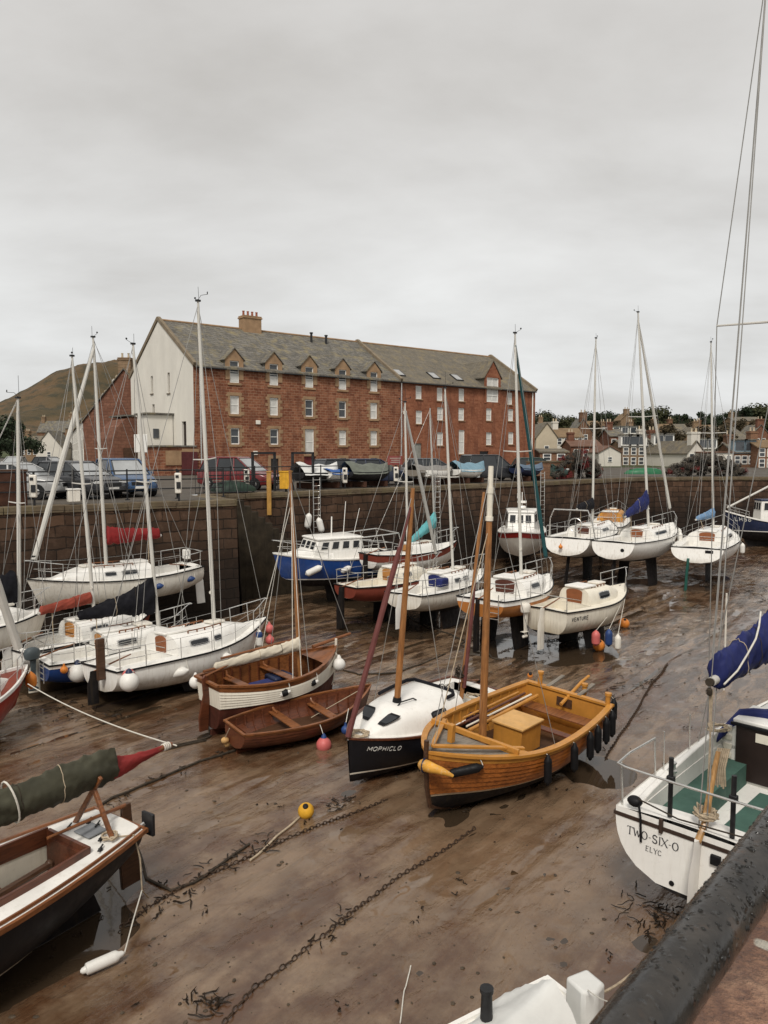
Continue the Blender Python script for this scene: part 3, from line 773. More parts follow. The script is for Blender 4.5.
# ------------------------------------------------------------------ lettering (drawn strokes)
GLY={'T':[((0,1),(1,1)),((.5,1),(.5,0))],'W':[((0,1),(.28,0)),((.28,0),(.5,.8)),((.5,.8),(.75,0)),((.75,0),(1,1))],
'S':[((.9,.82),(.65,1)),((.65,1),(.3,1)),((.3,1),(.1,.8)),((.1,.8),(.2,.58)),((.2,.58),(.8,.42)),((.8,.42),(.92,.2)),((.92,.2),(.7,0)),((.7,0),(.3,0)),((.3,0),(.08,.2))],
'I':[((.5,1),(.5,0))],'X':[((0,1),(1,0)),((1,1),(0,0))],'-':[((.15,.45),(.85,.45))],'E':[((.15,0),(.15,1)),((.15,1),(.9,1)),((.15,.52),(.75,.52)),((.15,0),(.9,0))],
'L':[((.15,1),(.15,0)),((.15,0),(.9,0))],'Y':[((0,1),(.5,.5)),((1,1),(.5,.5)),((.5,.5),(.5,0))],'C':[((.95,.8),(.7,1)),((.7,1),(.3,1)),((.3,1),(.05,.7)),((.05,.7),(.05,.3)),((.05,.3),(.3,0)),((.3,0),(.7,0)),((.7,0),(.95,.2))],
'V':[((0,1),(.5,0)),((.5,0),(1,1))],'N':[((.1,0),(.1,1)),((.1,1),(.9,0)),((.9,0),(.9,1))],'U':[((.1,1),(.1,.25)),((.1,.25),(.35,0)),((.35,0),(.65,0)),((.65,0),(.9,.25)),((.9,.25),(.9,1))],
'R':[((.1,0),(.1,1)),((.1,1),(.7,1)),((.7,1),(.9,.78)),((.9,.78),(.7,.52)),((.7,.52),(.1,.52)),((.45,.52),(.92,0))],'P':[((.1,0),(.1,1)),((.1,1),(.7,1)),((.7,1),(.9,.76)),((.9,.76),(.7,.5)),((.7,.5),(.1,.5))],
'H':[((.1,0),(.1,1)),((.9,0),(.9,1)),((.1,.5),(.9,.5))],'M':[((.05,0),(.05,1)),((.05,1),(.5,.25)),((.5,.25),(.95,1)),((.95,1),(.95,0))],
'8':[((.3,.52),(.15,.76)),((.15,.76),(.35,1)),((.35,1),(.65,1)),((.65,1),(.85,.76)),((.85,.76),(.7,.52)),((.7,.52),(.3,.52)),((.3,.52),(.1,.26)),((.1,.26),(.3,0)),((.3,0),(.7,0)),((.7,0),(.9,.26)),((.9,.26),(.7,.52))]}
GLY['O']=[((.5+.48*math.cos(2*PI*k/14),.5+.5*math.sin(2*PI*k/14)),(.5+.48*math.cos(2*PI*(k+1)/14),.5+.5*math.sin(2*PI*(k+1)/14))) for k in range(14)]
GW={'W':1.35,'I':.35,'-':.5,'O':1.05,'M':1.2}
def letters(root,text,fn,nrm,size,mat,wt=.11,asp=.72,serif=False,slant=0,name='name_lettering',gap=.22,contrast=.5):
    """fn(u,v): a point of the surface u metres along and v metres up; nrm: its normal"""
    mb=MB(); x=0
    for ch in text:
        if ch==' ': x+=size*.5; continue
        wd=size*asp*GW.get(ch,1.0)
        def m(q): return fn(x+q[0]*wd+slant*q[1]*size,q[1]*size)
        ends=[]
        for a,b in GLY[ch]:
            dx=abs(a[0]-b[0]); k=1.0
            if serif and ch in 'TWXVYNL' and ch!='T': k=1.0 if (b[0]-a[0])*(b[1]-a[1])<0 or dx<.05 else contrast
            if serif and dx>.5 and abs(a[1]-b[1])<.1: k=contrast
            if serif and ch in 'OC': k=contrast+(1.15-contrast)*abs(((a[0]+b[0])/2-.5)*2)
            mb.beam(m(a),m(b),size*wt*k,.003,0,nrm); ends+= [(a,dx),(b,dx)]
        if serif and ch in 'TIXWLEY':
            for (q,dx) in ends:
                if q[1] in (0,1) and not (ch=='T' and dx>.5) and not(ch=='W' and q[1]==0) and not(ch in 'EL' and dx>.5):
                    sw=.16/ (GW.get(ch,1.0) if ch!='I' else .45)
                    mb.beam(m((q[0]-sw,q[1])),m((q[0]+sw,q[1])),size*wt*contrast,.003,0,nrm)
            if ch=='T':
                for xx in (0,1): mb.beam(m((xx,1.02)),m((xx,.86)),size*wt*contrast,.003,0,nrm)
        x+=wd+size*gap
    return mb.build(name,mat,root,smooth=False)
INK=pm('dark_lettering',(.03,.03,.035),.5,.2,4,0); INKW=pm('white_lettering',(.6,.6,.56),.5,.2,4,0)

# ================================================================== BOATS
# --- the stern of the white yacht under the quay rail ---------------------------------
M=None
def quayside_yacht():
    ps=Vector((4.14,9.58,0)); hd=math.atan2(.71,.70); L=8.4
    M=Matrix.Translation(ps)@Matrix.Rotation(hd,4,'Z')
    h=Hull(L=L,B=2.74,kz=.3,zS=1.53,zM=1.5,zB=2.1,sb=.86,zt=.62,tm=.45,e=.8,ohs=-.12,ohb=.9,zw=.66,tr=.4)
    r=thing('quayside_yacht','white sailing yacht close under the quay rail with lettered transom and navy boom cover','sailing yacht',M=M)
    h.mesh(r,[ANTI,RUB,GEL,GEL],{'boot':.015})
    h.deck(r,GEL,(.045,.41,.74)); h.well(r,GEL,.045,.41,.74,.92,seat=(.42,.24),seatmat=GREEND)
    h.rail(r,pm('brown_strake',(.05,.032,.024),.5),.03,.05,dz=-.1,out=.012)
    # inner floor grating
    q=MB(); q.box((1.9,0,.935),(2.6,.62,.02)); q.build('cockpit_sole',GREEND,r)
    c=Cab(h,.41,.7,.9,.78,.42); c.mesh(r,GEL)
    for sd in (1,-1): c.window(r,.46,.56,.36,.72,sd); c.window(r,.58,.68,.36,.7,sd)
    # companionway
    xb=h.X(.41,h.sh(.41)); zt=c.topz(.41)
    q=MB(); q.box((xb-.02,.24,zt-.5),(.04,1.1,.92)); w_=q.build('companionway_door',pm('dark_brown_ply',(.022,.012,.01),.4),r,bevel=.008)
    q=MB(); q.box((xb-.045,.3,zt-.17),(.01,.34,.15)); q.build('notice_plate',CREAM,w_); q=MB(); q.ball((xb-.05,-.02,zt-.2),.035,8); q.build('knob',STEEL,w_)
    q=MB(); q.box((xb+.42,.24,zt+.045),(.95,1.2,.07)); q.build('sliding_hatch',GEL,r,bevel=.02)
    q=MB(); q.box((xb-.06,.24,zt-.005),(.05,1.26,.05)); q.build('hatch_trim',RUB,r,bevel=.01)
    for k in range(4):
        q=MB(); q.box((xb-.015,.93,zt-.12-.16*k),(.03,.14,.1)); q.build('vent_slot',CREAM,r,bevel=.01)
    # coamings
    for sd in (1,-1):
        q=MB(); rows=[]
        for i in range(9):
            t=.03+.38*i/8; y=sd*.76*h.b(t); z=h.deckz(t,y); hh=.05+.2*(i/8)**.7
            x=h.X(t,h.sh(t)); rows.append([Vector((x,y+sd*.13,z-.01)),Vector((x,y+sd*.09,z+hh)),Vector((x,y-sd*.01,z+hh+.01)),Vector((x,y-sd*.02,z-.03))])
        q.loft(rows,0,True); q.build('coaming',GEL,r,bevel=.02)
    # navy dodger lying round the coachroof edge
    q=MB(); pts=[]
    for i in range(15):
        a=-1+2*i/14; y=a*1.12; pts.append(Vector((xb-.05+.5*(1-a*a)**.6-.25*(abs(a)>.8)*(abs(a)-.8)*5,y,zt-.0+.12*(1-abs(a)**3)-.38*max(0,abs(a)-.72)/.28)))
    q.tube(pts,[.03+.085*math.sin(PI*(i+.5)/15)**.5*(1+.12*math.sin(i*2.3)) for i in range(15)],9); q.build('folded_dodger',CVN,r)
    # transom: rudder, name, fittings
    rr=rudder(r,h,GEL,z0=.52,z1=1.5,x=-.0,chord=.3,th=.035,tiller=False)
    q=MB(); q.tube([Vector((-.1,0,1.46)),Vector((.12,0,1.62)),Vector((.3,.0,2.1)),Vector((.45,-.02,2.52))],[.045,.045,.042,.03],9); q.build('tiller',LTW,rr)
    def tf(y0,z0):
        def f(u,v):
            z=z0+v; return Vector((h.X(0,z)-.006,y0-u,z))
        return f
    nrm=(-1,0,-.09)
    letters(r,'TWO-SIX-O',tf(1.0,1.2),nrm,.105,INK,wt=.13,serif=True,gap=.16,contrast=.45)
    letters(r,'ELYC',tf(.72,1.06),nrm,.065,INK,wt=.12,serif=True,gap=.18,contrast=.5)
    q=MB(); q.lathe([(.035,0),(.035,.01)],Matrix.Translation((h.X(0,.75)-.004,.33,.76))@Matrix.Rotation(-PI/2,4,'Y'),14); q.build('drain_port',RUB,r)
    q=MB(); q.box((-.03,.52,1.47),(.05,.05,.2)); q.build('rubbing_block',pm('brown_strake',(.05,.032,.024),.5),r,bevel=.008)
    q=MB(); q.box((h.X(0,1.3)-.03,-.22,1.28),(.05,.13,.13)); q.build('pintle_bracket',RUB,r,bevel=.01)
    # stern ladder hoop
    q=MB(); q.tube([Vector((-.1,-.44,.8)),Vector((-.1,-.44,1.5)),Vector((-.1,-.5,1.62)),Vector((-.1,-.62,1.65)),Vector((-.1,-.75,1.62)),Vector((-.1,-.8,1.5)),Vector((-.1,-.8,.8))],.018,8)
    for z in (.85,1.08,1.32): q.tube([Vector((-.1,-.44,z)),Vector((-.1,-.8,z))],.015,7)
    q.build('boarding_ladder',STEEL,r)
    # pushpit and posts
    q=MB(); zt2=h.sh(0)+.6
    q.tube([h.top(.16,1,.6,-.04),h.top(.06,1,.6,.02),Vector((.02,h.b(0)-.0,zt2)),Vector((-.03,h.b(0)-.14,zt2)),Vector((-.05,.3,zt2)),Vector((-.05,-.3,zt2)),Vector((-.03,-h.b(0)+.14,zt2)),Vector((.05,-h.b(0),zt2)),h.top(.16,-1,.6,-.04)],.017,9)
    for sd in (1,-1):
        for t in (.16,.01): q.tube([h.top(t,sd,0,-.06),h.top(t,sd,.6,-.03)],.016,8)
    q.build('pushpit',STEEL,r)
    for y in (.46,-.36):
        q=MB(); q.tube([Vector((.1,y,1.35)),Vector((.1,y,2.4))],.032,10); o=q.build('stern_post',BLKM,r)
        q=MB(); q.box((.1,y,2.1),(.08,.1,.09)); q.build('clamp',BLKM,o,bevel=.01)
    q=MB(); q.tube([Vector((.02,.93,1.72)),Vector((0,.3,1.63)),Vector((.0,-.5,1.68)),Vector((.1,-1.2,1.8))],.012,6); q.build('stern_line',ROPED,r)
    q=MB(); q.ball((.03,.93,1.66),.085,10,sq=(1,1.3,.9)); o=q.build('outboard_bracket',RUB,r)
    q=MB(); q.tube([Vector((-.03,.84,1.64)),Vector((-.06,.8,1.5)),Vector((-.05,.79,1.15))],.016,6); q.build('strap',RUB,o)
    winch(r,Vector((1.35,.98,1.66))); winch(r,Vector((1.35,-.98,1.66)))
    lumpy(r,(.2,.02,1.68),.17,ROPE,'rope_coil',3,90,.9); lumpy(r,(.75,.25,1.27),.25,ROPED,'loose_line',8,40,.2)
    lumpy(r,(xb-.3,1.0,zt-.1),.22,ROPE,'loose_line',5,60,.3)
    q=MB()
    for k in range(7): q.tube([Vector((.5+.012*k,.0-.02*k,2.55)),Vector((.48,.0-.025*k+.05,2.3)),Vector((.5,.04-.025*k,2.05-.02*(k%3)))],.012,5)
    q.build('hanging_coil',ROPE,r)
    
    for t in (.2,.33): q=MB(); q.tube([h.top(t,1,0,-.06),h.top(t,1,.62,-.05)],.013,6); q.build('stanchion',STEEL,r)
    # mast, spreaders, boom (the mast stands just outside the frame)
    foot=Vector((3.75,0,1.95)); inv=M.inverted(); topw=D(771,-90,12.2); tp=inv@topw
    ms,tp=rig(r,M,h,foot,top=tp,r=.075,mat=MASTW,stays=True,spread=.52,sw=1.0,wire_r=.009,backstay=False,chain_t=.43,head=False)
    d=tp-foot
    for dy in (.05,-.05):
        q=MB(); q.tube([foot+d*.99,Vector((.05,dy,1.56))],.009,5); q.build('backstay',WIRE,r)
    a=foot+d.normalized()*1.6; b=Vector((.26,.03,3.5))
    q=MB(); q.tube([a,b],.06,10); bo=q.build('boom',MASTW,r)
    sail_cover(bo,a,b+Vector((.05,0,.0)),CVN,.46,.21,seed=4,n=34)
    q=MB(); q.tube([b+Vector((-.02,0,0)),b+Vector((-.07,0,.01))],.055,10); q.lathe([(.02,0),(.04,.02),(.04,.08),(.02,.1)],Matrix.Translation(b+Vector((-.05,0,-.17))),8); q.build('boom_end_block',ROPED,bo)
    q=MB()
    for k in range(3): q.tube([b+Vector((0,.02*k-.02,-.1)),Vector((.3,.05-.03*k,1.72))],.011,5)
    q.build('mainsheet',ROPE,bo)
    q=MB(); q.tube([b+(a-b)*t+Vector((0,-yy,zz_)) for t,yy,zz_ in ((.02,.14,-.02),(.12,.19,.1),(.22,.2,.26),(.32,.19,.4),(.4,.14,.52),(.5,.05,.66))],.013,6)
    q.build('sail_tie',ROPEW,bo)
    q=MB(); q.tube([b,foot+d*.985],.007,4); q.build('topping_lift',WIRE,bo)
    DIPS.append((3.6,9.6,.7,.05))
    return r
quayside_yacht()

# --- the dark day boat at lower left with the olive boom cover --------------------------
def olive_boat():
    ps=Vector((-3.87,10.7,0)); hd=math.atan2(-.831,-.556)
    M=Matrix.Translation(ps)@Matrix.Rotation(hd,4,'Z')
    h=Hull(L=5.8,B=1.98,kz=.1,zS=1.2,zM=1.13,zB=1.35,sb=.56,zt=.75,tm=.5,e=.8,ohs=.25,ohb=.5,zw=.42,tr=.55)
    r=thing('day_sailer','black hulled day sailer with white side decks and olive green boom cover','sailing boat',M=M)
    h.mesh(r,[pm('dark_bottom',(.02,.014,.012),.5),CREAM,BLACKP,BLACKP],{'boot':.03})
    h.deck(r,DECKW,(.14,.74,.62)); h.well(r,CREAM,.14,.74,.62,.55)
    h.rail(r,VARN,.05,.06,dz=-.03,out=.02,name='rubbing_strake'); h.rail(r,VARN,.028,.035,dz=.02,out=-.05,name='toe_rail',t0=0.005,transom=False)
    q=MB()
    for sd in (1,-1):
        rows=[]
        for i in range(11):
            t=.14+.6*i/10; y=sd*.62*h.b(t); x=h.X(t,h.sh(t)); z=h.deckz(t,y)
            rows.append([Vector((x,y+sd*.02,z-.02)),Vector((x,y+sd*.02,z+.09)),Vector((x,y-sd*.02,z+.09)),Vector((x,y-sd*.02,z-.16))])
        q.loft(rows)
    q.beam((h.L*.14,-.6*h.b(.14),1.13),(h.L*.14,.6*h.b(.14),1.13),.05,.24); q.build('coaming',VARNR,r)
    q=MB(); q.box((h.L*.14+.03,0,.86),(.05,1.12*h.b(.14),.6)); q.build('bulkhead_panel',VARNR,r)
    q=MB(); q.box((1.75,0,.74),(.42,1.0,.04)); q.build('thwart',VARN,r,bevel=.01)
    q=MB(); q.tube([Vector((1.05,-.12,.93)),Vector((2.1,.05,.92)),Vector((3.1,.2,.9))],[.05,.06,.045],8); q.ball((1.02,-.13,.93),.065,8); q.build('stowed_spar',DKW,r)
    lumpy(r,(1.3,-.3,.6),.22,ROPED,'rope_heap',5,60); lumpy(r,(1.6,.4,.6),.2,ROPE,'rope_heap',9,70)
    q=MB(); q.box((.5,.05,1.235),(.3,.34,.02)); q.build('hatch_cover',pm('grey_hatch',(.2,.21,.22),.5),r,bevel=.006)
    for p in ((.55,.35),(.6,-.3),(.7,.55),(.35,.0),(.35,-.2)):
        q=MB(); cleat(q,Vector((p[0],p[1],h.deckz(p[0]/h.L,p[1]))),.6); q.build('cleat',BLKM,r)
    # boom crutch: crossed legs
    for sd in (1,-1):
        q=MB(); q.beam((.42,sd*.44,1.16),(.38,-sd*.14,1.98),.05,.07); q.build('crutch_leg',VARN,r,bevel=.008)
    # rudder with its head above the deck
    q=MB(); q.prism([(-.36,.1),(-.02,.1),(.02,.75),(-.05,1.2),(-.05,1.36),(-.2,1.36),(-.22,1.1),(-.3,.6)],-.03,.03,0,Matrix(((1,0,0,0),(0,0,1,0),(0,1,0,0),(0,0,0,1))))
    rd=q.build('rudder',DKW,r,bevel=.01); q=MB(); q.tube([Vector((-.12,0,1.34)),Vector((.5,.1,1.42)),Vector((1.25,.22,1.5))],[.03,.026,.02],8); q.build('tiller',VARN,rd)
    q=MB(); q.box((-.13,.5,1.2),(.05,.24,.32)); o=q.build('outboard_pad',BLKM,r,bevel=.01); q=MB(); q.beam((-.1,.45,1.2),(.03,.42,1.14),.04,.04); q.build('bracket',STEEL,o)
    # boom, cover, sail end
    b=Vector((-1.12,-.15,1.9)); a=Vector((4.6,0,1.98))
    q=MB(); q.tube([a,b],[.06,.042],10); bo=q.build('boom',VARN,r)
    sail_cover(bo,a,Vector((.02,-.02,1.9)),CVG,.27,.23,seed=11,n=60,t1=1.0)
    sail_cover(bo,Vector((.14,-.02,1.87)),Vector((-.98,-.14,1.88)),SAILR,.165,.04,seed=12,n=14,name='red_sail_end',t1=1.0)
    for x in (1.6,2.9):
        q=MB(); q.tube([Vector((x+.06*math.sin(u),.17*math.cos(u),2.06+.29*math.sin(u))) for u in [2*PI*i/18 for i in range(18)]],.013,6,closed=True); q.build('sail_tie',ROPEW,bo)
    q=MB()
    for k in range(4): q.tube([b+Vector((.05+.035*k,.05*math.cos(u),.05*math.sin(u))) for u in [2*PI*i/10 for i in range(10)]],.012,5,closed=True)
    q.build('lashing',ROPEW,bo)
    q=MB(); q.tube([Vector((.45,.42,1.22)),Vector((.2,.6,1.2)),Vector((.15,.66,.85)),Vector((.15,.68,.4)),Vector((-.1,.5,.1))],.012,6); q.build('hanging_line',ROPE,r)
    lumpy(r,(.45,.42,1.21),.13,ROPE,'rope_heap',2,30)
    q=MB(); q.prism([(.35,0),(3.2,0),(3.0,.35),(.5,.4)],-.03,.03,0,Matrix(((1,0,0,0),(0,0,1,0),(0,1,0,-.02),(0,0,0,1)))); q.build('keel',ANTI,r)
    foot=Vector((4.65,0,1.3)); q=MB(); q.tube([foot,Vector((4.6,0,8.2))],[.06,.04],10); q.build('mast',VARNZ,r)
    for t,l,p in ((.2,1,.16),(.45,.9,.1)): DIPS.append(((M@Vector((t*5.8,0,0))).x,(M@Vector((t*5.8,0,0))).y,l,p))
    pq=P(116,880); DIPS.append((pq.x,pq.y,.55,.12)); pq=P(105,925); DIPS.append((pq.x,pq.y,.5,.1))
    w=P(98,962,.07); hang(w+Vector((.28,.15,.02)),M@Vector((.15,.68,.4)),'dirty white fender lying on the mud beneath the black day sailer',.5,.075,PLASTW,tilt=86,az=R(35))
    return r,M
_,MO=olive_boat()
# --- open wooden boats ---------------------------------------------------------------------
def open_shell(h,root,inner,floor_z,t0=.015,t1=.97,n=26,floor=None,thick=.035,frames=0,fmat=None):
    mb=MB(); rows=[]; K=7
    for i in range(n+1):
        t=t0+(t1-t0)*i/n; fz=max(floor_z,h.zk(t)+.05); zs=h.sh(t)-.004; side=[]
        for k in range(K): 
            z=zs+(fz-zs)*k/(K-1); y=max(.004,h.Y(t,z)-thick); side.append(Vector((h.X(t,z)+(.03 if i==0 else 0),y,z)))
        rows.append(side+[Vector((p.x,-p.y,p.z)) for p in reversed(side)])
    mb.grid(rows); b=rows[0]
    for k in range(K-1): mb.add([b[k],b[k+1],b[2*K-2-k],b[2*K-1-k]],[(0,1,2,3)])
    o=mb.build('inner_planking',inner,root,ang=50)
    if floor:
        q=MB(); rr=[]
        for i in range(3,n-2):
            t=t0+(t1-t0)*i/n; z=max(floor_z,h.zk(t)+.05)+.02; y=max(.02,h.Y(t,z)-thick-.02)
            rr.append([Vector((h.X(t,z),y*u,z)) for u in (-1,-.5,0,.5,1)])
        q.grid(rr); q.build('floorboards',floor,root)
    if frames:
        for i in range(frames):
            t=.08+.8*i/(frames-1); fz=max(floor_z,h.zk(t)+.05)+.01; zs=h.sh(t)-.03
            for sd in (1,-1):
                q=MB(); ps=[Vector((h.X(t,z),sd*(max(.01,h.Y(t,z)-thick-.014)),z)) for z in [zs+(fz-zs)*k/5 for k in range(6)]]
                for a,b2 in zip(ps,ps[1:]): q.beam(a,b2,.035,.03,0,(0,sd,0))
                q.build('rib',fmat or inner,root,smooth=False)
def thwart(h,root,t,z,w,mat,thick=.035,name='thwart',knees=True):
    y=h.Y(t,z)-.04; x=h.X(t,z); q=MB(); q.box((x,0,z),(w,2*y,thick)); o=q.build(name,mat,root,bevel=.008)
    if knees:
        for sd in (1,-1):
            q=MB(); zt=h.sh(t)-.03
            q.tube([Vector((x,sd*(y-.22),z+.03)),Vector((x,sd*(y-.05),z+.06)),Vector((x,sd*(h.b(t)-.06),zt))],[.022,.035,.022],6); q.build('knee',mat,o)
def orange_boat():
    ps=Vector((4.08,16.85,0)); pb=P(423,748,1.34); M,L=boatM(ps,pb,-3.5,-.07)
    h=Hull(L=L,B=2.42,kz=.05,zS=1.14,zM=1.08,zB=1.34,sb=.84,zt=.38,tm=.42,e=.78,eb=1.25,ohb=.16,ohs=-.1,zw=.5,zf=.3,p=2.5,tr=.5,fb=.8)
    r=thing('wooden_workboat','varnished orange clinker workboat with ochre gunwale, engine box and black fenders','wooden boat',M=M)
    wl=pm('boot_top_cream',(.5,.4,.28),.6,.2,4,.2,20,streak=.4)
    h.mesh(r,[ANTI,wl,ORW,YELW],{'boot':.05,'strake':.1},planks=6,lap=.022)
    open_shell(h,r,YELW,.42,frames=15,fmat=YELW,floor=DKW)
    h.rail(r,YELW,.13,.05,dz=.02,out=.0,name='gunwale')
    # bow deck, knees, samson post, stem
    h.deck(r,GREYW,None,'foredeck',.72,.985,8,.02)
    q=MB(); q.beam((h.X(.72,1.3),-h.b(.72),1.24),(h.X(.72,1.3),h.b(.72),1.24),.06,.1); q.build('deck_beam',YELW,r,bevel=.01)
    for sd in (1,-1):
        q=MB(); q.beam((h.X(.97,1.4),0,1.43),h.top(.66,sd,.07,-.18)+Vector((0,0,0)),.09,.05); q.build('breast_hook',YELW,r,bevel=.01)
    q=MB(); q.box((h.X(.86,1.4),0,1.5),(.11,.11,.34)); q.build('samson_post',YELW,r,bevel=.012)
    q=MB(); q.tube([Vector((h.L+.02,0,1.58)),Vector((h.L+.01,0,1.2)),Vector((h.X(1,.7)+.02,0,.7)),Vector((h.X(1,.3)-.05,0,.3)),Vector((h.X(.85,.05),0,.02))],.045,8); q.build('stem_post',DKW,r)
    q=MB(); q.beam((.1,0,.06),(h.L*.86,0,.03),.08,.16); q.build('keel',ANTI,r)
    # engine box
    x=h.X(.4,1); q=MB(); q.box((x,-.02,.78),(.78,.66,.56)); e=q.build('engine_box',YELW,r,bevel=.012)
    q=MB(); q.box((x,-.02,1.08),(.86,.74,.05)); q.build('lid',pm('ochre_lid',(.58,.33,.11),.42,.12,3,.1,30,streak=.25),e,bevel=.014)
    q=MB(); q.tube([Vector((x-.4,-.02,.75)),Vector((x-.47,-.02,.7))],.03,8); q.build('latch',BLKM,e)
    thwart(h,r,.1,.84,.42,VARN,name='stern_bench',knees=False); thwart(h,r,.6,.93,.24,YELW); thwart(h,r,.24,.72,.2,VARNR,knees=False)
    q=MB(); q.box((.09,0,.97),(.03,.38,.2)); q.build('maker_plate',DKW,r)
    # oars and spars along the port side
    for k,(mt,rr) in enumerate(((YELW,.045),(CREAM,.025),(VARNR,.032),(YELW,.03))):
        q=MB(); q.tube([Vector((.25+.1*k,-.62-.11*k+.02,1.0+.02*k)),Vector((3.25-.1*k,-.42-.12*k,1.08+.02*k))],[rr,rr*.8],8); q.build('stowed_oar',mt,r)
    lumpy(r,(2.5,-.72,.95),.25,pm('plum_cloth',(.06,.02,.035),.8),'heaped_sail',4,90,.8)
    q=MB(); q.tube([Vector((.35,.05,1.0)),Vector((-.6,.05,1.3)),Vector((-.95,.05,1.36))],[.04,.038,.032],8); q.build('tiller',YELW,r)
    for y,x_,hh in ((.72,-.05,.26),(-.18,-.5,.1),(-.95,-.05,.2)):
        q=MB(); q.tube([Vector((x_,-y,1.05)),Vector((x_,-y,1.16+hh))],.055,10); q.tube([Vector((x_,-y,1.16+hh)),Vector((x_,-y,1.22+hh))],.075,10); q.build('mooring_post',YELW,r)
    for y in (.28,-.5):
        q=MB(); q.beam((-.02,y,1.18),(-.95,y-.1,1.2),.09,.03); q.build('stern_plank',GREYW,r)
    rudder(r,h,ANTI,z0=.05,z1=1.15,x=-.03,chord=.36,tiller=False)
    # mast through the fore thwart
    foot=Vector((h.X(.66,1.2),.02,.62))
    rig(r,M,h,foot,top_px=(491,466),r=.078,mat=VARNZ,wood=True,stays=True,gear=False,backstay=False,head=False,chain_t=.52,wire_r=.007)
    q=MB(); fw=M.inverted()@D(491,466,(M@foot).y); d=fw-foot; a=foot+d*.83
    q.tube([a,fw],[.058,.05],10); q.tube([a-d.normalized()*.06,a+d.normalized()*.02],.075,10); q.tube([foot+d*.91,foot+d*.93],.066,10); q.build('mast_top_sleeve',CREAM,r)
    q=MB(); q.tube([foot+d*.8,Vector((h.L*.96,.0,1.45))],.01,5); q.build('halyard',ROPE,r)
    # fenders: black sausages down the starboard (near) side
    names=['first black sausage fender from the bow lying slanted under the orange boat\'s gunwale','second black fender from the bow hanging on the orange workboat','third black fender from the bow hanging on the orange workboat','fourth black fender from the bow hanging on the orange workboat','fifth black fender from the bow hanging on the orange workboat','sixth black fender from the bow near the orange boat\'s quarter','black fender hanging at the orange workboat\'s near stern corner','black fender hanging off the aft post of the orange workboat']
    s_=1 if (M@Vector((1,1,0))).y<(M@Vector((1,-1,0))).y else -1
    for k,t in enumerate((.86,.6,.42,.28,.2,.1,.02)):
        fender(M,h,t,s_,names[k],.55 if k else .62,.075 if k else .085,RUB,drop=.02 if k else .12,tilt=78 if k==0 else 0)
    w=M@Vector((-.2,-.0+s_*1.02,1.28)); hang(w,M@Vector((-.05,s_*.95,1.36)),names[7],.5,.075,RUB)
    # banana shaped bow fender
    t=thing('bow_fender','yellow and white sausage fender slung across the orange workboat\'s bow','fender',M@Vector((h.L+.12,0,1.13)),M.to_euler().z)
    q=MB(); pts=[Vector((.0-.16*abs(u)**1.5,s_*(.36*u+.2),.04-.1*u*u)) for u in [-1+2*i/12 for i in range(13)]]
    q.tube(pts,[.03,.075,.1,.105,.105,.1,.095,.085,.075,.07,.055,.04,.025],12); q.build('float_body',pm('yellow_fender',(.6,.3,.05),.5,.25,3,.15,20,streak=.7,dirt=(.6,.55,.45)),t)
    q=MB(); p=pts[3]; q.tube([p+Vector((.115*math.cos(u),.03*math.cos(u),.115*math.sin(u))) for u in [2*PI*i/12 for i in range(12)]],.022,6,closed=True); q.build('strap',BLUED,t)
    for t_,l,p_ in ((.05,.9,.1),(.45,1.2,.06),(.9,.7,.06)): DIPS.append(((M@Vector((t_*L,0,0))).x,(M@Vector((t_*L,0,0))).y,l,p_))
    q_=P(600,770); DIPS.append((q_.x,q_.y,1.1,.1))
    return M,h
MOR,HOR=orange_boat()

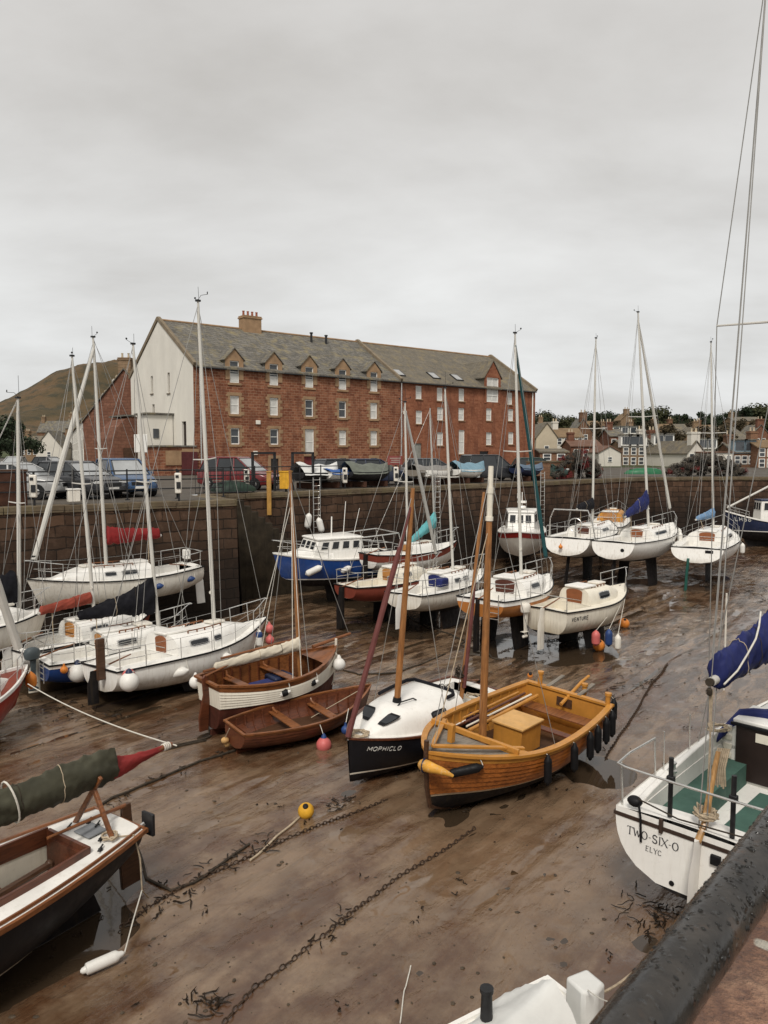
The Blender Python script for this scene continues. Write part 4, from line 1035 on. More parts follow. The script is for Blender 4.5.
def clinker_boat():
    ps=P(206,680,1.3); pb=P(334,647,1.36); M,L=boatM(ps,pb,3,-.02)
    h=Hull(L=L,B=1.75,kz=.08,zS=1.3,zM=1.18,zB=1.42,sb=.5,zt=.16,tm=.45,e=.72,eb=1.2,ohb=.1,ohs=.12,zw=.74,zf=.25,p=2.2,tr=.55,fb=.85)
    r=thing('clinker_sailing_boat','clinker boat with white planks, maroon bottom, varnished top strake and cream stowed sail','sailing boat',M=M)
    h.mesh(r,[ANTIR,CREAM,CREAM,VARN],{'boot':.02,'strake':.13},planks=6,lap=.024)
    open_shell(h,r,VARN,.6,frames=12,fmat=VARNR,floor=DKW)
    h.rail(r,VARN,.09,.05,dz=.015,out=.0,name='gunwale')
    h.deck(r,VARN,None,'foredeck',.78,.985,8,.03)
    thwart(h,r,.25,1.0,.22,VARN); thwart(h,r,.55,1.02,.22,VARN); thwart(h,r,.06,1.02,.25,VARN,knees=False)
    for k,(x,y) in enumerate(((1.5,-.1),(2.2,.2))):
        q=MB(); q.box((x,y,.82),(.6,.5,.3)); q.build('stowed_locker',CVN if k==0 else BLUED,r,bevel=.05)
    q=MB(); q.prism([(-.2,.15),(.02,.15),(.05,.9),(.02,1.36),(-.08,1.48),(-.15,1.4),(-.11,1.0),(-.22,.5)],-.03,.03,0,Matrix(((1,0,0,0),(0,0,1,0),(0,1,0,0),(0,0,0,1))))
    rd=q.build('rudder',VARNR,r,bevel=.01); q=MB(); q.tube([Vector((-.08,0,1.44)),Vector((.7,.06,1.58))],[.03,.02],8); q.build('tiller',VARN,rd)
    q=MB(); q.tube([Vector((h.L-.7,.12,1.5)),Vector((h.L+.55,.05,1.66))],[.05,.038],8); q.build('bowsprit',VARN,r)
    q=MB(); q.tube([Vector((h.L+.0,0,1.62)),Vector((h.L,0,1.2)),Vector((h.X(1,.5)+.01,0,.5)),Vector((h.X(.9,.1),0,.06))],.035,8); q.build('stem_post',CREAM,r)
    q=MB(); q.beam((.1,0,.05),(h.L*.9,0,.04),.07,.14); q.build('keel',ANTIR,r)
    foot=Vector((h.X(.7,1.3),0,.75))
    ms,tp=rig(r,M,h,foot,top_px=(290,470),r=.062,mat=VARNZ,wood=True,gear=False,backstay=False,head=False,chain_t=.6,bowp=(h.L+.5,.05,1.66),wire_r=.009)
    d=tp-foot
    for k,(t,y) in enumerate(((.45,.5),(.45,-.5),(.38,.55),(.38,-.55))):
        q=MB(); q.tube([foot+d*(.93-.08*(k//2)),h.top(t+.08,1 if y>0 else -1,.02,-.03)],.009,5); q.build('shroud',ROPEW,r)
    a=Vector((foot.x-.05,0,1.62)); b=Vector((-.05,.1,1.52))
    q=MB(); q.tube([a,b],[.045,.035],8); bo=q.build('boom',VARN,r)
    sail_cover(bo,a,b+Vector((.2,0,0)),CVC,.17,.085,seed=3,n=26,name='stowed_sail')
    q=MB(); q.tube([a+Vector((-.1,.03,.22)),b+Vector((.5,.05,.2))],[.035,.03],8); q.build('gaff',VARN,bo)
    s_=1 if (M@Vector((1,1,0))).y<(M@Vector((1,-1,0))).y else -1
    fender(M,h,.42,s_,'white fender with black ends along the clinker boat\'s side, the one nearer its stern',.5,.085,PLASTW,drop=.2,cap=RUB,tilt=74)
    fender(M,h,.66,s_,'white fender with black ends along the clinker boat\'s side, the one nearer its bow',.45,.085,PLASTW,drop=.22,cap=RUB,tilt=74)
    fender(M,h,.94,s_,'white ball fender at the bow of the maroon bottomed clinker boat',mat=PLASTW,drop=.1,ballr=.17)
    fender(M,h,.02,-s_,'white ball fender behind the rudder of the clinker boat',mat=PLASTW,drop=.02,ballr=.15)
    DIPS.append((ps.x,ps.y,.8,.05))
    return M,h
MCL,HCL=clinker_boat()

def skiff():
    ps=P(234,728,.56); pb=P(369,685,.78); M,L=boatM(ps,pb,5,0)
    h=Hull(L=L,B=1.42,kz=.03,zS=.58,zM=.55,zB=.8,sb=.6,zt=.16,tm=.45,e=.85,ohb=.2,ohs=-.05,zw=.1,zf=.2,tr=.5,fb=.8,p=2.2)
    r=thing('rowing_skiff','dark varnished clinker rowing skiff lying between the maroon and black hulls','rowing boat',M=M)
    h.mesh(r,[VARNR,VARNR,VARNR,VARN],{'boot':0,'strake':.05},planks=6,lap=.013)
    open_shell(h,r,VARNR,.16,frames=13,fmat=VARNR,floor=DKW)
    h.rail(r,VARN,.06,.035,dz=.01,out=.0,name='gunwale')
    for t in (.36,.64): thwart(h,r,t,.42,.22,VARN)
    thwart(h,r,.08,.38,.3,VARNR,knees=False)
    q=MB(); q.beam((.05,0,.0),(L*.9,0,.0),.04,.08); q.build('keel',VARNR,r)
    q=MB(); q.tube([Vector((L*.55,.1,.3)),Vector((L*.93,.03,.74))],.011,5); q.build('painter_line',ROPE,r)
    s_=1 if (M@Vector((1,1,0))).y<(M@Vector((1,-1,0))).y else -1
    fender(M,h,.46,s_,'faded red ball fender with blue neck on the rowing skiff',mat=PINKB,cap=BLUEB,drop=.22,ballr=.17)
    hang(M@Vector((L*.68,s_*.95,.62)),M@Vector((L*.78,s_*.45,.7)),'teal fender with blue end squeezed between skiff and black bow',.6,.13,TEALB,cap=BLUEB,tilt=-60,az=M.to_euler().z)
    hang(M@Vector((L*.6,s_*1.0,.5)),M@Vector((L*.7,s_*.6,.65)),'dark blue ball fender low beside the skiff and the black bow',mat=BLUEB,ballr=.18)
    w=M@Vector((-.12,.22,.34)); t=thing('mooring_float','small battered yellow float hanging at the skiff\'s transom','float',w)
    q=MB(); q.ball((0,0,-.1),.09,10,sq=(1,1,.8)); q.ball((.03,.05,-.2),.07,10); q.build('float_body',pm('faded_yellow',(.5,.3,.12),.7,.35,8,.4,30,streak=.5),t); q=MB(); q.tube([Vector((0,0,-.05)),Vector((.14,-.2,.24))],.01,5); q.build('line',ROPE,t)
    DIPS.append(((M@Vector((L*.4,0,0))).x,(M@Vector((L*.4,0,0))).y,.9,.05))
skiff()

def black_boat():
    ps=P(474,684,.9); pb=P(345,739,1.02); M,L=boatM(ps,pb,-4,-.02)
    h=Hull(L=L,B=2.05,kz=.05,zS=.92,zM=.9,zB=1.05,sb=.7,zt=.35,tm=.42,e=.75,eb=1.2,ohb=.14,zw=.3,zf=.15,p=2.6,tr=.5,fb=.85)
    r=thing('black_cabin_boat','black hulled gaff boat with rounded white cabin and two wooden masts','sailing boat',M=M)
    h.mesh(r,[ANTI,CREAM,BLACKP,BLACKP],{'boot':.035})
    h.deck(r,DECKW,(.05,.36,.6)); h.well(r,DECKW,.05,.36,.6,.5,seat=(.28,.2)); h.rail(r,VARNR,.05,.04,dz=.02,out=.0)
    c=Cab(h,.38,.74,.9,.86,.46,h1=.75); c.mesh(r,GEL)
    for sd in (1,-1): front_window(c,r,.775,.845,sd*.32,sd*.86); c.window(r,.52,.62,.35,.75,sd,RUB)
    q=MB(); 
    pts=[]
    for i in range(17):
        a=PI*i/16; pts.append(None)
    ed=[]
    edge=lambda t,sd:Vector((h.X(t,h.sh(t)),sd*c.w(t)*.74,c.topz(t)+.01))
    arc=[edge(t,-1) for t in (.66,.6,.54,.48,.43)]+[Vector((h.X(.4,1),u*c.w(.4)*.6,c.topz(.4)+.025)) for u in (-1,-.5,0,.5,1)]+[edge(t,1) for t in (.43,.48)]
    q.tube(arc,.04,7); q.build('cabin_edge_roll',CVB,r)
    q=MB(); q.tube([Vector((h.X(.6,1),.22,c.topz(.6)+.0)),Vector((h.X(.62,1),.2,c.topz(.6)+.06)),Vector((h.X(.7,1),.16,c.topz(.69)+.06)),Vector((h.X(.72,1),.15,c.topz(.72)-.02))],.016,6); q.build('grab_rail',BLKM,r)
    s_=1 if (M@Vector((1,1,0))).y<(M@Vector((1,-1,0))).y else -1
    # name near the bow on the near side
    def f(u,v):
        t=.93-u/L if s_>0 else .93-u/L
        z=h.sh(t)-.24+v; return h.pt(t,z,s_,.008)
    def f2(u,v):
        t=.945-u/L; z=h.sh(t)-.22+v; return h.pt(t,z,s_,.008)
    n_=(.3,s_*1,0)
    letters(r,'MOPHICLO',f2,n_,.085,INKW,wt=.17,slant=.28,gap=.2)
    lumpy(r,(h.X(.93,1),.0,h.sh(.93)+.02),.22,ROPE,'anchor_rope',7,80,.2); lumpy(r,(h.X(.2,1),-.3,h.sh(.2)-.1),.3,ROPED,'rope_heap',6,70,.8); lumpy(r,(h.X(.12,1),.3,h.sh(.1)-.1),.25,ROPE,'rope_heap',16,40,.3)
    foot=Vector((h.X(.68,1),0,c.topz(.68)-.1))
    ms,tp=rig(r,M,h,foot,top_px=(413,488),r=.07,mat=VARNZ,wood=True,gear=False,backstay=False,head=False,chain_t=.58)
    q=MB(); q.lathe([(.1,0),(.1,.03),(.085,.12),(.08,.14)],Matrix.Translation(foot+Vector((0,0,.06))),12); q.build('mast_boot',RUB,ms)
    # rolled tan sail on the forestay
    d=tp-foot; a=foot+d*.93; b=Vector((L*1.0,0,1.1)); q=MB(); pts=[a+(b-a)*(i/14) for i in range(15)]
    q.tube(pts,[.022+.035*min(1,i/4)*(1+.1*math.sin(i*2.3)) for i in range(15)],8); q.build('furled_headsail',TANS,r)
    foot2=Vector((h.X(.14,1),0,.75))
    ms2,tp2=rig(r,M,h,foot2,top_px=(484,492),r=.055,mat=VARNZ,wood=True,gear=False,stays=False,head=False)
    q=MB(); d2=tp2-foot2; q.tube([foot2+d2*.06+Vector((.03,.06,0)),foot2+d2*.4+Vector((.02,.05,0)),foot2+d2*.66],[.05,.045,.03],8); q.build('rolled_mizzen',TANS,ms2)
    lumpy(r,foot2+Vector((.0,-.05,.5)),.16,ROPED,'hanging_rope',26,90,2.2)
    rudder(r,h,ANTI,z0=.05,x=-.02,chord=.3,tiller=True)
    keels(r,h,'fin',t0=.2,t1=.7)
    fender(M,h,.7,s_,'dark blue ball fender on the black cabin boat\'s side beside the yellow bow fender',mat=BLUEB,cap=BLUEB,drop=.12,ballr=.16)
    DIPS.append((pb.x,pb.y,.9,.06)); DIPS.append(((M@Vector((L*.5,0,0))).x,(M@Vector((L*.5,0,0))).y,1.1,.05))
black_boat()
# --- the cruisers on the left -------------------------------------------------------------
SIDE=lambda M:1 if (M@Vector((1,1,0))).y<(M@Vector((1,-1,0))).y else -1
def l1():
    r,h,c,M=yacht('sailing_yacht','large white sailing yacht with black rubbing line and ball fenders at its stern','sailing yacht',(100,668,1.0),(268,617,1.42),
        dict(B=2.25,kz=.12,zM=1.02,sb=.78,zt=.4,tm=.42,e=.72,ohb=.75,ohs=.0,zw=.3),roll=-3,hullmats=[ANTI,GEL,GEL,GEL],bands={'boot':.03},
        cabk=(.33,.66,.9,.76,.5),cockpit=(.04,.32,.6,.55),keel='twin',wash=None,windows=((.4,.52),),guard=True,rud=None)
    c.window(r,.55,.6,.36,.7,1); c.window(r,.55,.6,.36,.7,-1)
    washboard(r,h,c,PLYR,.5,.6); s_=SIDE(M)
    rudder(r,h,ANTI,z0=.1,z1=.95,x=-.05,chord=.3,th=.03)
    q=MB(); q.prism([(-.1,-.5),(.12,-.5),(.14,.55),(-.08,.55)],-.05,.05,0,Matrix.Translation((-.12,s_*.3,1.25))@Matrix(((1,0,0,0),(0,0,1,0),(0,1,0,0),(0,0,0,1)))); q.build('lifted_rudder',GREYW if False else DKW,r,bevel=.02)
    rig(r,M,h,Vector((h.X(.66,1),0,c.topz(.64)-.1)),top_px=(198,301),r=.07,mat=MASTW,sw=.55,chain_t=.56,wire_r=.009)
    fender(M,h,.03,s_,'white ball fender with navy neck at the large white yacht\'s near quarter',mat=PLASTW,cap=BLUED,drop=-.05,ballr=.24)
    fender(M,h,.0,-s_,'white ball fender with navy neck between the blue hull and the white yacht\'s transom',mat=PLASTW,cap=BLUED,drop=.0,ballr=.25)
    fender(M,h,.33,s_,'long white sausage fender low on the large white yacht, nearest its stern',.7,.12,PLASTW,drop=.3,tilt=76)
    fender(M,h,.6,s_,'white sausage fender midway along the large white yacht',.55,.11,PLASTW,drop=.25,tilt=80)
    fender(M,h,.86,s_,'white upright fender with blue top near the large white yacht\'s bow',.5,.1,PLASTW,cap=BLUEB,drop=.02)
    for k,dp in enumerate((.15,.5)): fender(M,h,.985,s_,('upper' if k==0 else 'lower')+' of two red ball fenders at the large white yacht\'s bow',mat=PINKB,drop=dp,ballr=.14)
    t=thing('lifebuoy','small red and white horseshoe ring hanging on the large white yacht\'s quarter','lifebuoy',M@Vector((.25,s_*(h.b(.05)+.05),h.zS-.12)),M.to_euler().z)
    q=MB(); q.tube([Vector((.14*math.cos(a),0,.14*math.sin(a))) for a in [2*PI*i/16 for i in range(16)]],.04,8,closed=True); q.build('ring',PINKB,t)
    q=MB(); q.tube([Vector((-.12,.045*s_,-.1)),Vector((.12,.045*s_,.1))],.012,5); q.build('grab_line',ROPEW,t)
l1()
def l2():
    r,h,c,M=yacht('sailing_yacht','white cabin yacht with royal blue hull and orange hatch behind the ball fenders','sailing yacht',(40,661,.92),(190,622,1.3),
        dict(B=1.85,kz=.08,zM=.92,sb=.72,zt=.4,tm=.42,e=.75,ohb=.5,zw=.3),hullmats=[ANTI,CREAM,BLUEH,GEL],bands={'boot':.03,'strake':.1},
        cabk=(.36,.66,.88,.74,.5),cockpit=(.05,.35,.62,.5),wash=(PLYO,.42,.6),windows=((.42,.56),),rud=dict(mat=CREAM,z0=.1,chord=.3))
    rig(r,M,h,Vector((h.X(.78,1),0,c.topz(.76)-.1)),top_px=(133,344),r=.066,mat=MASTW,boom=(.75,2.35,-.1,.0),cover=(CVB,.5,.12),sw=.5,chain_t=.55)
    outboard(r,Vector((-.2,-SIDE(M)*-.25,1.05)),pm('outboard_grey',(.06,.075,.08),.45),1.0)
    q=MB()
    for z in (.5,.65,.8): q.tube([Vector((-.05,-.1,z)),Vector((-.05,-.4,z))],.014,6)
    for y in (-.1,-.4): q.tube([Vector((-.05,y,.4)),Vector((-.05,y,.95))],.014,6)
    q.build('boarding_ladder',STEEL,r)
    s_=SIDE(M); fender(M,h,.07,s_,'small orange float on the royal blue hull\'s quarter',mat=ORNB,drop=.0,ballr=.1)
l2()
def l3():
    r,h,c,M=yacht('sailing_yacht','white yacht with red wedge on its bow and rust red boom cover','sailing yacht',(12,650,.95),(151,611,1.25),
        dict(B=1.75,kz=.05,zM=.95,sb=.7,zt=.4,tm=.42,e=.75,ohb=.5,zw=.3),hullmats=[ANTI,CREAM,GEL,GEL],bands={'boot':.03},
        cabk=(.38,.66,.88,.74,.48),cockpit=(.05,.37,.62,.5),wash=(PLYO,.45,.62),windows=((.44,.58),),rud=dict(mat=GEL,z0=.1,chord=.3))
    q=MB()
    for sd in (1,-1): q.grid([[h.pt(t,h.sh(t)-.02-(.5*(t-.86)/.14)*k/3,sd,.006) for k in range(4)] for t in [.86+.138*i/6 for i in range(7)]])
    q.build('bow_flash',REDB,r)
    rig(r,M,h,Vector((h.X(.56,1),0,c.topz(.56)-.1)),top_px=(72,356),r=.066,mat=MASTW,boom=(.62,1.75,-.12,0),cover=(CVRB,.17,.13),sw=.5,chain_t=.56)
l3()
def l4():
    r,h,c,M=yacht('sailing_yacht','white yacht lying against the harbour wall with bright red boom cover','sailing yacht',(193,564,2.4),(26,579,2.5),
        dict(B=2.15,kz=1.15,zM=2.25,sb=.72,zt=1.75,tm=.42,e=.75,ohb=.6,ohs=-.1,zw=1.5),hullmats=[ANTI,RUB,GELD,GELD],bands={'boot':.03},
        cabk=(.33,.68,.88,.74,.42),cockpit=(.05,.32,.6,1.9),keel='fin',keelk=dict(t0=.35,t1=.6),wash=(PLYR,.5,.5),windows=((.42,.52),(.55,.62)),rud=dict(mat=GEL,z0=.9,z1=2.3,tiller=True))
    s_=SIDE(M)
    rig(r,M,h,Vector((h.X(.58,1),0,c.topz(.58)-.1)),top_px=(93,337),r=.072,mat=MASTW,boom=(.95,2.0,.02,0),cover=(CVR,.3,.17),sw=.5,chain_t=.52,furl=MASTW,furl_r=.085)
    for t,n in ((.08,'aft'),(.3,'forward')): fender(M,h,t,s_,n+' of two dark blue fenders on the white yacht by the wall',.42,.1,BLUEB,drop=.3,tilt=80)
    q=MB(); q.box((.1,-.3,2.75),(.2,.3,.35)); q.build('danbuoy_case',GEL,r,bevel=.03)
l4()
def l5():
    r,h,c,M=yacht('sailing_yacht','white yacht at the left edge with black cover wrapped round its mast foot','sailing yacht',(-95,636,1.75),(48,607,1.85),
        dict(B=1.7,kz=.6,zM=1.7,sb=.7,zt=1.1,tm=.42,e=.75,ohb=.5,zw=.95),hullmats=[ANTI,RUB,GELD,GELD],cabk=(.38,.66,.86,.7,.4),cockpit=(.05,.37,.6,1.3),wash=(PLYR,.45,.5),windows=((.44,.56),),rud=dict(mat=GEL,z0=.5))
    rig(r,M,h,Vector((h.X(.82,1),0,h.sh(.8))),top_px=(18,398),r=.07,mat=MASTW,boom=(.5,2.6,.3,0),cover=(CVB,.5,.15),sw=.45,chain_t=.72)
l5()
def l6():
    ps=P(-190,745,1.3); pb=P(27,668,1.25); M,L=boatM(ps,pb,0,0)
    h=Hull(L=L,B=2.2,kz=.1,zS=1.2,zM=1.08,zB=1.28,sb=.75,zt=.5,e=.75,ohb=.6,zw=.32,zf=.45,p=2.1)
    r=thing('sailing_yacht','bright red yacht at the left edge with white toe rail and rolled headsail','sailing yacht',M=M)
    h.mesh(r,[ANTI,CREAM,REDH,REDH],{'boot':.02}); h.deck(r,REDB,(.05,.4,.6)); h.well(r,DECKW,.05,.4,.6,.6); h.rail(r,GEL,.06,.08,dz=.02,out=0)
    c=Cab(h,.42,.68,.86,.7,.4); c.mesh(r,GEL)
    for sd in (1,-1): c.window(r,.48,.6,.36,.72,sd)
    pulpit(r,h); guards(r,h,n=3); pushpit(r,h); keels(r,h)
    rig(r,M,h,Vector((h.X(.56,1),0,c.topz(.56)-.1)),top=Vector((h.X(.54,1),.1,8.6)),r=.066,mat=MASTW,furl=MASTW,furl_r=.1)
    hang(M@Vector((L*.985,SIDE(M)*.18,1.2)),M@Vector((L*.96,0,1.3)),'orange pear shaped float under the red yacht\'s bow',.4,.13,ORNB)
l6()
# --- the cruisers in the middle ---------------------------------------------------------------
def m1():
    r,h,c,M=yacht('sailing_yacht','white bilge keel yacht with navy hatch in the middle of the harbour','sailing yacht',(403,594,1.5),(483,568,1.75),
        dict(B=1.95,kz=.55,zM=1.45,sb=.8,zt=.95,e=.72,ohb=.5,zw=.78),hullmats=[ANTI,RUB,GELD,GELD],cabk=(.36,.66,.88,.76,.5),cockpit=(.04,.35,.64,1.0),
        wash=(CVN,.55,.75),windows=((.42,.5),(.53,.6)),rud=dict(mat=GEL,z0=.3,z1=1.5,chord=.42,th=.04,x=-.03),keelk=dict(t0=.3,t1=.55))
    rig(r,M,h,Vector((h.X(.6,1),0,c.topz(.6)-.1)),top_px=(445,388),r=.066,mat=MASTW,sw=.5,chain_t=.54)
    s_=SIDE(M); fender(M,h,.5,s_,'white fender on the navy hatched bilge keel yacht\'s side',.42,.09,PLASTW,drop=.3,tilt=70)
    q=MB(); q.box((h.X(.3,1),s_*.5,1.75),(.5,.4,.3)); q.build('cockpit_locker',CVN,r,bevel=.05)
m1()
def m2():
    r,h,c,M=yacht('sailing_yacht','weathered rust red yacht with orange hatch and its rudder clear of the mud','sailing yacht',(345,586,1.6),(440,566,1.85),
        dict(B=1.75,kz=.75,zM=1.55,sb=.72,zt=1.15,e=.75,ohb=.5,zw=.95),hullmats=[ANTI,CREAM,REDB,REDB],bands={'boot':.03},cabk=(.42,.66,.86,.7,.5),cockpit=(.05,.41,.6,1.2),
        wash=(PLYO,.52,.66),windows=((.48,.58),),rud=dict(mat=ANTI,z0=.05,z1=1.6,chord=.36,th=.04,x=-.05),keelk=dict(t0=.34,t1=.52),deckmat=CREAM,cabmat=CREAM)
    rig(r,M,h,Vector((h.X(.66,1),0,c.topz(.6)-.1)),top_px=(405,402),r=.06,mat=MASTW,furl=ALU,furl_r=.07,sw=.45,chain_t=.6)
    fender(M,h,.42,SIDE(M),'white upright fender on the rust red yacht\'s side',.42,.08,PLASTW,drop=.02)
m2()
def m3():
    r,h,c,M=yacht('sailing_yacht','white sailing boat with red sheer stripe and turquoise sail cover beyond the rust red yacht','sailing yacht',(368,554,2.3),(457,540,2.5),
        dict(B=1.7,kz=1.25,zM=2.2,sb=.7,zt=1.7,e=.75,ohb=.55,zw=1.5),hullmats=[ANTI,CREAM,GEL,REDB],bands={'boot':.03,'strake':.3},cabk=(.4,.62,.8,.7,.34),cockpit=(.05,.39,.6,1.8),wash=(PLYO,.5,.5),windows=(),rud=dict(mat=ANTI,z0=.5,z1=2.3),guard=False)
    ft=Vector((h.X(.8,1),0,h.sh(.8))); inv=M.inverted(); 
    rig(r,M,h,ft,top_px=(430,408),r=.05,mat=ALU,sw=.4,chain_t=.7,head=False)
    q=MB(); a=ft+Vector((.0,0,1.05)); b=ft+Vector((-1.6,0,.2)); q.tube([a,b],.03,6); bo=q.build('boom',ALU,r); sail_cover(bo,a,b,CVT,.34,.14,n=16)
m3()
def m4():
    r,h,c,M=yacht('sailing_yacht','white yacht with orange lower hull and dark brown hatch standing on bilge keels','sailing yacht',(480,599,1.78),(549,573,2.02),
        dict(B=2.1,kz=.95,zM=1.72,sb=.82,zt=1.2,e=.7,ohb=.5,zw=1.08),hullmats=[ANTI,ORNH,ORNH,GEL],bands={'boot':.05,'strake':.16},cabk=(.33,.66,.9,.8,.5),cockpit=(.04,.32,.64,1.35),
        wash=(PLYB,.75,.6),windows=((.42,.55),),rud=dict(mat=ANTI,z0=.1,z1=1.8,chord=.36,x=-.04),keelk=dict(t0=.2,t1=.46,y=.5),guard=True)
    rig(r,M,h,Vector((h.X(.58,1),0,c.topz(.58)-.1)),top_px=(515,333),r=.068,mat=MASTW,furl=TEALS,furl_r=.075,sw=.55,chain_t=.52)
    q=MB(); s_=SIDE(M)
    for z in (1.2,1.4,1.6): q.tube([Vector((-.06,s_*.35,z)),Vector((-.06,s_*.72,z))],.014,6)
    for y in (.35,.72): q.tube([Vector((-.06,s_*y,1.1)),Vector((-.06,s_*y,2.0))],.014,6)
    q.build('boarding_ladder',STEEL,r)
m4()
def m5():
    r,h,c,M=yacht('sailing_boat','small white sailing boat lettered at the stern quarter with rust coloured hatch','sailing boat',(545,609,1.45),(625,583,1.75),
        dict(B=2.0,kz=.5,zM=1.42,sb=.84,zt=.62,e=.68,ohb=.55,zw=.68),hullmats=[ANTI,RUB,CREAM,CREAM],bands={'boot':.02},cabk=(.34,.62,.84,.64,.52),cockpit=(.04,.33,.7,1.02),
        wash=(PLYR,.62,.72),windows=((.46,.6,.3,.75),),rud=dict(mat=GELD,z0=.15,z1=1.5,chord=.34,x=-.04),keelk=dict(t0=.3,t1=.58,y=.42),guard=False,push=False,deckmat=CREAM,cabmat=CREAM)
    s_=SIDE(M)
    def f(u,v):
        t=.045+u/h.L; return h.pt(t,h.sh(t)-.3+v,s_,.008)
    letters(r,'VENTURE',f,(-.2,s_,0),.12,INK,wt=.17,gap=.25)
    q=MB(); q.tube([h.top(.02,1,.0,-.1),h.top(.02,1,.45,-.1),h.top(.02,-1,.45,-.1),h.top(.02,-1,0,-.1)],.016,7); q.build('stern_rail',STEEL,r)
    outboard(r,Vector((-.3,-s_*.5,1.3)),GELD,1.0)
    base=M@Vector((h.L*.8,s_*.9,0))
    hang(P(596,630,.75),M@h.top(.72,s_),'red orange fender hanging beneath the lettered white boat\'s side',.5,.14,PINKB)
    hang(P(609,629,.8),M@h.top(.8,s_),'navy fender hanging beneath the lettered white boat\'s bow',.55,.12,BLUEB)
    hang(P(618,634,.75),M@h.top(.85,s_),'pale grey fender standing in the mud under the lettered white boat\'s bow',.5,.1,GELD)
    q_=P(560,655); DIPS.append((q_.x,q_.y,1.3,.13)); q_=P(590,650); DIPS.append((q_.x,q_.y,1.1,.12))
m5()
# --- the cruisers on the right ------------------------------------------------------------------
def r1():
    r,h,c,M=yacht('sailing_yacht','white yacht with stainless stern arch and an orange ball at its transom','sailing yacht',(567,538,2.35),(609,520,2.75),
        dict(B=2.7,kz=1.1,zM=2.3,sb=.84,zt=1.5,e=.85,ohb=.8,ohs=-.35,zw=1.35),hullmats=[ANTI,RUB,GEL,GEL],bands={'boot':.02},cabk=(.36,.66,.9,.7,.45),cockpit=(.04,.35,.62,1.85),wash=(PLYB,.6,.6),windows=((.42,.58),),
        rud=dict(mat=ANTI,z0=.1,z1=1.9,chord=.4,x=.7,tiller=False,th=.06),keel='fin',keelk=dict(t0=.35,t1=.6))
    q=MB()
    for y0 in (1,-1): pass
    q.tube([h.top(.1,1,0,-.05),h.top(.07,1,.9,-.15),Vector((.45,h.b(.05)*.72,h.zS+1.35)),Vector((.45,-h.b(.05)*.72,h.zS+1.35)),h.top(.07,-1,.9,-.15),h.top(.1,-1,0,-.05)],.036,8); q.build('stern_arch',STEEL,r)
    q=MB(); q.tube([Vector((1.2,.0,h.zS-.4)),Vector((1.2,0,h.zS+.55))],.05,8); q.tube([Vector((1.13,.34*math.cos(a),h.zS+.55+.34*math.sin(a))) for a in [2*PI*i/18 for i in range(18)]],.022,6,closed=True); q.build('steering_wheel',STEEL,r)
    rig(r,M,h,Vector((h.X(.6,1),0,c.topz(.6)-.1)),top_px=(596,338),r=.075,mat=MASTW,boom=(1.0,2.4,.0,0),cover=(CVB,.3,.14),sw=.7,chain_t=.54)
    hang(M@Vector((-.32,.2,2.05)),M@Vector((0,.2,2.5)),'bright orange ball buoy on the transom below the stern arch',mat=ORNB,ballr=.22)
r1()
def r2():
    r,h,c,M=yacht('sailing_yacht','white yacht with royal blue boom cover on tall keels near the far wall','sailing yacht',(613,542,2.35),(673,522,2.75),
        dict(B=2.55,kz=1.15,zM=2.3,sb=.8,zt=1.55,e=.85,ohb=.8,ohs=-.3,zw=1.4),hullmats=[ANTI,RUB,GEL,GEL],bands={'boot':.02},cabk=(.36,.66,.9,.7,.45),cockpit=(.04,.35,.62,1.85),wash=(PLYR,.62,.62),windows=((.4,.6),),
        rud=dict(mat=ANTI,z0=.3,z1=1.9,chord=.4,x=.6,tiller=False,th=.06),keelk=dict(t0=.3,t1=.48,y=.5))
    rig(r,M,h,Vector((h.X(.58,1),0,c.topz(.58)-.1)),top_px=(638,312),r=.08,mat=MASTW,boom=(1.25,2.7,-.5,0),cover=(CVN,.45,.16),sw=.75,chain_t=.52,furl=MASTW,furl_r=.075)
    s_=SIDE(M)
    for k,t in enumerate((.78,.88)): fender(M,h,t,s_,('first' if k==0 else 'second')+' white sausage fender at the blue covered yacht\'s bow, counted from the stern',.6,.13,PLASTW,drop=.05)
    q=MB(); q.lathe([(.09,0),(.09,.01)],Matrix.Translation((h.X(0,2.0)-.01,-.5,2.0))@Matrix.Rotation(-PI/2,4,'Y'),12); q.build('exhaust_port',RUB,r)
r2()
def r3():
    r,h,c,M=yacht('sailing_yacht','white yacht seen stern on with rust brown hatch and green rudder','sailing yacht',(697,548,2.0),(723,525,2.4),
        dict(B=2.75,kz=.95,zM=2.0,sb=.84,zt=1.3,e=.85,ohb=.8,ohs=-.3,zw=1.15),hullmats=[ANTI,RUB,GEL,GEL],bands={'boot':.02},cabk=(.34,.66,.9,.74,.5),cockpit=(.04,.33,.62,1.5),wash=(PLYR,.75,.7),windows=((.42,.56),),
        rud=dict(mat=pm('green_rudder',(.02,.11,.085),.6),z0=.05,z1=1.5,chord=.45,x=.05,y=.35,tiller=False,th=.06),keel='fin',keelk=dict(t0=.3,t1=.6))
    rig(r,M,h,Vector((h.X(.6,1),0,c.topz(.58)-.1)),top_px=(711,342),r=.07,mat=MASTW,boom=(.8,2.2,-.1,.5),cover=(CVBL,.26,.1),sw=.7,chain_t=.54)
    s_=-1
    fender(M,h,.5,-1,'white fender on the green ruddered yacht\'s right side',.55,.12,PLASTW,drop=.1)
    q=MB(); q.box((h.X(0,1.85)-.02,-.55,1.85),(.05,.36,.14)); q.build('dark_locker',RUB,r,bevel=.03)
r3()
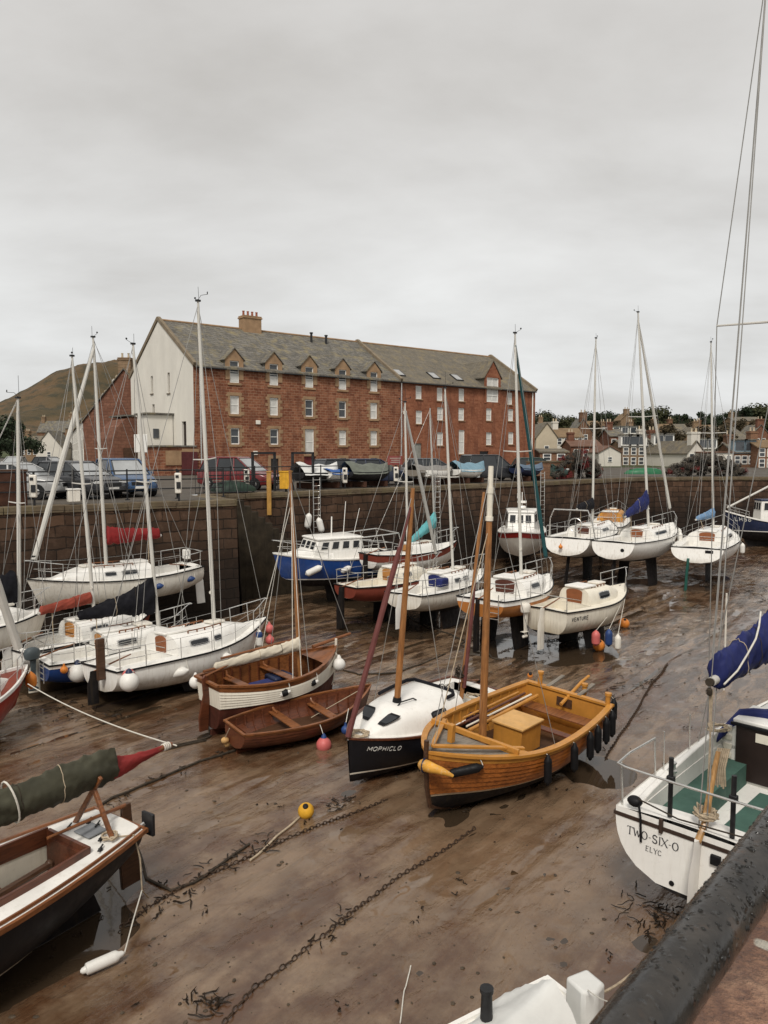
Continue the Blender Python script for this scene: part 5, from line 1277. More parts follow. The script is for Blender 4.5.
# --- motor boats -------------------------------------------------------------------------------------
def wheelhouse(root,x0,x1,w0,w1,z0,hh,mat,roofmat,rake=.25,win=3,name='wheelhouse',back_open=False):
    """boxy wheelhouse with raked front, side windows as sub-parts"""
    def pt(u,v,sd):   # u 0 aft..1 front, v height
        x=x0+(x1-x0)*u-rake*v*u*hh*1.2; w=(w0+(w1-w0)*u)*(1-.08*v); return Vector((x,sd*w*.5,z0+hh*v))
    mb=MB(); n=4
    ring=lambda v:[pt(u,v,1) for u in (0,.33,.66,1)]+[pt(u,v,-1) for u in (1,.66,.33,0)]
    mb.loft([ring(v) for v in (-.1,.45,1.0)]); o=mb.build(name,mat,root,bevel=.03)
    q=MB(); r0=[p+Vector((.05*(1 if i in (3,4) else -1 if i in (0,7) else 0),.04*(1 if p.y>0 else -1),.02)) for i,p in enumerate(ring(1.0))]
    q.loft([r0,[p+Vector((0,0,.05)) for p in r0],[Vector((p.x*.96+ (x0+x1)*.02,p.y*.8,p.z+.09)) for p in r0]]); q.build('roof',roofmat,o)
    for sd in (1,-1):
        for k in range(win):
            u0=.06+.9*k/win; u1=.06+.9*(k+1)/win-.06
            f=MB(); off=Vector((0,sd*.012,0)); f.add([pt(u0,.5,sd)+off,pt(u1,.5,sd)+off,pt(u1,.93,sd)+off,pt(u0,.93,sd)+off],[(0,1,2,3)]); wn=f.build('window',PLASTW,o)
            g=MB(); off*=1.8; du=(u1-u0)*.1; g.add([pt(u0+du,.54,sd)+off,pt(u1-du,.54,sd)+off,pt(u1-du,.9,sd)+off,pt(u0+du,.9,sd)+off],[(0,1,2,3)]); g.build('pane',DGLASS,wn)
    for k in range(3):
        a=-.9+1.8*k/3; b=-.9+1.8*(k+1)/3-.08
        def fp(s_,v,o_): p=pt(1,v,1); return Vector((p.x+o_,p.y*s_,p.z))
        f=MB(); f.add([fp(a,.5,.012),fp(b,.5,.012),fp(b,.93,.012),fp(a,.93,.012)],[(0,1,2,3)]); wn=f.build('window',PLASTW,o)
        g=MB(); e=.05; g.add([fp(a+e,.54,.022),fp(b-e,.54,.022),fp(b-e,.9,.022),fp(a+e,.9,.022)],[(0,1,2,3)]); g.build('pane',DGLASS,wn)
    return o
def blue_motor():
    ps=P(391,546,2.2); pb=P(272,554,2.3); M,L=boatM(ps,pb,-2,0)
    h=Hull(L=L,B=2.3,kz=.75,zS=1.95,zM=2.0,zB=2.35,sb=.85,zt=.95,tm=.4,e=.62,eb=1.3,ohb=.6,zw=1.15,p=2.4)
    r=thing('motor_boat','royal blue motor boat with white wheelhouse moored below the quay steps','motor boat',M=M)
    h.mesh(r,[ANTI,GEL,BLUEH,GEL],{'boot':.05,'strake':.06}); h.deck(r,GEL,(.03,.36,.74)); h.well(r,GEL,.03,.36,.74,1.4); h.rail(r,GEL,.05,.05)
    x0,x1=h.L*.36,h.L*.68
    c=Cab(h,.6,.72,.92,.74,.36); c.mesh(r,GEL,'forward_cabin')
    wheelhouse(r,x0,x1+.5,1.75,1.4,2.0,.82,GEL,GEL,win=4,rake=.35)
    q=MB(); z=2.86
    q.tube([Vector((x0,.85,z)),Vector((.3,.9,z+.08))],.025,7); q.tube([Vector((x0,-.85,z)),Vector((.3,-.9,z+.08))],.025,7); q.tube([Vector((.3,.9,z+.08)),Vector((.3,-.9,z+.08))],.025,7)
    for sd in (1,-1):
        q.tube([Vector((.3,sd*.9,z+.08)),Vector((.05,sd*.98,1.95))],.022,7); q.tube([Vector((1.2,sd*.88,z+.05)),Vector((.9,sd*1.0,2.0))],.02,7)
    q.build('canopy_frame',STEEL,r)
    pulpit(r,h,t0=.66,hgt=.5); pushpit(r,h,hgt=.4,t1=.1)
    q=MB(); q.tube([Vector((x0+.6,.2,2.9)),Vector((x0+.5,.2,4.4))],.016,6); q.tube([Vector((x0+.9,-.3,2.9)),Vector((x0+.9,-.3,3.7))],.03,6); q.tube([Vector((x0+.2,.4,2.9)),Vector((x0-.1,.4,4.1))],.012,6); q.build('antenna',GEL,r)
    s_=SIDE(M)
    for k,(t,Lh) in enumerate(((.72,.75),(.5,.5),(.32,.45),(.16,.5),(.03,.45))):
        fender(M,h,t,s_,['first','second','third','fourth','fifth'][k]+' white fender from the bow along the royal blue motor boat',Lh,.14 if k==0 else .12,PLASTW,drop=.3,tilt=64 if k!=2 else 86)
    rudder(r,h,ANTI,z0=.3,z1=1.2,x=-.05,tiller=False); keels(r,h,'fin',t0=.1,t1=.6)
    DIPS.append(((M@Vector((L*.5,0,0))).x,(M@Vector((L*.5,0,0))).y,1.8,.1))
blue_motor()
def red_motor():
    ps=P(524,521,2.3); pb=P(519,532,2.45); M,L=boatM(ps,pb,0,0)
    h=Hull(L=L,B=2.6,kz=.7,zS=2.0,zM=2.05,zB=2.45,sb=.85,zt=1.0,tm=.4,e=.65,eb=1.3,ohb=.6,zw=1.05,p=2.5)
    r=thing('motor_boat','white motor boat with red band and wheelhouse, bow towards the open harbour','motor boat',M=M)
    h.mesh(r,[ANTI,GEL,GELD,REDH],{'boot':.04,'strake':.3}); h.deck(r,GEL,(.03,.32,.74)); h.well(r,GEL,.03,.32,.74,1.4); h.rail(r,GEL,.05,.05)
    wheelhouse(r,L*.34,L*.68,2.0,1.5,2.05,1.15,GEL,GEL,win=2)
    c=Cab(h,.58,.72,.9,.7,.3); c.mesh(r,GEL,'forward_cabin'); pulpit(r,h,t0=.7)
    q=MB(); x=L*.5; q.tube([Vector((x,0,3.2)),Vector((x,0,4.3))],.025,7); q.box((x,0,3.75),(.3,.5,.12)); q.lathe([(.22,0),(.24,.06),(.2,.14)],Matrix.Translation((x+.2,0,3.4)),14); q.box((x,-.2,4.1),(.14,.14,.3)); q.build('radar_mast',GEL,r)
    keels(r,h,'fin',t0=.1,t1=.75); DIPS.append((7,42,1.8,.08))
red_motor()
def fishing_boat():
    pb=P(724,512,2.4); ps=Vector((pb.x+6.6,pb.y-.2,2.2)); M,L=boatM(ps,pb,0,0)
    h=Hull(L=L,B=2.6,kz=.4,zS=1.9,zM=1.75,zB=2.5,sb=.8,zt=.8,tm=.4,e=.65,eb=1.3,ohb=.7,zw=1.1,p=2.4)
    r=thing('fishing_boat','navy blue fishing boat with white wheelhouse at the right end of the far wall','fishing boat',M=M)
    h.mesh(r,[ANTI,GEL,BLUED,BLUED],{'boot':.06}); h.deck(r,GREYW,(.05,.4,.7)); h.well(r,GREYW,.05,.4,.7,1.1); h.rail(r,GEL,.1,.1)
    wheelhouse(r,L*.45,L*.66,1.5,1.2,1.85,1.35,GEL,BLUED,win=2,rake=.05)
    q=MB(); q.tube([Vector((L*.42,0,1.7)),Vector((L*.42,0,7.4))],.08,8); q.build('mast',MASTW,r); q=MB(); q.tube([Vector((L*.43,0,4.6)),Vector((L*.97,0,2.7))],.07,8); q.build('derrick_boom',MASTW,r)
    s_=SIDE(M)
    letters(r,'LH88',lambda u,v:h.pt(.93-u/L,h.sh(.9)-.45+v,s_,.01),(0,s_,0),.26,INKW,wt=.17,gap=.25,name='registration_lettering')
    pulpit(r,h,t0=.8,hgt=.4); keels(r,h,'fin',t0=.05,t1=.8)
fishing_boat()
def far_boat():
    r,h,c,M=yacht('sailing_boat','small ochre decked boat half hidden behind the stern arch yacht','sailing boat',(604,527,2.4),(618,509,2.6),
        dict(B=2.2,kz=1.2,zM=2.3,sb=.8,zt=1.6,e=.75,ohb=.5,zw=1.5),hullmats=[ANTI,RUB,GELD,GELD],cabk=(.36,.62,.86,.72,.6),cockpit=(.04,.35,.62,1.9),wash=(PLYO,.8,.7),windows=((.42,.55),),rud=dict(mat=ANTI,z0=.3,z1=1.8),cabmat=YELW)
far_boat()
def covered_boat():
    M=Matrix.Translation((1.98,7.12,-.04))@Matrix.Rotation(math.atan2(-.55,-.83),4,'Z')
    h=Hull(L=4.2,B=1.12,kz=.1,zS=1.05,zM=1.0,zB=1.15,sb=.85,zt=.3,e=.65,ohb=.5,zw=.3)
    r=thing('covered_motor_boat','white boat under pale grey canvas at the foot of the quay','motor boat',M=M)
    h.mesh(r,[ANTI,GEL,GEL,GEL]); h.deck(r,GEL); h.rail(r,GEL,.05,.05)
    q=MB(); rows=[]
    for i in range(41):
        t=i/40*.86; x=.42+t*3.8; ridge=1.52-.12*math.sin(t*7)-.25*t; w=h.b(min(.9,x/4.2))
        row=[]
        for k in range(21):
            u=-1+2*k/20; row.append(Vector((x,u*(w+.03),1.04+ (ridge-1.04)*(1-abs(u)**1.3)+.11*nz(x*1.9,u*1.6,3)-.09*abs(nz(x*3.1+u*2,u*2.3,8)))))
        rows.append(row)
    q.grid(rows); q.add([rows[0][k] for k in range(21)]+[Vector((.4,.5,.98)),Vector((.4,-.5,.98))],[tuple(range(23))]); q.build('canvas_cover',CVW,r,ang=60)
    q=MB(); q.prism([(-.12,-.13),(.15,-.16),(.18,.09),(.06,.16),(-.1,.12)],1.0,1.46,0,Matrix.Translation((.08,.12,0))); o=q.build('outboard_motor',CVW,r,bevel=.03)
    q=MB(); q.box((.0,.22,.6),(.14,.12,.9)); q.build('leg',RUB,o)
    q=MB(); q.tube([Vector((1.1,-.2,1.3)),Vector((1.1,-.2,1.56))],[.06,.05],10); q.tube([Vector((1.1,-.2,1.56)),Vector((1.1,-.2,1.6))],.065,10); q.build('cover_pole',BLKM,r)
covered_boat()
# ------------------------------------------------------------------ the quay and the land
A0=Vector((-60,-3.7,0)); A1=Vector((-5.9,30.3,0)); B0=Vector((-7.9,33.5,0)); B1=Vector((21,58.9,0)); B2=Vector((140,58.9,0))
STONEW=masonry('quay_stone',(.062,.034,.02),(.125,.07,.042),(.022,.015,.010),.95,.4,.028,.8,stain=(.022,.016,.010),distort=.2,bstr=1.0,lowdark=(2.3,4.9,(.012,.009,.007)))
COPE=masonry('coping_stone',(.12,.088,.055),(.18,.14,.09),(.06,.045,.03),1.6,.5,.015,.85,stain=(.12,.1,.05),distort=.05)
def wall_run(name,label,pts,z0,z1,mat,thick=.9,cope=True):
    """a quay wall along a polyline; the land lies on its left side going from the first to the last point"""
    r=thing(name,label,'wall',pts[0]); o0=Vector((pts[0].x,pts[0].y,0)); mb=MB()
    nrm=[]
    for i,p in enumerate(pts):
        d=((pts[min(i+1,len(pts)-1)]-pts[max(i-1,0)])); d.z=0; d.normalize(); nrm.append(Vector((-d.y,d.x,0)))
    for i in range(len(pts)-1):
        a,b=pts[i]-o0,pts[i+1]-o0; n=int((b-a).length/1.2)+1; rows=[]; d=(b-a).normalized(); nn=Vector((d.y,-d.x,0))
        for k in range(n+1):
            row=[]
            for j in range(9):
                z=z0+(z1-z0)*j/8; p=a+(b-a)*(k/n); w=p+o0
                row.append(Vector((p.x,p.y,z))+nn*((1-j/8)*.22+.05*nz(w.x*.9,w.y*.9,z*1.3)))
            rows.append(row)
        mb.grid(rows)
    mb.build('stone_face',mat,r,ang=30)
    if cope:
        mb=MB()
        for i in range(len(pts)-1):
            a,b=pts[i]-o0,pts[i+1]-o0; d=(b-a).normalized(); nn=Vector((d.y,-d.x,0)); L=(b-a).length; s=0
            while s<L:
                l=min(L-s,1.5+random.random()*.8)
                if l<.05: break
                c=a+d*(s+l/2)+nn*(-.32+random.uniform(-.015,.02))
                mb.box(c+Vector((0,0,z1+.02+random.uniform(-.012,.012))),(l-.012,.78,.26),math.atan2(d.y,d.x)); s+=l
        mb.build('coping',COPE,r,bevel=.02)
    return r
wall_run('quay_wall','weathered stone quay wall on the left below the parked cars',[A0,A1,B0],-.4,QZ-.1,STONEW)
wall_run('quay_wall','long dark stone harbour wall below the red warehouse',[B0,B1],-.4,QZ-.1,STONEW)
wall_run('quay_wall','far harbour wall below the creel heaps and town houses',[B1,B2],-.4,QZ-.1,STONEW)
# quay surface and the land behind it: one flat sheet out to the horizon
def ground_mat():
    m,nt,b=_nodes('quay_ground_mat'); v=coords(nt)
    n1=noi(nt,v,.35,6,.6); n2=noi(nt,v,4,5,.6)
    c=ramp(nt,n1,[(.3,(.055,.046,.037)),(.7,(.12,.103,.082))]); c=mix(nt,.4,c,ramp(nt,n2,[(.3,(.04,.034,.028)),(.7,(.13,.112,.09))]))
    nt.links.new(c,b.inputs['Base Color']); nt.links.new(ramp(nt,n1,[(.35,.5),(.6,.9)]),b.inputs['Roughness']); _in(nt,b,'Specular IOR Level',.2); bump(nt,b,n2,.3,.02); return m
GM=ground_mat()
mb=MB(); dA=(A1-A0).normalized(); off=lambda p,n,k:p+n*k
nA=Vector((-dA.y,dA.x,0)); dB=(B1-B0).normalized(); nB=Vector((-dB.y,dB.x,0))
poly=[A0+nA*.5,A1+nA*.5-dA*.5,B0+nB*.5-dA*.4,B1+nB*.5+Vector((.2,.1,0)),B2+Vector((0,.5,0)),Vector((3500,300,0)),Vector((3500,4500,0)),Vector((-3500,4500,0)),Vector((-3500,-300,0)),Vector((-200,-120,0))]
mb.add([(p.x,p.y,QZ+.05) for p in poly],[tuple(range(len(poly)))]); mb.build('ground',GM,None,smooth=False)['kind']='structure'
def tz(x,y):
    q=min(1,max(0,(y-100)/110)); s=q*q*(3-2*q); q2=min(1,max(0,(y-210)/200))
    k=min(1,max(0,(x+10)/30))
    return QZ+(5.6*s+4.5*q2*q2*(3-2*q2))*k
GRASS=pm('grass_slope',(.05,.06,.022),.9,.4,.05,.5,.5)
mb=MB(); rows=[]
for i in range(40):
    y=98+ (i/39)**1.4*600; rows.append([Vector((x,y,tz(x,y)+.06+1.2*nz(x*.02,y*.02)*min(1,(y-98)/60))) for x in [-40+ (k/40)*900 for k in range(41)]])
mb.grid(rows); mb.build('terrain',GRASS)['kind']='structure'
# the steep conical hill behind the town
def hillmat():
    m,nt,b=_nodes('hill_grass'); v=coords(nt,(.01,.01,.01)); n1=noi(nt,v,.9,7,.62); n2=noi(nt,v,5,6,.65)
    c=ramp(nt,n1,[(.3,(.045,.036,.014)),(.5,(.085,.055,.022)),(.7,(.12,.066,.028))]); c=mix(nt,ramp(nt,n2,[(.47,0),(.58,.85)]),c,(.03,.028,.013)); 
    nt.links.new(c,b.inputs['Base Color']); _in(nt,b,'Roughness',.95); bump(nt,b,n2,.6,6); return m
def hill():
    prof=[(0,131),(28,129.5),(55,124),(91,107),(120,86),(152,66),(230,32),(330,6),(420,-6)]
    def hh(r):
        for (a,b),(c,d) in zip(prof,prof[1:]):
            if r<=c: q=(r-a)/(c-a); return b+(d-b)*q
        return -6
    mb=MB(); rings=[]; cx,cy=-375,1100
    for i in range(60):
        r=.5+420*(i/59); ring=[]
        for k in range(120):
            a=2*PI*k/120; x=r*math.cos(a); y=r*math.sin(a); z=QZ+hh(r)+ (4.5*nz(x*.02,y*.02,3)+2.6*nz(x*.06,y*.06,1)+1.4*nz(x*.15,y*.15,1))*min(1,.25+r/60)
            ring.append(Vector((cx+x,cy+y*1.2,z)))
        rings.append(ring)
    mb.loft(rings,0,False); mb.build('hill',hillmat())['kind']='structure'
    mb=MB(); rows=[]
    for i in range(14):
        y=260+i*60; rows.append([Vector((x,y,QZ+(y-260)/780*14+2.5*nz(x*.01,y*.01)+.1)) for x in [-900+k*45 for k in range(19)]])
    mb.grid(rows); mb.build('terrain',GRASS)['kind']='structure'
hill()
# ------------------------------------------------------------------ the red sandstone warehouse
SAND=masonry('red_rubble',(.17,.056,.03),(.33,.14,.075),(.4,.25,.16),.52,.24,.022,.9,stain=(.12,.045,.028),distort=.16,bstr=.5)
SAND2=masonry('red_coursed',(.23,.08,.042),(.33,.135,.073),(.29,.14,.08),.5,.2,.012,.9,stain=(.12,.045,.028),distort=.06,bstr=.35)
TANST=pm('tan_dressed_stone',(.31,.2,.115),.85,.22,1.6,.4,14,streak=.3,dirt=(.16,.08,.045))
HARL=pm('white_harling',(.68,.65,.58),.9,.07,.6,.35,30,streak=.32,dirt=(.36,.32,.25),stretch=(1,1,.5))
SLATE=masonry('slate_roof',(.12,.112,.098),(.22,.205,.175),(.055,.048,.038),.34,.22,.02,.75,stain=(.25,.205,.11),distort=.08,bstr=.5)
SLATE2=masonry('slate_roof_brown',(.14,.125,.1),(.19,.165,.125),(.08,.07,.055),.32,.2,.012,.75,stain=(.22,.175,.1),distort=.06,bstr=.4)
WINW=pm('window_white',(.78,.77,.72),.5,.06,3,.02,20); WGL=pm('window_glass',(.05,.055,.06),.06,.3,.7,0,10)
CURT=pm('curtain_pale',(.6,.59,.55),.8,.12,2,.1,20)
def facade(mb,L,H_,ops,depth=.16,M=Matrix.Identity(4),mat=0):
    """an upright wall in local x (along) / z (up), y=0 outside, with real openings"""
    xs=sorted(set([0,L]+[o[0] for o in ops]+[o[2] for o in ops])); zs=sorted(set([0,H_]+[o[1] for o in ops]+[o[3] for o in ops]))
    for i in range(len(xs)-1):
        for j in range(len(zs)-1):
            cx,cz=(xs[i]+xs[i+1])/2,(zs[j]+zs[j+1])/2
            if any(o[0]<cx<o[2] and o[1]<cz<o[3] for o in ops): continue
            mb.add([M@Vector(p) for p in ((xs[i],0,zs[j]),(xs[i+1],0,zs[j]),(xs[i+1],0,zs[j+1]),(xs[i],0,zs[j+1]))],[(0,1,2,3)],mat)
    for o in ops:
        a,b,c,d=o[:4]
        for p,q in (((a,b),(c,b)),((c,b),(c,d)),((c,d),(a,d)),((a,d),(a,b))):
            mb.add([M@Vector(v) for v in ((p[0],0,p[1]),(q[0],0,q[1]),(q[0],depth,q[1]),(p[0],depth,p[1]))],[(0,1,2,3)],mat)
def window_parts(root,x0,z0,x1,z1,M=Matrix.Identity(4),y=.12,fw=.09,surround=None,rnd=None,curtain=False,sill=True,mid=True):
    q=MB(); w,h=x1-x0,z1-z0
    for c,d in (((x0+fw/2,y,(z0+z1)/2),(fw,.06,h)),((x1-fw/2,y,(z0+z1)/2),(fw,.06,h)),(((x0+x1)/2,y-.002,z0+fw/2),(w-.004,.062,fw)),(((x0+x1)/2,y-.002,z1-fw/2),(w-.004,.062,fw))): q.box(M@Vector(c),d,M=M.to_3x3().to_4x4())
    if mid: q.box(M@Vector(((x0+x1)/2,y,(z0+z1)/2)),(w-2*fw,.05,.05),M=M.to_3x3().to_4x4())
    f=q.build('window',WINW,root,smooth=False)
    q=MB(); q.add([M@Vector(p) for p in ((x0+.01,y+.015,z0+.01),(x1-.01,y+.015,z0+.01),(x1-.01,y+.015,z1-.01),(x0+.01,y+.015,z1-.01))],[(0,1,2,3)]); q.build('pane',WGL,f,smooth=False)
    if curtain:
        q=MB(); q.add([M@Vector(p) for p in ((x0+.08,y+.008,z0+.08),(x1-.08,y+.008,z0+.08),(x1-.08,y+.008,z1-.08),(x0+.08,y+.008,z1-.08))],[(0,1,2,3)]); q.build('blind',CURT,f,smooth=False)
    if surround:
        rnd=rnd or random; q=MB(); z=z0-.12; k=0
        while z<z1+.1:
            hh=rnd.uniform(.26,.36); hh=min(hh,z1+.12-z)
            if hh<.05: break
            for sd in (-1,1):
                ww=(.42 if (k+(sd>0))%2 else .2)*rnd.uniform(.85,1.15); xx=x0-ww/2 if sd<0 else x1+ww/2
                q.box(M@Vector((xx,-.0,z+hh/2)),(ww,.05,hh-.012),M=M.to_3x3().to_4x4())
            z+=hh; k+=1
        q.box(M@Vector(((x0+x1)/2,-.001,z1+.15)),(w+.5,.06,.28),M=M.to_3x3().to_4x4()); q.box(M@Vector(((x0+x1)/2,-.02,z0-.11)),(w+.3,.13,.2),M=M.to_3x3().to_4x4())
        q.build('stone_surround',surround,f,bevel=.01)
    elif sill:
        q=MB(); q.box(M@Vector(((x0+x1)/2,-.03,z0-.05)),(w+.16,.14,.09),M=M.to_3x3().to_4x4()); q.build('sill',TANST,f)
    return f
def chimney(root,x,y,z,w,d,h,mat,pots=3,potmat=None,name='chimney'):
    q=MB(); q.box((x,y,z+h/2),(w,d,h)); q.box((x,y,z+h-.12),(w+.16,d+.16,.14)); q.box((x,y,z+h+.03),(w+.06,d+.06,.1)); c=q.build(name,mat,root,bevel=.015)
    for k in range(pots):
        px_=x-w/2+w*(k+.5)/pots; q=MB(); q.lathe([(.11,0),(.12,.05),(.1,.4),(.13,.44),(.12,.5),(.08,.5)],Matrix.Translation((px_,y,z+h+.06)),10); q.build('chimney_pot',potmat or PINKB,c)
    return c
POT=pm('clay_pot',(.3,.1,.06),.8,.2,3,.2,20); POTC=pm('cream_pot',(.5,.42,.3),.8,.2,3,.2,20)
def warehouse():
    ang=math.atan2(26.7,33.9); Mw=Matrix.Translation((-15.9,64,QZ))@Matrix.Rotation(ang,4,'Z')
    r=thing('warehouse','four storey red sandstone warehouse with dormers and white gable end on the quay','building',M=Mw)
    L1,L=22.3,43.0; W=14.5; E=9.2; RG=13.75
    cols=[3.79,7.68,11.43,15.19,18.96]; rnd=random.Random(5)
    ops=[]; wins=[]
    for i,x in enumerate(cols):
        for j,(zc,hw,hh) in enumerate(((6.05,.44,.78),(3.35,.43,.7))):
            if i==2 and j==1: zc,hh,hw=2.95,1.15,.5
            ops.append((x-hw,zc-hh,x+hw,zc+hh)); wins.append((x-hw,zc-hh,x+hw,zc+hh,True,j==1 and i==2))
        ops.append((x-.44,7.95,x+.44,E)); 
        if i in (0,1,3,4): ops.append((x-.4,.35,x+.4,1.4)); wins.append((x-.4,.35,x+.4,1.4,'low',False))
    ops.append((11.43-.62,.1,11.43+.62,1.55))
    q=MB(); facade(q,L1,E,ops); q.build('front_wall',SAND,r,smooth=False)
    for a,b,c,d,s,cu in wins:
        if s=='low':
            f=MB(); f.add([(a,.12,b),(c,.12,b),(c,.12,d),(a,.12,d)],[(0,1,2,3)]); f.box(((a+c)/2,-.001,d+.14),(c-a+.5,.06,.28)); 
            for sd in (a-.14,c+.14): f.box((sd,0,(b+d)/2-.1),(.28,.05,d-b+.2))
            o=f.build('window',TANST,r,bevel=.008); g=MB(); g.add([(a,.1,b),(c,.1,b),(c,.1,d),(a,.1,d)],[(0,1,2,3)]); g.build('pane',pm('dusty_glass',(.03,.028,.026),.25),o)
        else: window_parts(r,a,b,c,d,surround=TANST,rnd=rnd,curtain=rnd.random()<.75)
    q=MB(); q.add([(11.43-.62,.12,.1),(11.43+.62,.12,.1),(11.43+.62,.12,1.55),(11.43-.62,.12,1.55)],[(0,1,2,3)]); q.build('door',pm('red_door',(.16,.03,.03),.5),r,smooth=False)
    # dormers
    sl=(RG-E)/(W/2)
    for i,x in enumerate(cols):
        q=MB(); hw=.86; zt=E+.75; pk=E+1.62
        for sd in (-1,1):
            q.box((x+sd*(.44+(hw-.44)/2),-.01,(E-1.0+zt)/2+.0),(hw-.44,.1,zt-E+1.0))
        for (a,b,c,d) in ((x-.44,E+.62,x+.44,zt+.0),):
            q.box(((a+c)/2,-.012,(b+d)/2),(c-a,.1,d-b))
        M_=Matrix(((1,0,0,0),(0,0,1,0),(0,1,0,0),(0,0,0,1)))
        q.prism([(x-hw,zt),(x+hw,zt),(x,pk)],-.06,.06,0,M_); q.box((x,-.02,7.84),(1.3,.13,.2))
        dm=q.build('dormer',TANST,r,bevel=.01)
        q=MB()
        for sd in (-1,1):
            yb=(zt-E)/sl+.3; q.add([(x+sd*hw,.04,E-.3),(x+sd*hw,.04,zt),(x+sd*hw,yb,zt),(x+sd*hw,.0,E-.3)],[(0,1,2,3)])
        q.build('cheek',SLATE,dm,smooth=False)
        q=MB()
        for sd in (-1,1):
            a=Vector((x+sd*(hw+.14),-.16,zt-.12)); b=Vector((x,-.16,pk+.04)); yb1=(zt-.12-E)/sl+.5; yb2=(pk+.04-E)/sl+.3
            n_=Vector((0,0,.09)); vs=[a,b,Vector((x,yb2,pk+.04)),Vector((a.x,yb1,a.z))]; q.add(vs+[v+n_ for v in vs],[(0,1,2,3),(7,6,5,4),(0,4,5,1),(1,5,6,2),(2,6,7,3),(3,7,4,0)])
        q.build('dormer_roof',SLATE,dm,smooth=False)
        window_parts(dm,x-.44,7.98,x+.44,E+.62,y=.1,sill=False,curtain=i in (0,4)) if False else None
        f=MB(); x0,x1,z0,z1=x-.44,x+.44,7.96,E+.62
        for c,d in (((x0+.035,.06,(z0+z1)/2),(.07,.06,z1-z0)),((x1-.035,.06,(z0+z1)/2),(.07,.06,z1-z0)),((x,.058,z0+.035),(.87,.06,.07)),((x,.058,z1-.035),(.87,.06,.07)),((x,.06,(z0+z1)/2),(.74,.05,.05))): f.box(c,d)
        wn=f.build('window',WINW,dm,smooth=False); g=MB(); g.add([(x-.43,.075,7.97),(x+.43,.075,7.97),(x+.43,.075,E+.61),(x-.43,.075,E+.61)],[(0,1,2,3)]); g.build('pane',WGL,wn,smooth=False)
        g=MB(); g.add([(x-.36,.062,8.05),(x+.36,.062,8.05),(x+.36,.062,8.75),(x-.36,.062,8.75)],[(0,1,2,3)]); g.build('blind',CURT,wn,smooth=False)
    # second section
    ops=[]; wl=[]
    def sx(px):  # place along the facade from the survey
        k=(px-384)/760; return (k*64+15.9)/(.786-.62*k)
    def add(px,zc,hw,hh,kind=1): s=sx(px)-L1; ops.append((s-hw,zc-hh,s+hw,zc+hh)); wl.append((s-hw,zc-hh,s+hw,zc+hh,kind))
    for px,zc in ((418.6,8.15),(439.5,8.1),(461,8.18),(509,8.12)): add(px,zc,.42,.68)
    for px,zc in ((419,5.6),(440,6.05),(461,6.1),(488.4,6.2),(510,6.25)): add(px,zc,.44,.68)
    for px,zc,hh in ((440,3.4,.7),(461.5,3.1,1.3),(488.6,3.5,.7),(510.5,3.6,.7)): add(px,zc,.45,hh)
    add(418,1.9,.5,1.0,2); add(484,1.1,.7,1.0,2)
    s5=sx(491.5)-L1; ops.append((s5-.95,7.6,s5+.95,E)); 
    q=MB(); facade(q,L-L1,E,ops); o=q.build('front_wall',SAND2,r,smooth=False); o.location=(L1,0.0,0)
    T=Matrix.Translation((L1,0,0))
    for a,b,c,d,k in wl:
        if k==2:
            f=MB(); f.add([T@Vector(p) for p in ((a,.12,b),(c,.12,b),(c,.12,d),(a,.12,d))],[(0,1,2,3)]); f.build('door',pm('grey_door',(.25,.25,.22),.6) if a<5 else BLKM,r,smooth=False)
        else: window_parts(r,a,b,c,d,M=T,curtain=rnd.random()<.75)
    # loft dormer with boarded gable
    q=MB(); x=L1+s5; q.box((x-1.12,-.01,8.9),(.3,.12,2.9)); q.box((x+1.12,-.01,8.9),(.3,.12,2.9)); q.prism([(x-1.27,10.3),(x+1.27,10.3),(x,12.1)],-.06,.07,0,Matrix(((1,0,0,0),(0,0,1,0),(0,1,0,0),(0,0,0,1))))
    dm=q.build('loft_dormer',SAND2,r); 
    q=MB()
    for sd in (-1,1):
        vs=[Vector((x+sd*1.45,-.16,10.18)),Vector((x,-.16,12.15)),Vector((x,4.9,12.15)),Vector((x+sd*1.45,1.9,10.18))]; n_=Vector((0,0,.1)); q.add(vs+[v+n_ for v in vs],[(0,1,2,3),(7,6,5,4),(0,4,5,1),(1,5,6,2),(2,6,7,3),(3,7,4,0)])
        q.add([(x+sd*1.25,.0,9.0),(x+sd*1.25,.0,10.3),(x+sd*1.25,1.9,10.3)],[(0,1,2)])
    q.build('dormer_roof',SLATE2,dm,smooth=False)
    f=MB(); x0,x1,z0,z1=x-.96,x+.96,7.6,10.3
    for c,d in (((x0+.06,.06,(z0+z1)/2),(.12,.07,z1-z0)),((x1-.06,.06,(z0+z1)/2),(.12,.07,z1-z0)),((x,.058,z0+.06),(1.9,.07,.12)),((x,.058,z1-.06),(1.9,.07,.12)),((x,.06,8.35),(1.7,.06,.1)),((x,.06,9.1),(.06,.05,2.5))): f.box(c,d)
    wn=f.build('window',WINW,dm,smooth=False); g=MB(); g.add([(x0,.085,z0),(x1,.085,z0),(x1,.085,z1),(x0,.085,z1)],[(0,1,2,3)]); g.build('pane',CURT,wn,smooth=False)
    # gables and back
    q=MB(); gops=[(5.0,6.3,5.45,7.6),(8.1,6.5,8.5,7.8),(6.9,3.4,7.3,5.0)]
    Mg=Matrix(((0,0,0,0),(0,0,0,0),(0,0,1,0),(0,0,0,1)))
    Mg=Matrix(((0,1,0,0),(-1,0,0,W),(0,0,1,0),(0,0,0,1)))   # local x runs from the back corner to the front corner
    gops=[(5.2,7.4,5.7,9.0),(9.1,7.2,9.6,9.0),(5.4,4.6,5.95,6.4),(12.0,2.3,12.9,4.6)]
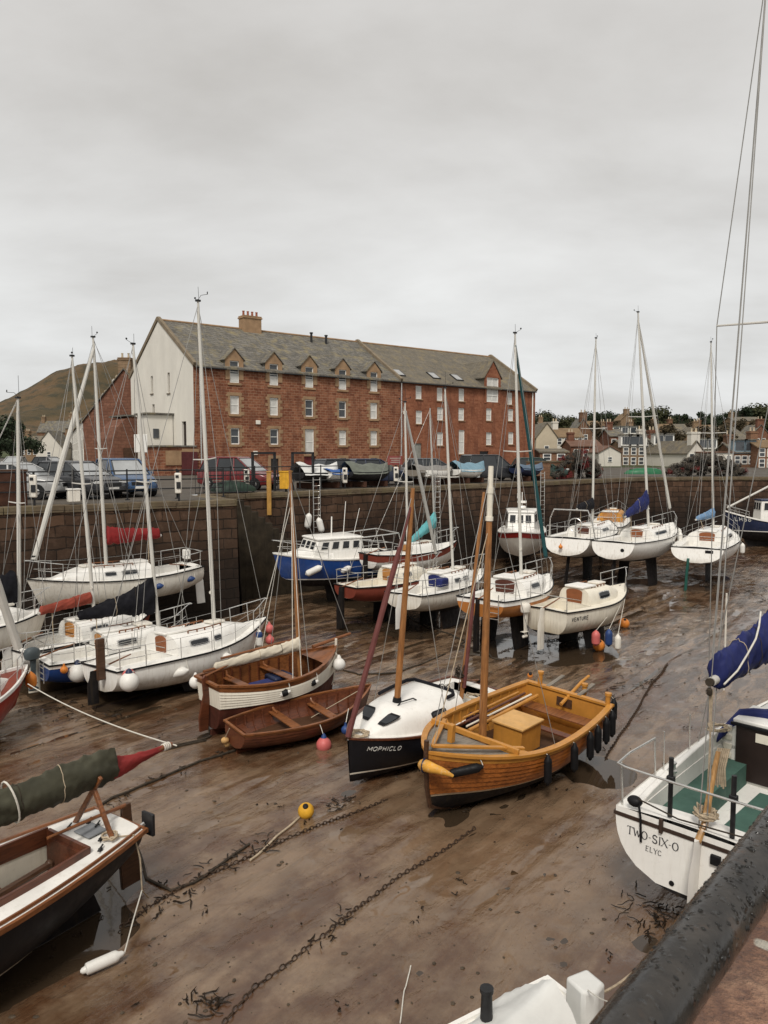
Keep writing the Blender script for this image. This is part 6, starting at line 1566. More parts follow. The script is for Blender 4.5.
    facade(q,W,E,gops,.2,Mg); q.add([(0,0,E),(0,W,E),(0,W/2,RG+.05)],[(0,1,2)]); q.build('gable_wall',HARL,r,smooth=False)
    for k,(a,b,c,d) in enumerate(gops):
        f=MB(); f.add([Mg@Vector(p) for p in ((a,.18,b),(c,.18,b),(c,.18,d),(a,.18,d))],[(0,1,2,3)]); f.box(Mg@Vector(((a+c)/2,-.02,b-.06)),(.14,c-a+.2,.1)); f.build('gable_window',pm('boarded_brown',(.035,.025,.02),.6) if k==3 else pm('grey_shutter',(.16,.13,.1),.7),r,smooth=False)
    q=MB(); q.add([(L,0,0),(L,W,0),(L,W,E),(L,W/2,RG),(L,0,E)],[(0,1,2,3,4)]); q.add([(0,W,0),(L,W,0),(L,W,E),(0,W,E)],[(0,1,2,3)]); q.build('rear_wall',SAND2,r,smooth=False)
    # roofs
    def slab(x0,x1,mat,dz=0):
        q=MB()
        for (y0,z0,y1,z1) in ((-.28,E-.17,W/2,RG),(W+.28,E-.17,W/2,RG)):
            vs=[Vector((x0,y0,z0+dz)),Vector((x1,y0,z0+dz)),Vector((x1,y1,z1+dz)),Vector((x0,y1,z1+dz))]; n_=Vector((0,0,.14)); q.add(vs+[v+n_ for v in vs],[(0,1,2,3),(7,6,5,4),(0,4,5,1),(1,5,6,2),(2,6,7,3),(3,7,4,0)])
        o=q.build('roof',mat,r,smooth=False)
        q=MB(); q.tube([Vector((x0,W/2,RG+.15+dz)),Vector((x1,W/2,RG+.15+dz))],.11,8); q.build('ridge_tile',TANST,o)
        return o
    slab(.12,L1-.1,SLATE); slab(L1+.12,L-.12,SLATE2,-.02)
    for x0 in (0.04,L1,L-.1):
        q=MB()
        for sd in (0,1):
            a=Vector((x0,-.3 if sd==0 else W+.3,E-.0)); b=Vector((x0,W/2,RG+.28)); q.beam(a+Vector((0,0,.06)),b,.3,.34)
        q.build('gable_skew',pm('skew_stone',(.2,.16,.11),.9,.2,2,.4,14,streak=.3),r,bevel=.02)
    gx=[.2]+[v for x in cols for v in (x-.9,x+.9)]+[L1+s5-1.3,L1+s5+1.3,L-.2]
    for a_,b_ in zip(gx[::2],gx[1::2]): q=MB(); q.tube([Vector((a_,-.34,E-.18)),Vector((b_,-.34,E-.18))],.06,6); q.build('gutter',BLKM,r)
    for x_,m_ in ((.55,STEEL),(L1+.1,STEEL),(L-.6,WINW)):
        q=MB(); q.tube([Vector((x_,-.12,E-.2)),Vector((x_,-.12,.1))],.07,8); q.build('drainpipe',m_,r)
    chimney(r,9.3,W/2-.0,RG-.9,1.9,1.1,2.25,TANST,4,POT)
    for x_,h_ in ((15.6,1.0),(17.4,.9)):
        q=MB(); y_=W/2-1.2; z_=RG-1.2*sl; q.tube([Vector((x_,y_,z_)),Vector((x_,y_,z_+h_))],.12,8); q.tube([Vector((x_,y_,z_+h_)),Vector((x_,y_,z_+h_+.12))],.18,8); q.build('roof_vent',BLKM,r)
    for px in (406,441,464):
        x_=sx(px); z0=E+.45; y0=(z0-E)/sl+.0; q=MB(); M_=Matrix.Translation((x_,y0+.55,E+sl*(y0+.55)+.18))@Matrix.Rotation(math.atan(sl),4,'X'); q.box(M_@Vector((0,0,0)),(1.1,1.4,.1),M=M_.to_3x3().to_4x4()); s_=q.build('skylight',BLKM,r); g=MB(); g.box(M_@Vector((0,0,.052)),(.86,1.16,.012),M=M_.to_3x3().to_4x4()); g.build('pane',pm('sky_pane',(.35,.35,.34),.08),s_)
    for x_,z_ in ((6.0,4.6),(5.7,1.9),(22.9,6.0),(10.4,.7)):
        q=MB(); q.box((x_,-.08,z_),(.42,.16,.36)); q.build('alarm_box',GELD,r,bevel=.03)
    # low store against the white gable
    q=MB(); q.box((-1.6,1.9,1.2),(3.2,3.8,2.4)); pb=q.build('porch_wall',SAND,r,smooth=False); q=MB(); q.box((-1.6,1.9,2.46),(3.5,4.1,.14)); q.build('porch_roof',SLATE,pb); q=MB(); q.box((-1.6,-.03,1.5),(1.9,.1,1.2)); q.box((-.4,-.03,2.1),(1.5,.12,.3)); q.build('porch_lintel',TANST,pb); q=MB(); q.box((-.5,-.09,1.05),(1.4,.1,1.9)); q.build('porch_door',pm('maroon_door',(.09,.025,.025),.5),pb)
    # white outhouse on the gable
    return r
warehouse()
# ------------------------------------------------------------------ town houses
RENDW=pm('white_render',(.6,.57,.5),.85,.08,.5,.3,20,streak=.25,dirt=(.36,.3,.22)); RENDC=pm('cream_render',(.5,.43,.32),.85,.1,.5,.3,20,streak=.25)
STB=masonry('brown_stone',(.16,.085,.05),(.22,.125,.075),(.13,.08,.05),.7,.3,.02,.9,stain=(.12,.07,.045)); STR=masonry('red_stone_house',(.17,.075,.048),(.23,.11,.07),(.14,.075,.05),.7,.3,.02,.9,stain=(.13,.05,.03)); STT=masonry('tan_stone_house',(.25,.17,.1),(.3,.2,.125),(.16,.11,.07),.7,.3,.02,.9,stain=(.17,.11,.07))
BRK=masonry('orange_brick_house',(.23,.12,.07),(.27,.15,.09),(.2,.12,.08),.5,.2,.02,.9)
RT=pm('tan_roof',(.19,.13,.075),.85,.2,.8,.4,10,streak=.2); RTR=pm('red_tile_roof',(.15,.085,.06),.85,.2,.8,.4,10,streak=.3)
def house(label,px0,px1,Y,ye,yr,wall,roof,gable='side',win=(3,2),chim=1,dorm=0,dmat=None,rz=0,depth=None,wz=None,group=None,zbase=None,wsize=(.75,1.1),name='house',cmat=None,door=False):
    c=D((px0+px1)/2,453,Y); w=(px1-px0)/760*Y; zb=tz(c.x,Y) if zbase is None else zbase
    ze=H+(453-ye)/760*Y-zb; zr=H+(453-yr)/760*Y-zb
    r=thing(name,label,'house',(c.x,Y,zb-.1),rz,group); d=depth or max(6,w*.6); hw=w/2
    ze=max(ze,2.0); q=MB()
    B=-.3
    if gable=='front':
        vs=[(-hw,0,B),(hw,0,B),(hw,0,ze),(0,0,zr),(-hw,0,ze),(-hw,d,B),(hw,d,B),(hw,d,ze),(0,d,zr),(-hw,d,ze)]
        q.add(vs,[(0,1,2,3,4),(9,8,7,6,5),(0,4,9,5),(1,6,7,2),(4,3,8,9),(3,2,7,8)])
    else:
        vs=[(-hw,0,B),(-hw,d,B),(-hw,d,ze),(-hw,d/2,zr),(-hw,0,ze),(hw,0,B),(hw,d,B),(hw,d,ze),(hw,d/2,zr),(hw,0,ze)]
        q.add(vs,[(4,3,2,1,0),(5,6,7,8,9),(0,5,9,4),(1,2,7,6),(4,9,8,3),(3,8,7,2)])
    wl=q.build('wall',wall,r,smooth=False)
    q=MB(); ov=.18
    if gable=='front': sl=[((sd*(hw+ov),-ov,ze-ov*(zr-ze)/hw),(0,-ov,zr),(0,d+ov,zr),(sd*(hw+ov),d+ov,ze-ov*(zr-ze)/hw)) for sd in (-1,1)]
    else: sl=[((-hw-ov,y0,ze-ov*(zr-ze)/(d/2)),(hw+ov,y0,ze-ov*(zr-ze)/(d/2)),(hw+ov,d/2,zr),(-hw-ov,d/2,zr)) for y0 in (-ov,d+ov)]
    for vs in sl:
        vs=[Vector(v)+Vector((0,0,.04)) for v in vs]; n_=Vector((0,0,.14)); q.add(vs+[v+n_ for v in vs],[(0,1,2,3),(7,6,5,4),(0,4,5,1),(1,5,6,2),(2,6,7,3),(3,7,4,0)])
    q.build('roof',roof,r,smooth=False)
    nc,nr=win; ww,wh=wsize
    me=None
    for i in range(nc):
        for j in range(nr):
            x=-hw+w*(i+.5)/nc; z=ze*(j+.55)/max(nr,1) if wz is None else wz[j]
            if gable=='front' and nr>1 and j==nr-1 and wz is None: x*=.5
            q=MB(); q.box((x,-.03,z),(ww,.1,wh)); f=q.build('window',WINW,r,smooth=False); q=MB(); q.box((x,-.075,z+wh*.24),(ww*.78,.03,wh*.38)); q.box((x,-.075,z-wh*.23),(ww*.78,.03,wh*.38)); q.build('pane',WGL,f,smooth=False)
    if door: q=MB(); q.box((hw*.1,-.03,.9),(.9,.1,1.9)); q.build('door',BLKM,r)
    for k in range(chim):
        x=(-hw+.6 if k==0 else hw-.6) if gable=='side' else 0; y=d/2 if gable=='side' else (0.6 if k==0 else d-.6)
        chimney(r,x,y,zr-.5,1.3 if gable!='side' else .9,.9 if gable!='side' else 1.3,1.7,cmat or wall,2,POTC)
    for k in range(dorm):
        x=-hw+w*(k+.5)/dorm; q=MB(); q.box((x,.55,ze+.75),(1.5,1.3,1.7)); dm=q.build('dormer',dmat or WINW,r,bevel=.02); q=MB(); q.box((x,.45,ze+1.68),(1.75,1.6,.14)); q.build('dormer_roof',roof,dm); q=MB(); q.box((x,-.115,ze+.85),(1.1,.03,1.1)); q.build('pane',WGL,dm)
    return r
# close to the quay, right of the warehouse
house('orange brick block with small white windows and flat eaves right of the warehouse',540,568,92,452,449,BRK,SLATE2,win=(2,1),chim=0,wz=(1.5,),wsize=(1.0,.8))
house('cream gabled house with grey roof standing next to the warehouse end',536,557,118,437,423,RENDC,SLATE2,'front',(1,1),0,depth=10)
house('white cottage with tan roof and four dark windows beside the cream gable',556,583,124,437,428,RENDW,RT,win=(4,1),chim=1,depth=8,wz=(3.2,))
house('tall brown stone house with gable behind the white cottage',574,592,140,432,419,STB,SLATE,'front',(2,2),1)
house('red roofed low stone house between brown gable and white lean-to',571,601,112,446,440,STR,RTR,win=(3,1),chim=1,wz=(1.8,))
house('white gabled shed with steep dark roof above the creel heap',599,621,104,457,446,RENDW,RTR,'front',(1,1),0,wsize=(.6,.7))
house('terrace of white bay dormers on tan stone high on the slope',603,637,158,434,427,STT,SLATE,win=(5,1),chim=2,dorm=4)
house('red brick tenement with tall narrow gable beside the dormered block',610,624,120,436,429,STR,SLATE,win=(2,2),chim=1)
house('tan and red tenement with white box dormers behind the green upturned boat',622,645,108,446,440,STT,SLATE,win=(3,2),chim=0,dorm=3)
house('narrow white fronted house in the red tenement row',643,654,108.5,443,437,RENDW,SLATE,win=(2,2),chim=1)
house('red stone tenement with two white dormers left of the white gable',654,673,107,445,438,STR,SLATE,win=(3,2),chim=1,dorm=2)
house('white gabled cottage with grey slate side roof above the right creel heap',686,706,99,454,441,RENDW,SLATE2,'front',(2,1),1,rz=R(14),depth=11,wz=(1.4,))
house('white house with paired glazed dormers behind the white gabled cottage',698,716,112,449,444,RENDW,SLATE2,win=(2,1),chim=0,dorm=2)
house('low white store with small windows at the quay back',716,733,93,457,453,RENDW,RTR,win=(2,1),chim=0,wsize=(.6,.5),wz=(1.4,))
house('brown house with pale blue dormers near the right edge',734,755,98,452,443,STB,SLATE,win=(3,1),chim=1,dorm=2,dmat=pm('grey_blue_paint',(.2,.27,.31),.5))
house('red brick house with white trim at the right edge',758,782,96,447,440,BRK,RT,win=(3,2),chim=1)
house('large grey roofed hall with brown gable on the slope',720,750,150,442,426,STB,SLATE2,win=(5,1),chim=0,depth=16)
house('brown gabled house right of the large grey roofed hall',748,772,152,438,425,STR,SLATE,'front',(2,2),1)
for k,(a,b,Y,ye,yr,wm,rm,g,l) in enumerate(((655,672,168,432,424,STT,RT,'side','tan roofed stone house highest left in the upper rows'),(671,688,172,431,424,STB,SLATE2,'side','brown stone house with grey roof in the upper rows'),(686,706,164,435,427,STT,SLATE2,'front','tan gabled house on the slope above the white cottage'),(700,716,178,430,425,STB,RT,'side','small tan roofed house below the hilltop trees'),(584,600,175,427,421,STT,RT,'side','tan roofed house peeping over the brown stone house'),(620,632,190,420,414,STT,RT,'front','pale gabled house among the hilltop trees'),(540,556,170,427,422,STT,SLATE2,'side','long grey roofed house below the trees beside the warehouse'),(733,760,185,421,417,STT,SLATE2,'side','long pale roofed house below the dark wood at right'))):
    house(l,a,b,Y,ye,yr,wm,rm,g,(3,1),1)
# left of the warehouse
house('dark red stone tenement with chimneys standing behind the white gable',84,168,79,421,370,STR,SLATE,'front',(2,2),2,zbase=QZ,depth=14,cmat=STT)
house('white gabled house at the end of the street on the left',36,62,150,447,431,RENDW,SLATE,'front',(1,1),0,zbase=QZ)
house('brown stone house with chimneys rising behind the white street gable',38,69,205,432,421,STB,SLATE,'side',(4,1),2,zbase=QZ,cmat=STT)
house('low brown house beside the dark trees under the hill',20,38,170,444,436,STT,SLATE2,'side',(3,1),1,zbase=QZ)
house('tan house half hidden behind the white terrace and the tenement',66,90,190,428,418,STT,SLATE,'side',(3,2),1,zbase=QZ)
def terrace():
    a=Vector((-34.2,87,QZ)); b=Vector((-74,180,QZ)); d=b-a; L=d.length
    r=thing('terrace_house','long white terrace running up the street left of the warehouse','house',a,math.atan2(d.y,d.x))
    q=MB(); q.box((L/2,-4,2.9),(L,8,5.8)); q.build('wall',RENDW,r,smooth=False)
    q=MB()
    q.prism([(-8.2,5.75),(.2,5.75),(-4,9.2)],-.2,L+.2,0,Matrix(((0,0,1,0),(1,0,0,0),(0,1,0,0),(0,0,0,1)))); q.build('roof',SLATE,r,smooth=False)
    for i in range(14):
        for z in (1.6,4.2):
            x=3+i*7.6; q=MB(); q.box((x,.02,z),(1.1,.1,1.5)); f=q.build('window',WINW,r); g=MB(); g.box((x,.075,z),(.85,.03,1.25)); g.build('pane',WGL,f)
    for k in range(4): chimney(r,4+k*24,-4,8.6,2.2,.9,2.0,RENDW,3,POTC)
terrace()
def outbuilding():
    r=thing('stone_shed','red stone shed with curved gable between white gable and tenement','shed',(-22.6,68.0,QZ),R(38))
    q=MB(); pts=[(-1.5,0),(1.5,0),(1.5,3.6),(1.2,4.7),(.5,5.2),(-.3,5.0),(-1.1,4.2),(-1.5,3.2)]; q.prism(pts,0,4,0,Matrix(((1,0,0,0),(0,0,1,0),(0,1,0,0),(0,0,0,1)))); q.build('wall',STR,r,smooth=False)
    q=MB(); q.box((0,-.03,1.2),(1.3,.1,2.3)); q.build('door',DKW,r); q=MB(); q.box((0,2,5.22),(1.0,4.2,.14)); q.build('roof',SLATE,r)
outbuilding()
def annex():
    r=thing('white_annex','low white annex with dark flat roof against the white warehouse gable','building',(-19.5,66.6,QZ),math.atan2(26.7,33.9))
    q=MB(); q.box((0,1.2,2.6),(2.3,2.4,5.2)); q.build('wall',HARL,r,smooth=False); q=MB(); q.box((0,1.2,5.3),(2.7,2.8,.16)); q.build('roof',SLATE,r); q=MB(); q.box((.3,-.03,1.2),(.9,.1,2.1)); q.build('door',DKW,r); q=MB(); q.box((-.4,-.03,3.6),(.5,.1,.8)); q.build('window',WGL,r)
# ------------------------------------------------------------------ trees
LEAF=[pm('foliage_dark',(.022,.032,.016),.85,.45,.8,0),pm('foliage_olive',(.04,.042,.018),.85,.45,.8,0),pm('foliage_brown',(.05,.038,.02),.85,.45,.8,0)]
BARK=pm('bark',(.05,.038,.028),.9,.3,4,.5,10)
def tree_proto(k,h,w,lm,label,n=1500):
    rnd=random.Random(40+k); r=thing('broadleaf_tree',label,'tree',(0,0,0),0,'trees on the hilltop above the town')
    q=MB(); q.tube([Vector((0,0,-.5)),Vector((.1,0,h*.3)),Vector((-.1,.1,h*.62)),Vector((0,0,h*.85))],[h*.035,h*.028,h*.018,h*.006],8)
    blobs=[]
    for i in range(11):
        a=rnd.uniform(0,2*PI); rr=w*.36*math.sqrt(rnd.random()); z=h*rnd.uniform(.36,.84); f=1-.55*abs(z/h-.55)*1.6
        c=Vector((rr*math.cos(a)*1.25*f,rr*math.sin(a)*1.25*f,z)); blobs.append((c,w*rnd.uniform(.15,.26)*f))
        q.tube([Vector((0,0,h*.3+.2*(z-h*.3))),c*.6+Vector((0,0,z*.32)),c],[h*.012,h*.008,h*.003],5)
    q.build('trunk',BARK,r)
    q=MB()
    for i in range(n):
        c,rad=rnd.choice(blobs); v=Vector((rnd.gauss(0,1),rnd.gauss(0,1),rnd.gauss(0,.8))).normalized()*rad*rnd.uniform(.55,1.12)
        p=c+v; s=rnd.uniform(.16,.42); n_=(v.normalized()+Vector((rnd.uniform(-.8,.8),rnd.uniform(-.8,.8),rnd.uniform(-.2,.9)))).normalized(); u=n_.orthogonal().normalized(); w2=n_.cross(u)
        an=rnd.uniform(0,PI); u,w2=u*math.cos(an)+w2*math.sin(an),w2*math.cos(an)-u*math.sin(an)
        q.add([p-u*s,p-w2*s*.6,p+u*s,p+w2*s*.7],[(0,1,2,3)])
    q.build('crown',lm,r,smooth=False,weld=False); return r
protos=[tree_proto(0,11,9.5,LEAF[0],'dark rounded broadleaf tree in the wood on the hilltop above the town'),tree_proto(1,9,9,LEAF[1],'olive green spreading tree in the wood on the hilltop above the town'),tree_proto(2,12,7.5,LEAF[0],'tall dark narrow tree in the wood on the hilltop above the town'),tree_proto(3,7,8,LEAF[2],'low brownish tree among the houses under the hilltop wood')]
rnd=random.Random(3); used=set()
def put_tree(k,x,y,z,s):
    o=protos[k] if k not in used else copy_tree(protos[k]); used.add(k)
    o.location=(x,y,z); o.scale=(s*rnd.uniform(.85,1.2),s*rnd.uniform(.85,1.2),s); o.rotation_euler=(0,0,rnd.uniform(0,6.28)); return o
for i in range(46):
    px=528+i*5.6+rnd.uniform(-3,3); Y=rnd.uniform(196,262); c=D(px,453,Y); zb=tz(c.x,Y); topy=408+6*math.sin(px*.045+1)+rnd.uniform(-5,7)-(5 if 685<px<750 else 0)
    k=rnd.choice((0,0,1,2,0,1)); hh=H+(453-topy)/760*Y-zb; put_tree(k,c.x,Y,zb-.5,max(.5,hh/(11,9,12,7)[k]))
for px,Y in ((553,150),(640,170),(588,160),(668,150),(712,140),(650,185),(745,175),(620,172),(690,185)):
    c=D(px,453,Y); put_tree(3,c.x,Y,tz(c.x,Y),rnd.uniform(.6,.85))
lt=[]
for k,(px,Y,hh,l) in enumerate(((12,95,7.2,'dark bushy tree at the left edge below the hill'),(22,120,7.5,'smaller dark tree beside the white street gable'),(-6,88,6.5,'dark tree cut off by the left edge of the view'))):
    o=copy_tree(protos[0]); c=D(px,453,Y); o.location=(c.x,Y,QZ); s=hh/11; o.scale=(s*1.05,s*1.05,s); o['label']=l; o['group']='dark trees at the left'
annex()
# ------------------------------------------------------------------ cars
TYRE=pm('tyre',(.015,.015,.015),.8,.2,5,.2,40); LAMP=pm('lamp_lens',(.5,.5,.48),.12,.1,5,0); CGL=pm('car_glass',(.03,.034,.037),.06,.2,1,0)
SCR=pm('windscreen',(.32,.33,.33),.06,.3,.8,0)
def car(label,x,y,rz,paint,L=4.1,W=1.76,Hh=1.52,estate=False):
    r=thing('parked_car',label,'car',(x,y,QZ+.055),rz,'cars parked along the quay')
    def ring(xp,w,zb,zt,rd=.16):
        n=4; pts=[]
        w*=.5
        for (cx,cz,a0) in ((w-rd,zt-rd*.8,0),(-(w-rd),zt-rd*.8,90),(-(w-rd*.6),zb+rd*.6,180),(w-rd*.6,zb+rd*.6,270)):
            rr=rd if a0<180 else rd*.6
            for k in range(n+1): a=R(a0+90*k/n); pts.append(Vector((xp,cx+rr*math.cos(a),cz+rr*.8*math.sin(a) if a0<180 else cz+rr*math.sin(a))))
        return pts
    h=L/2; q=MB()
    st=[(-h,W*.8,.42,.8),(-h+.06,W*.93,.3,.9),(-h+.35,W,.22,.98),(-.6,W,.2,.97),(.6,W,.2,.96),(h-1.05,W,.2,.93),(h-.55,W*.97,.22,.84),(h-.18,W*.88,.26,.72),(h,W*.7,.34,.6)]
    q.loft([ring(*s) for s in st]); q.build('body',paint,r,ang=50)
    def gr(f0,f1,w0,w1,z0,z1):
        return [[Vector((x_,s*w*.5,z)) for x_,s,w,z in ((f0[0],-1,w0,z0),(f0[1],-1,w0,z0),(f0[1],1,w0,z0),(f0[0],1,w0,z0))],[Vector((x_,s*w*.5,z)) for x_,s,w,z in ((f1[0],-1,w1,z1),(f1[1],-1,w1,z1),(f1[1],1,w1,z1),(f1[0],1,w1,z1))]]
    b0=-h+(.12 if estate else .25); t0=b0+.3; f0=h-1.0; f1=h-1.95
    q=MB(); q.loft(gr((b0,f0),(t0,f1),W*.92,W*.72,.9,Hh-.06)); q.build('glasshouse',CGL,r,bevel=.02)
    q=MB(); q.loft(gr((t0-.06,f1+.05),(t0+.1,f1-.1),W*.74,W*.62,Hh-.08,Hh+.0)); q.build('roof_panel',paint,r,bevel=.03)
    for s in (-1,1):
        q=MB()
        for a,b in (((b0,.9),(t0,Hh-.06)),((f0,.9),(f1,Hh-.06)),((.1,.92),(.0,Hh-.06)),((-.95,.92),(-.92,Hh-.06))): q.beam((a[0],s*W*.465,a[1]),(b[0],s*W*.365,b[1]),.07,.05)
        q.beam((t0,s*W*.365,Hh-.05),(f1,s*W*.365,Hh-.05),.07,.06)
        q.build('pillar_frame',paint,r,bevel=.01)
    q=MB(); e=.02; q.add([(f0-.06+e,-W*.40,.95),(f0-.06+e,W*.40,.95),(f1+.06+e,W*.315,Hh-.1),(f1+.06+e,-W*.315,Hh-.1)],[(0,1,2,3)]); q.build('windscreen',SCR,r,smooth=False)
    for sx_ in (h-.82,-h+.78):
        for s in (-1,1):
            Mx=Matrix.Translation((sx_,s*(W*.5-.1),.31))@Matrix.Rotation(PI/2,4,'X')
            q=MB(); q.lathe([(.2,-.11),(.3,-.11),(.315,-.07),(.315,.07),(.3,.11),(.2,.11)],Mx,20); wl=q.build('wheel',TYRE,r)
            q=MB(); q.lathe([(.02,-.115),(.07,-.118),(.19,-.1),(.2,-.09),(.2,.09),(.19,.1),(.07,.118),(.02,.115)],Mx,12); q.build('rim',STEEL,wl)
    for s in (-1,1):
        q=MB(); q.box((h-.16,s*W*.33,.68),(.22,.34,.13),s*-.45); q.build('headlight',LAMP,r,bevel=.03); q=MB(); q.box((-h+.05,s*W*.38,.8),(.12,.2,.24)); q.build('tail_light',REDH,r,bevel=.03)
        q=MB(); q.box((f0-.35,s*(W*.5+.06),.98),(.14,.2,.13)); q.build('wing_mirror',paint,r,bevel=.03)
    q=MB(); q.box((h-.02,0,.58),(.06,.8,.16)); q.build('grille',BLKM,r,bevel=.02); q=MB(); q.box((h+.015,0,.42),(.02,.5,.11)); q.build('number_plate',PLASTW,r)
    return r
PB=pm('car_blue',(.022,.065,.15),.28,.1,2,0,coat=.6); PK=pm('car_black',(.02,.021,.024),.25,.1,2,0,coat=.6); PR=pm('car_red',(.15,.016,.017),.28,.1,2,0,coat=.6); PS=pm('car_silver',(.36,.36,.35),.35,.08,2,0,coat=.5,metal=.2)
q=D(124,480,33.2); car('blue hatchback parked nose towards the harbour between black car and white gable',q.x,q.y,R(-52),PB,Hh=1.62)
q=D(78,480,31.6); car('black estate car parked on the quay left of the blue hatchback',q.x,q.y,R(-30),PK,L=4.3)
q=D(241,478,39.0); car('dark red people carrier parked on the quay before the warehouse',q.x,q.y,R(-22),PR,L=4.3,Hh=1.66,estate=True)
q=D(18,480,31.0); car('silver grey car at the left edge behind the quay railing',q.x,q.y,R(-8),PS,L=4.4,Hh=1.45)
q=D(14,462,75); car('small pale car far up the street at the left edge',q.x,q.y,R(-80),PS,L=3.9)
q=D(52,462,70); car('black car standing before the white gabled house up the street',q.x,q.y,R(-20),PK,L=3.9)
# ------------------------------------------------------------------ quay furniture
TBR=pm('timber_brown',(.07,.032,.02),.75,.3,3,.3,20)
def railing(label,pts,n,rails=(.4,.75,1.1),col=BLKM,r_=.025):
    a=pts[0]; r=thing('quay_railing',label,'railing',a)
    for z in rails:
        q=MB(); q.tube([p-a+Vector((0,0,z)) for p in pts],r_,6); q.build('rail',col,r)
    L=[0]
    for p,s in zip(pts,pts[1:]): L.append(L[-1]+(s-p).length)
    for i in range(n):
        t=L[-1]*i/(n-1)
        for k in range(len(pts)-1):
            if t<=L[k+1]+1e-6: p=pts[k]+(pts[k+1]-pts[k])*((t-L[k])/(L[k+1]-L[k])); break
        q=MB(); q.tube([p-a,p-a+Vector((0,0,rails[-1]+.06))],r_*1.25,7); q.box(p-a+Vector((0,0,.02)),(.14,.14,.04)); q.build('post',col,r)
    return r
ZQ=QZ+.14
ra=A1-dA*13+nA*.35; rb=A1-dA*.4+nA*.35; railing('black three bar railing along the left quay edge',[Vector((ra.x-8*dA.x,ra.y-8*dA.y,ZQ)),Vector((rb.x,rb.y,ZQ))],12)
rc=B0+dB*.3+nB*.5; rd=B0+dB*8+nB*.5; railing('black railing above the quay steps before the red car',[Vector((rc.x,rc.y,ZQ)),Vector((rd.x,rd.y,ZQ))],7)
def mesh_fence():
    p=D(222,490,33.6); r=thing('barrier_fence','dark upright barred barrier in front of the dark red car','fence',(p.x,p.y,ZQ-.08),math.atan2(dA.y,dA.x))
    q=MB(); q.tube([Vector((-1.2,0,.1)),Vector((1.2,0,.1))],.02,6); q.tube([Vector((-1.2,0,1.05)),Vector((1.2,0,1.05))],.025,6); q.build('rail',BLKM,r)
    for i in range(15): q=MB(); q.tube([Vector((-1.2+2.4*i/14,0,.05)),Vector((-1.2+2.4*i/14,0,1.08))],.012,5); q.build('bar',BLKM,r)
mesh_fence()
def life_station(label,p):
    r=thing('lifebuoy_stand',label,'lifebuoy stand',p)
    q=MB(); q.tube([Vector((0,0,-.1)),Vector((0,0,1.1))],.04,8); q.build('post',BLKM,r); q=MB(); q.box((0,-.06,.6),(.26,.12,.8)); q.build('housing',GELD,r,bevel=.04)
    q=MB(); q.box((.03,-.13,.52),(.16,.03,.26)); q.build('notice_panel',BLKM,r); q=MB(); q.box((-.02,-.13,.86),(.12,.03,.1)); q.build('notice_panel',BLKM,r)
for px,Yo,l in ((35,.3,'white and black lifebuoy stand at the railing before the silver car'),(181,.3,'white and black lifebuoy stand at the railing below the white annex')):
    k=(px-384)/760; s=(k*A1.y-A1.x)/(dA.x-k*dA.y); p=A1+dA*s+nA*Yo; life_station(l,Vector((p.x,p.y,ZQ)))
def onB(px,inn=.5,z=ZQ):
    k=(px-384)/760; b=B0+nB*inn; s=(k*b.y-b.x)/(dB.x-k*dB.y); p=b+dB*s; return Vector((p.x,p.y,z))
for px,l in ((247,'white lifebuoy stand above the steps by the red car'),(345,'white lifebuoy stand beside the tarpaulined boat'),(396,'white lifebuoy stand under the red notice')): life_station(l,onB(px,.7))
def simple(name,label,cat,p,rz=0,group=None): return thing(name,label,cat,p,rz,group)
p=onB(269,-.16,0); r=simple('timber_fender_post','yellow ochre timber post standing up against the wall by the steps','post',p); q=MB(); q.box((0,0,4.6),(.2,.18,2.0)); q.box((0,0,5.62),(.24,.22,.06)); q.build('post_timber',pm('yellow_post',(.42,.23,.06),.65,.2,3,.2,20,streak=.5),r,bevel=.015)
p=onB(286,.1); r=simple('notice_box','bright orange box mounted at the quay edge behind the wooden mast','box',p); q=MB(); q.box((0,-.1,.45),(.55,.35,.8)); bx=q.build('box_body',YELB,r,bevel=.02); q=MB(); q.box((0,-.1,.88),(.6,.4,.06)); q.build('lid',YELB,bx); q=MB(); q.tube([Vector((0,0,-.1)),Vector((0,0,.3))],.05,8); q.build('post',BLKM,r)
p=onB(395,.9); r=simple('notice_board','faded red notice board on two posts at the quay edge','sign',p,R(40)); q=MB(); q.box((0,0,1.35),(1.05,.05,.5)); q.build('board',pm('sign_red',(.25,.07,.06),.6,.2,3),r,bevel=.01)
for x in (-.4,.4): q=MB(); q.tube([Vector((x,.05,-.1)),Vector((x,.05,1.6))],.03,6); q.build('post',BLKM,r)
q=MB()
for z,w_ in ((1.47,.8),(1.36,.6),(1.25,.7)): q.box((0,-.03,z),(w_,.012,.045))
o=q.build('text_lines',pm('sign_pale',(.45,.35,.3),.6),r)
p=D(262,470,36.2); 
def gate_frame(px,label):
    p=onB(px,1.0); r=simple('quay_gate_frame',label,'gate',p,math.atan2(dB.y,dB.x))
    for x in (-.62,.62): q=MB(); q.box((x,0,.85),(.1,.1,1.9)); q.build('post',BLKM,r)
    q=MB(); q.box((0,0,1.76),(1.34,.1,.1)); q.build('top_bar',BLKM,r)
gate_frame(264,'black square portal frame above the steps'); gate_frame(303,'black square portal frame by the white tarpaulined boat')
p=onB(232,.6); r=simple('dinghy_heap','black and green upturned dinghy on the quay edge by the red car','dinghy',p,R(20)); q=MB()
q.loft([[Vector((x,w*math.cos(a),h_*math.sin(a))) for a in [PI*k/8 for k in range(9)]] for x,w,h_ in ((-1.0,.1,.12),(-.8,.45,.4),(-.2,.62,.5),(.4,.55,.45),(.95,.2,.25),(1.1,.05,.12))]); q.build('hull',pm('black_green',(.02,.035,.025),.5,.4,3),r)
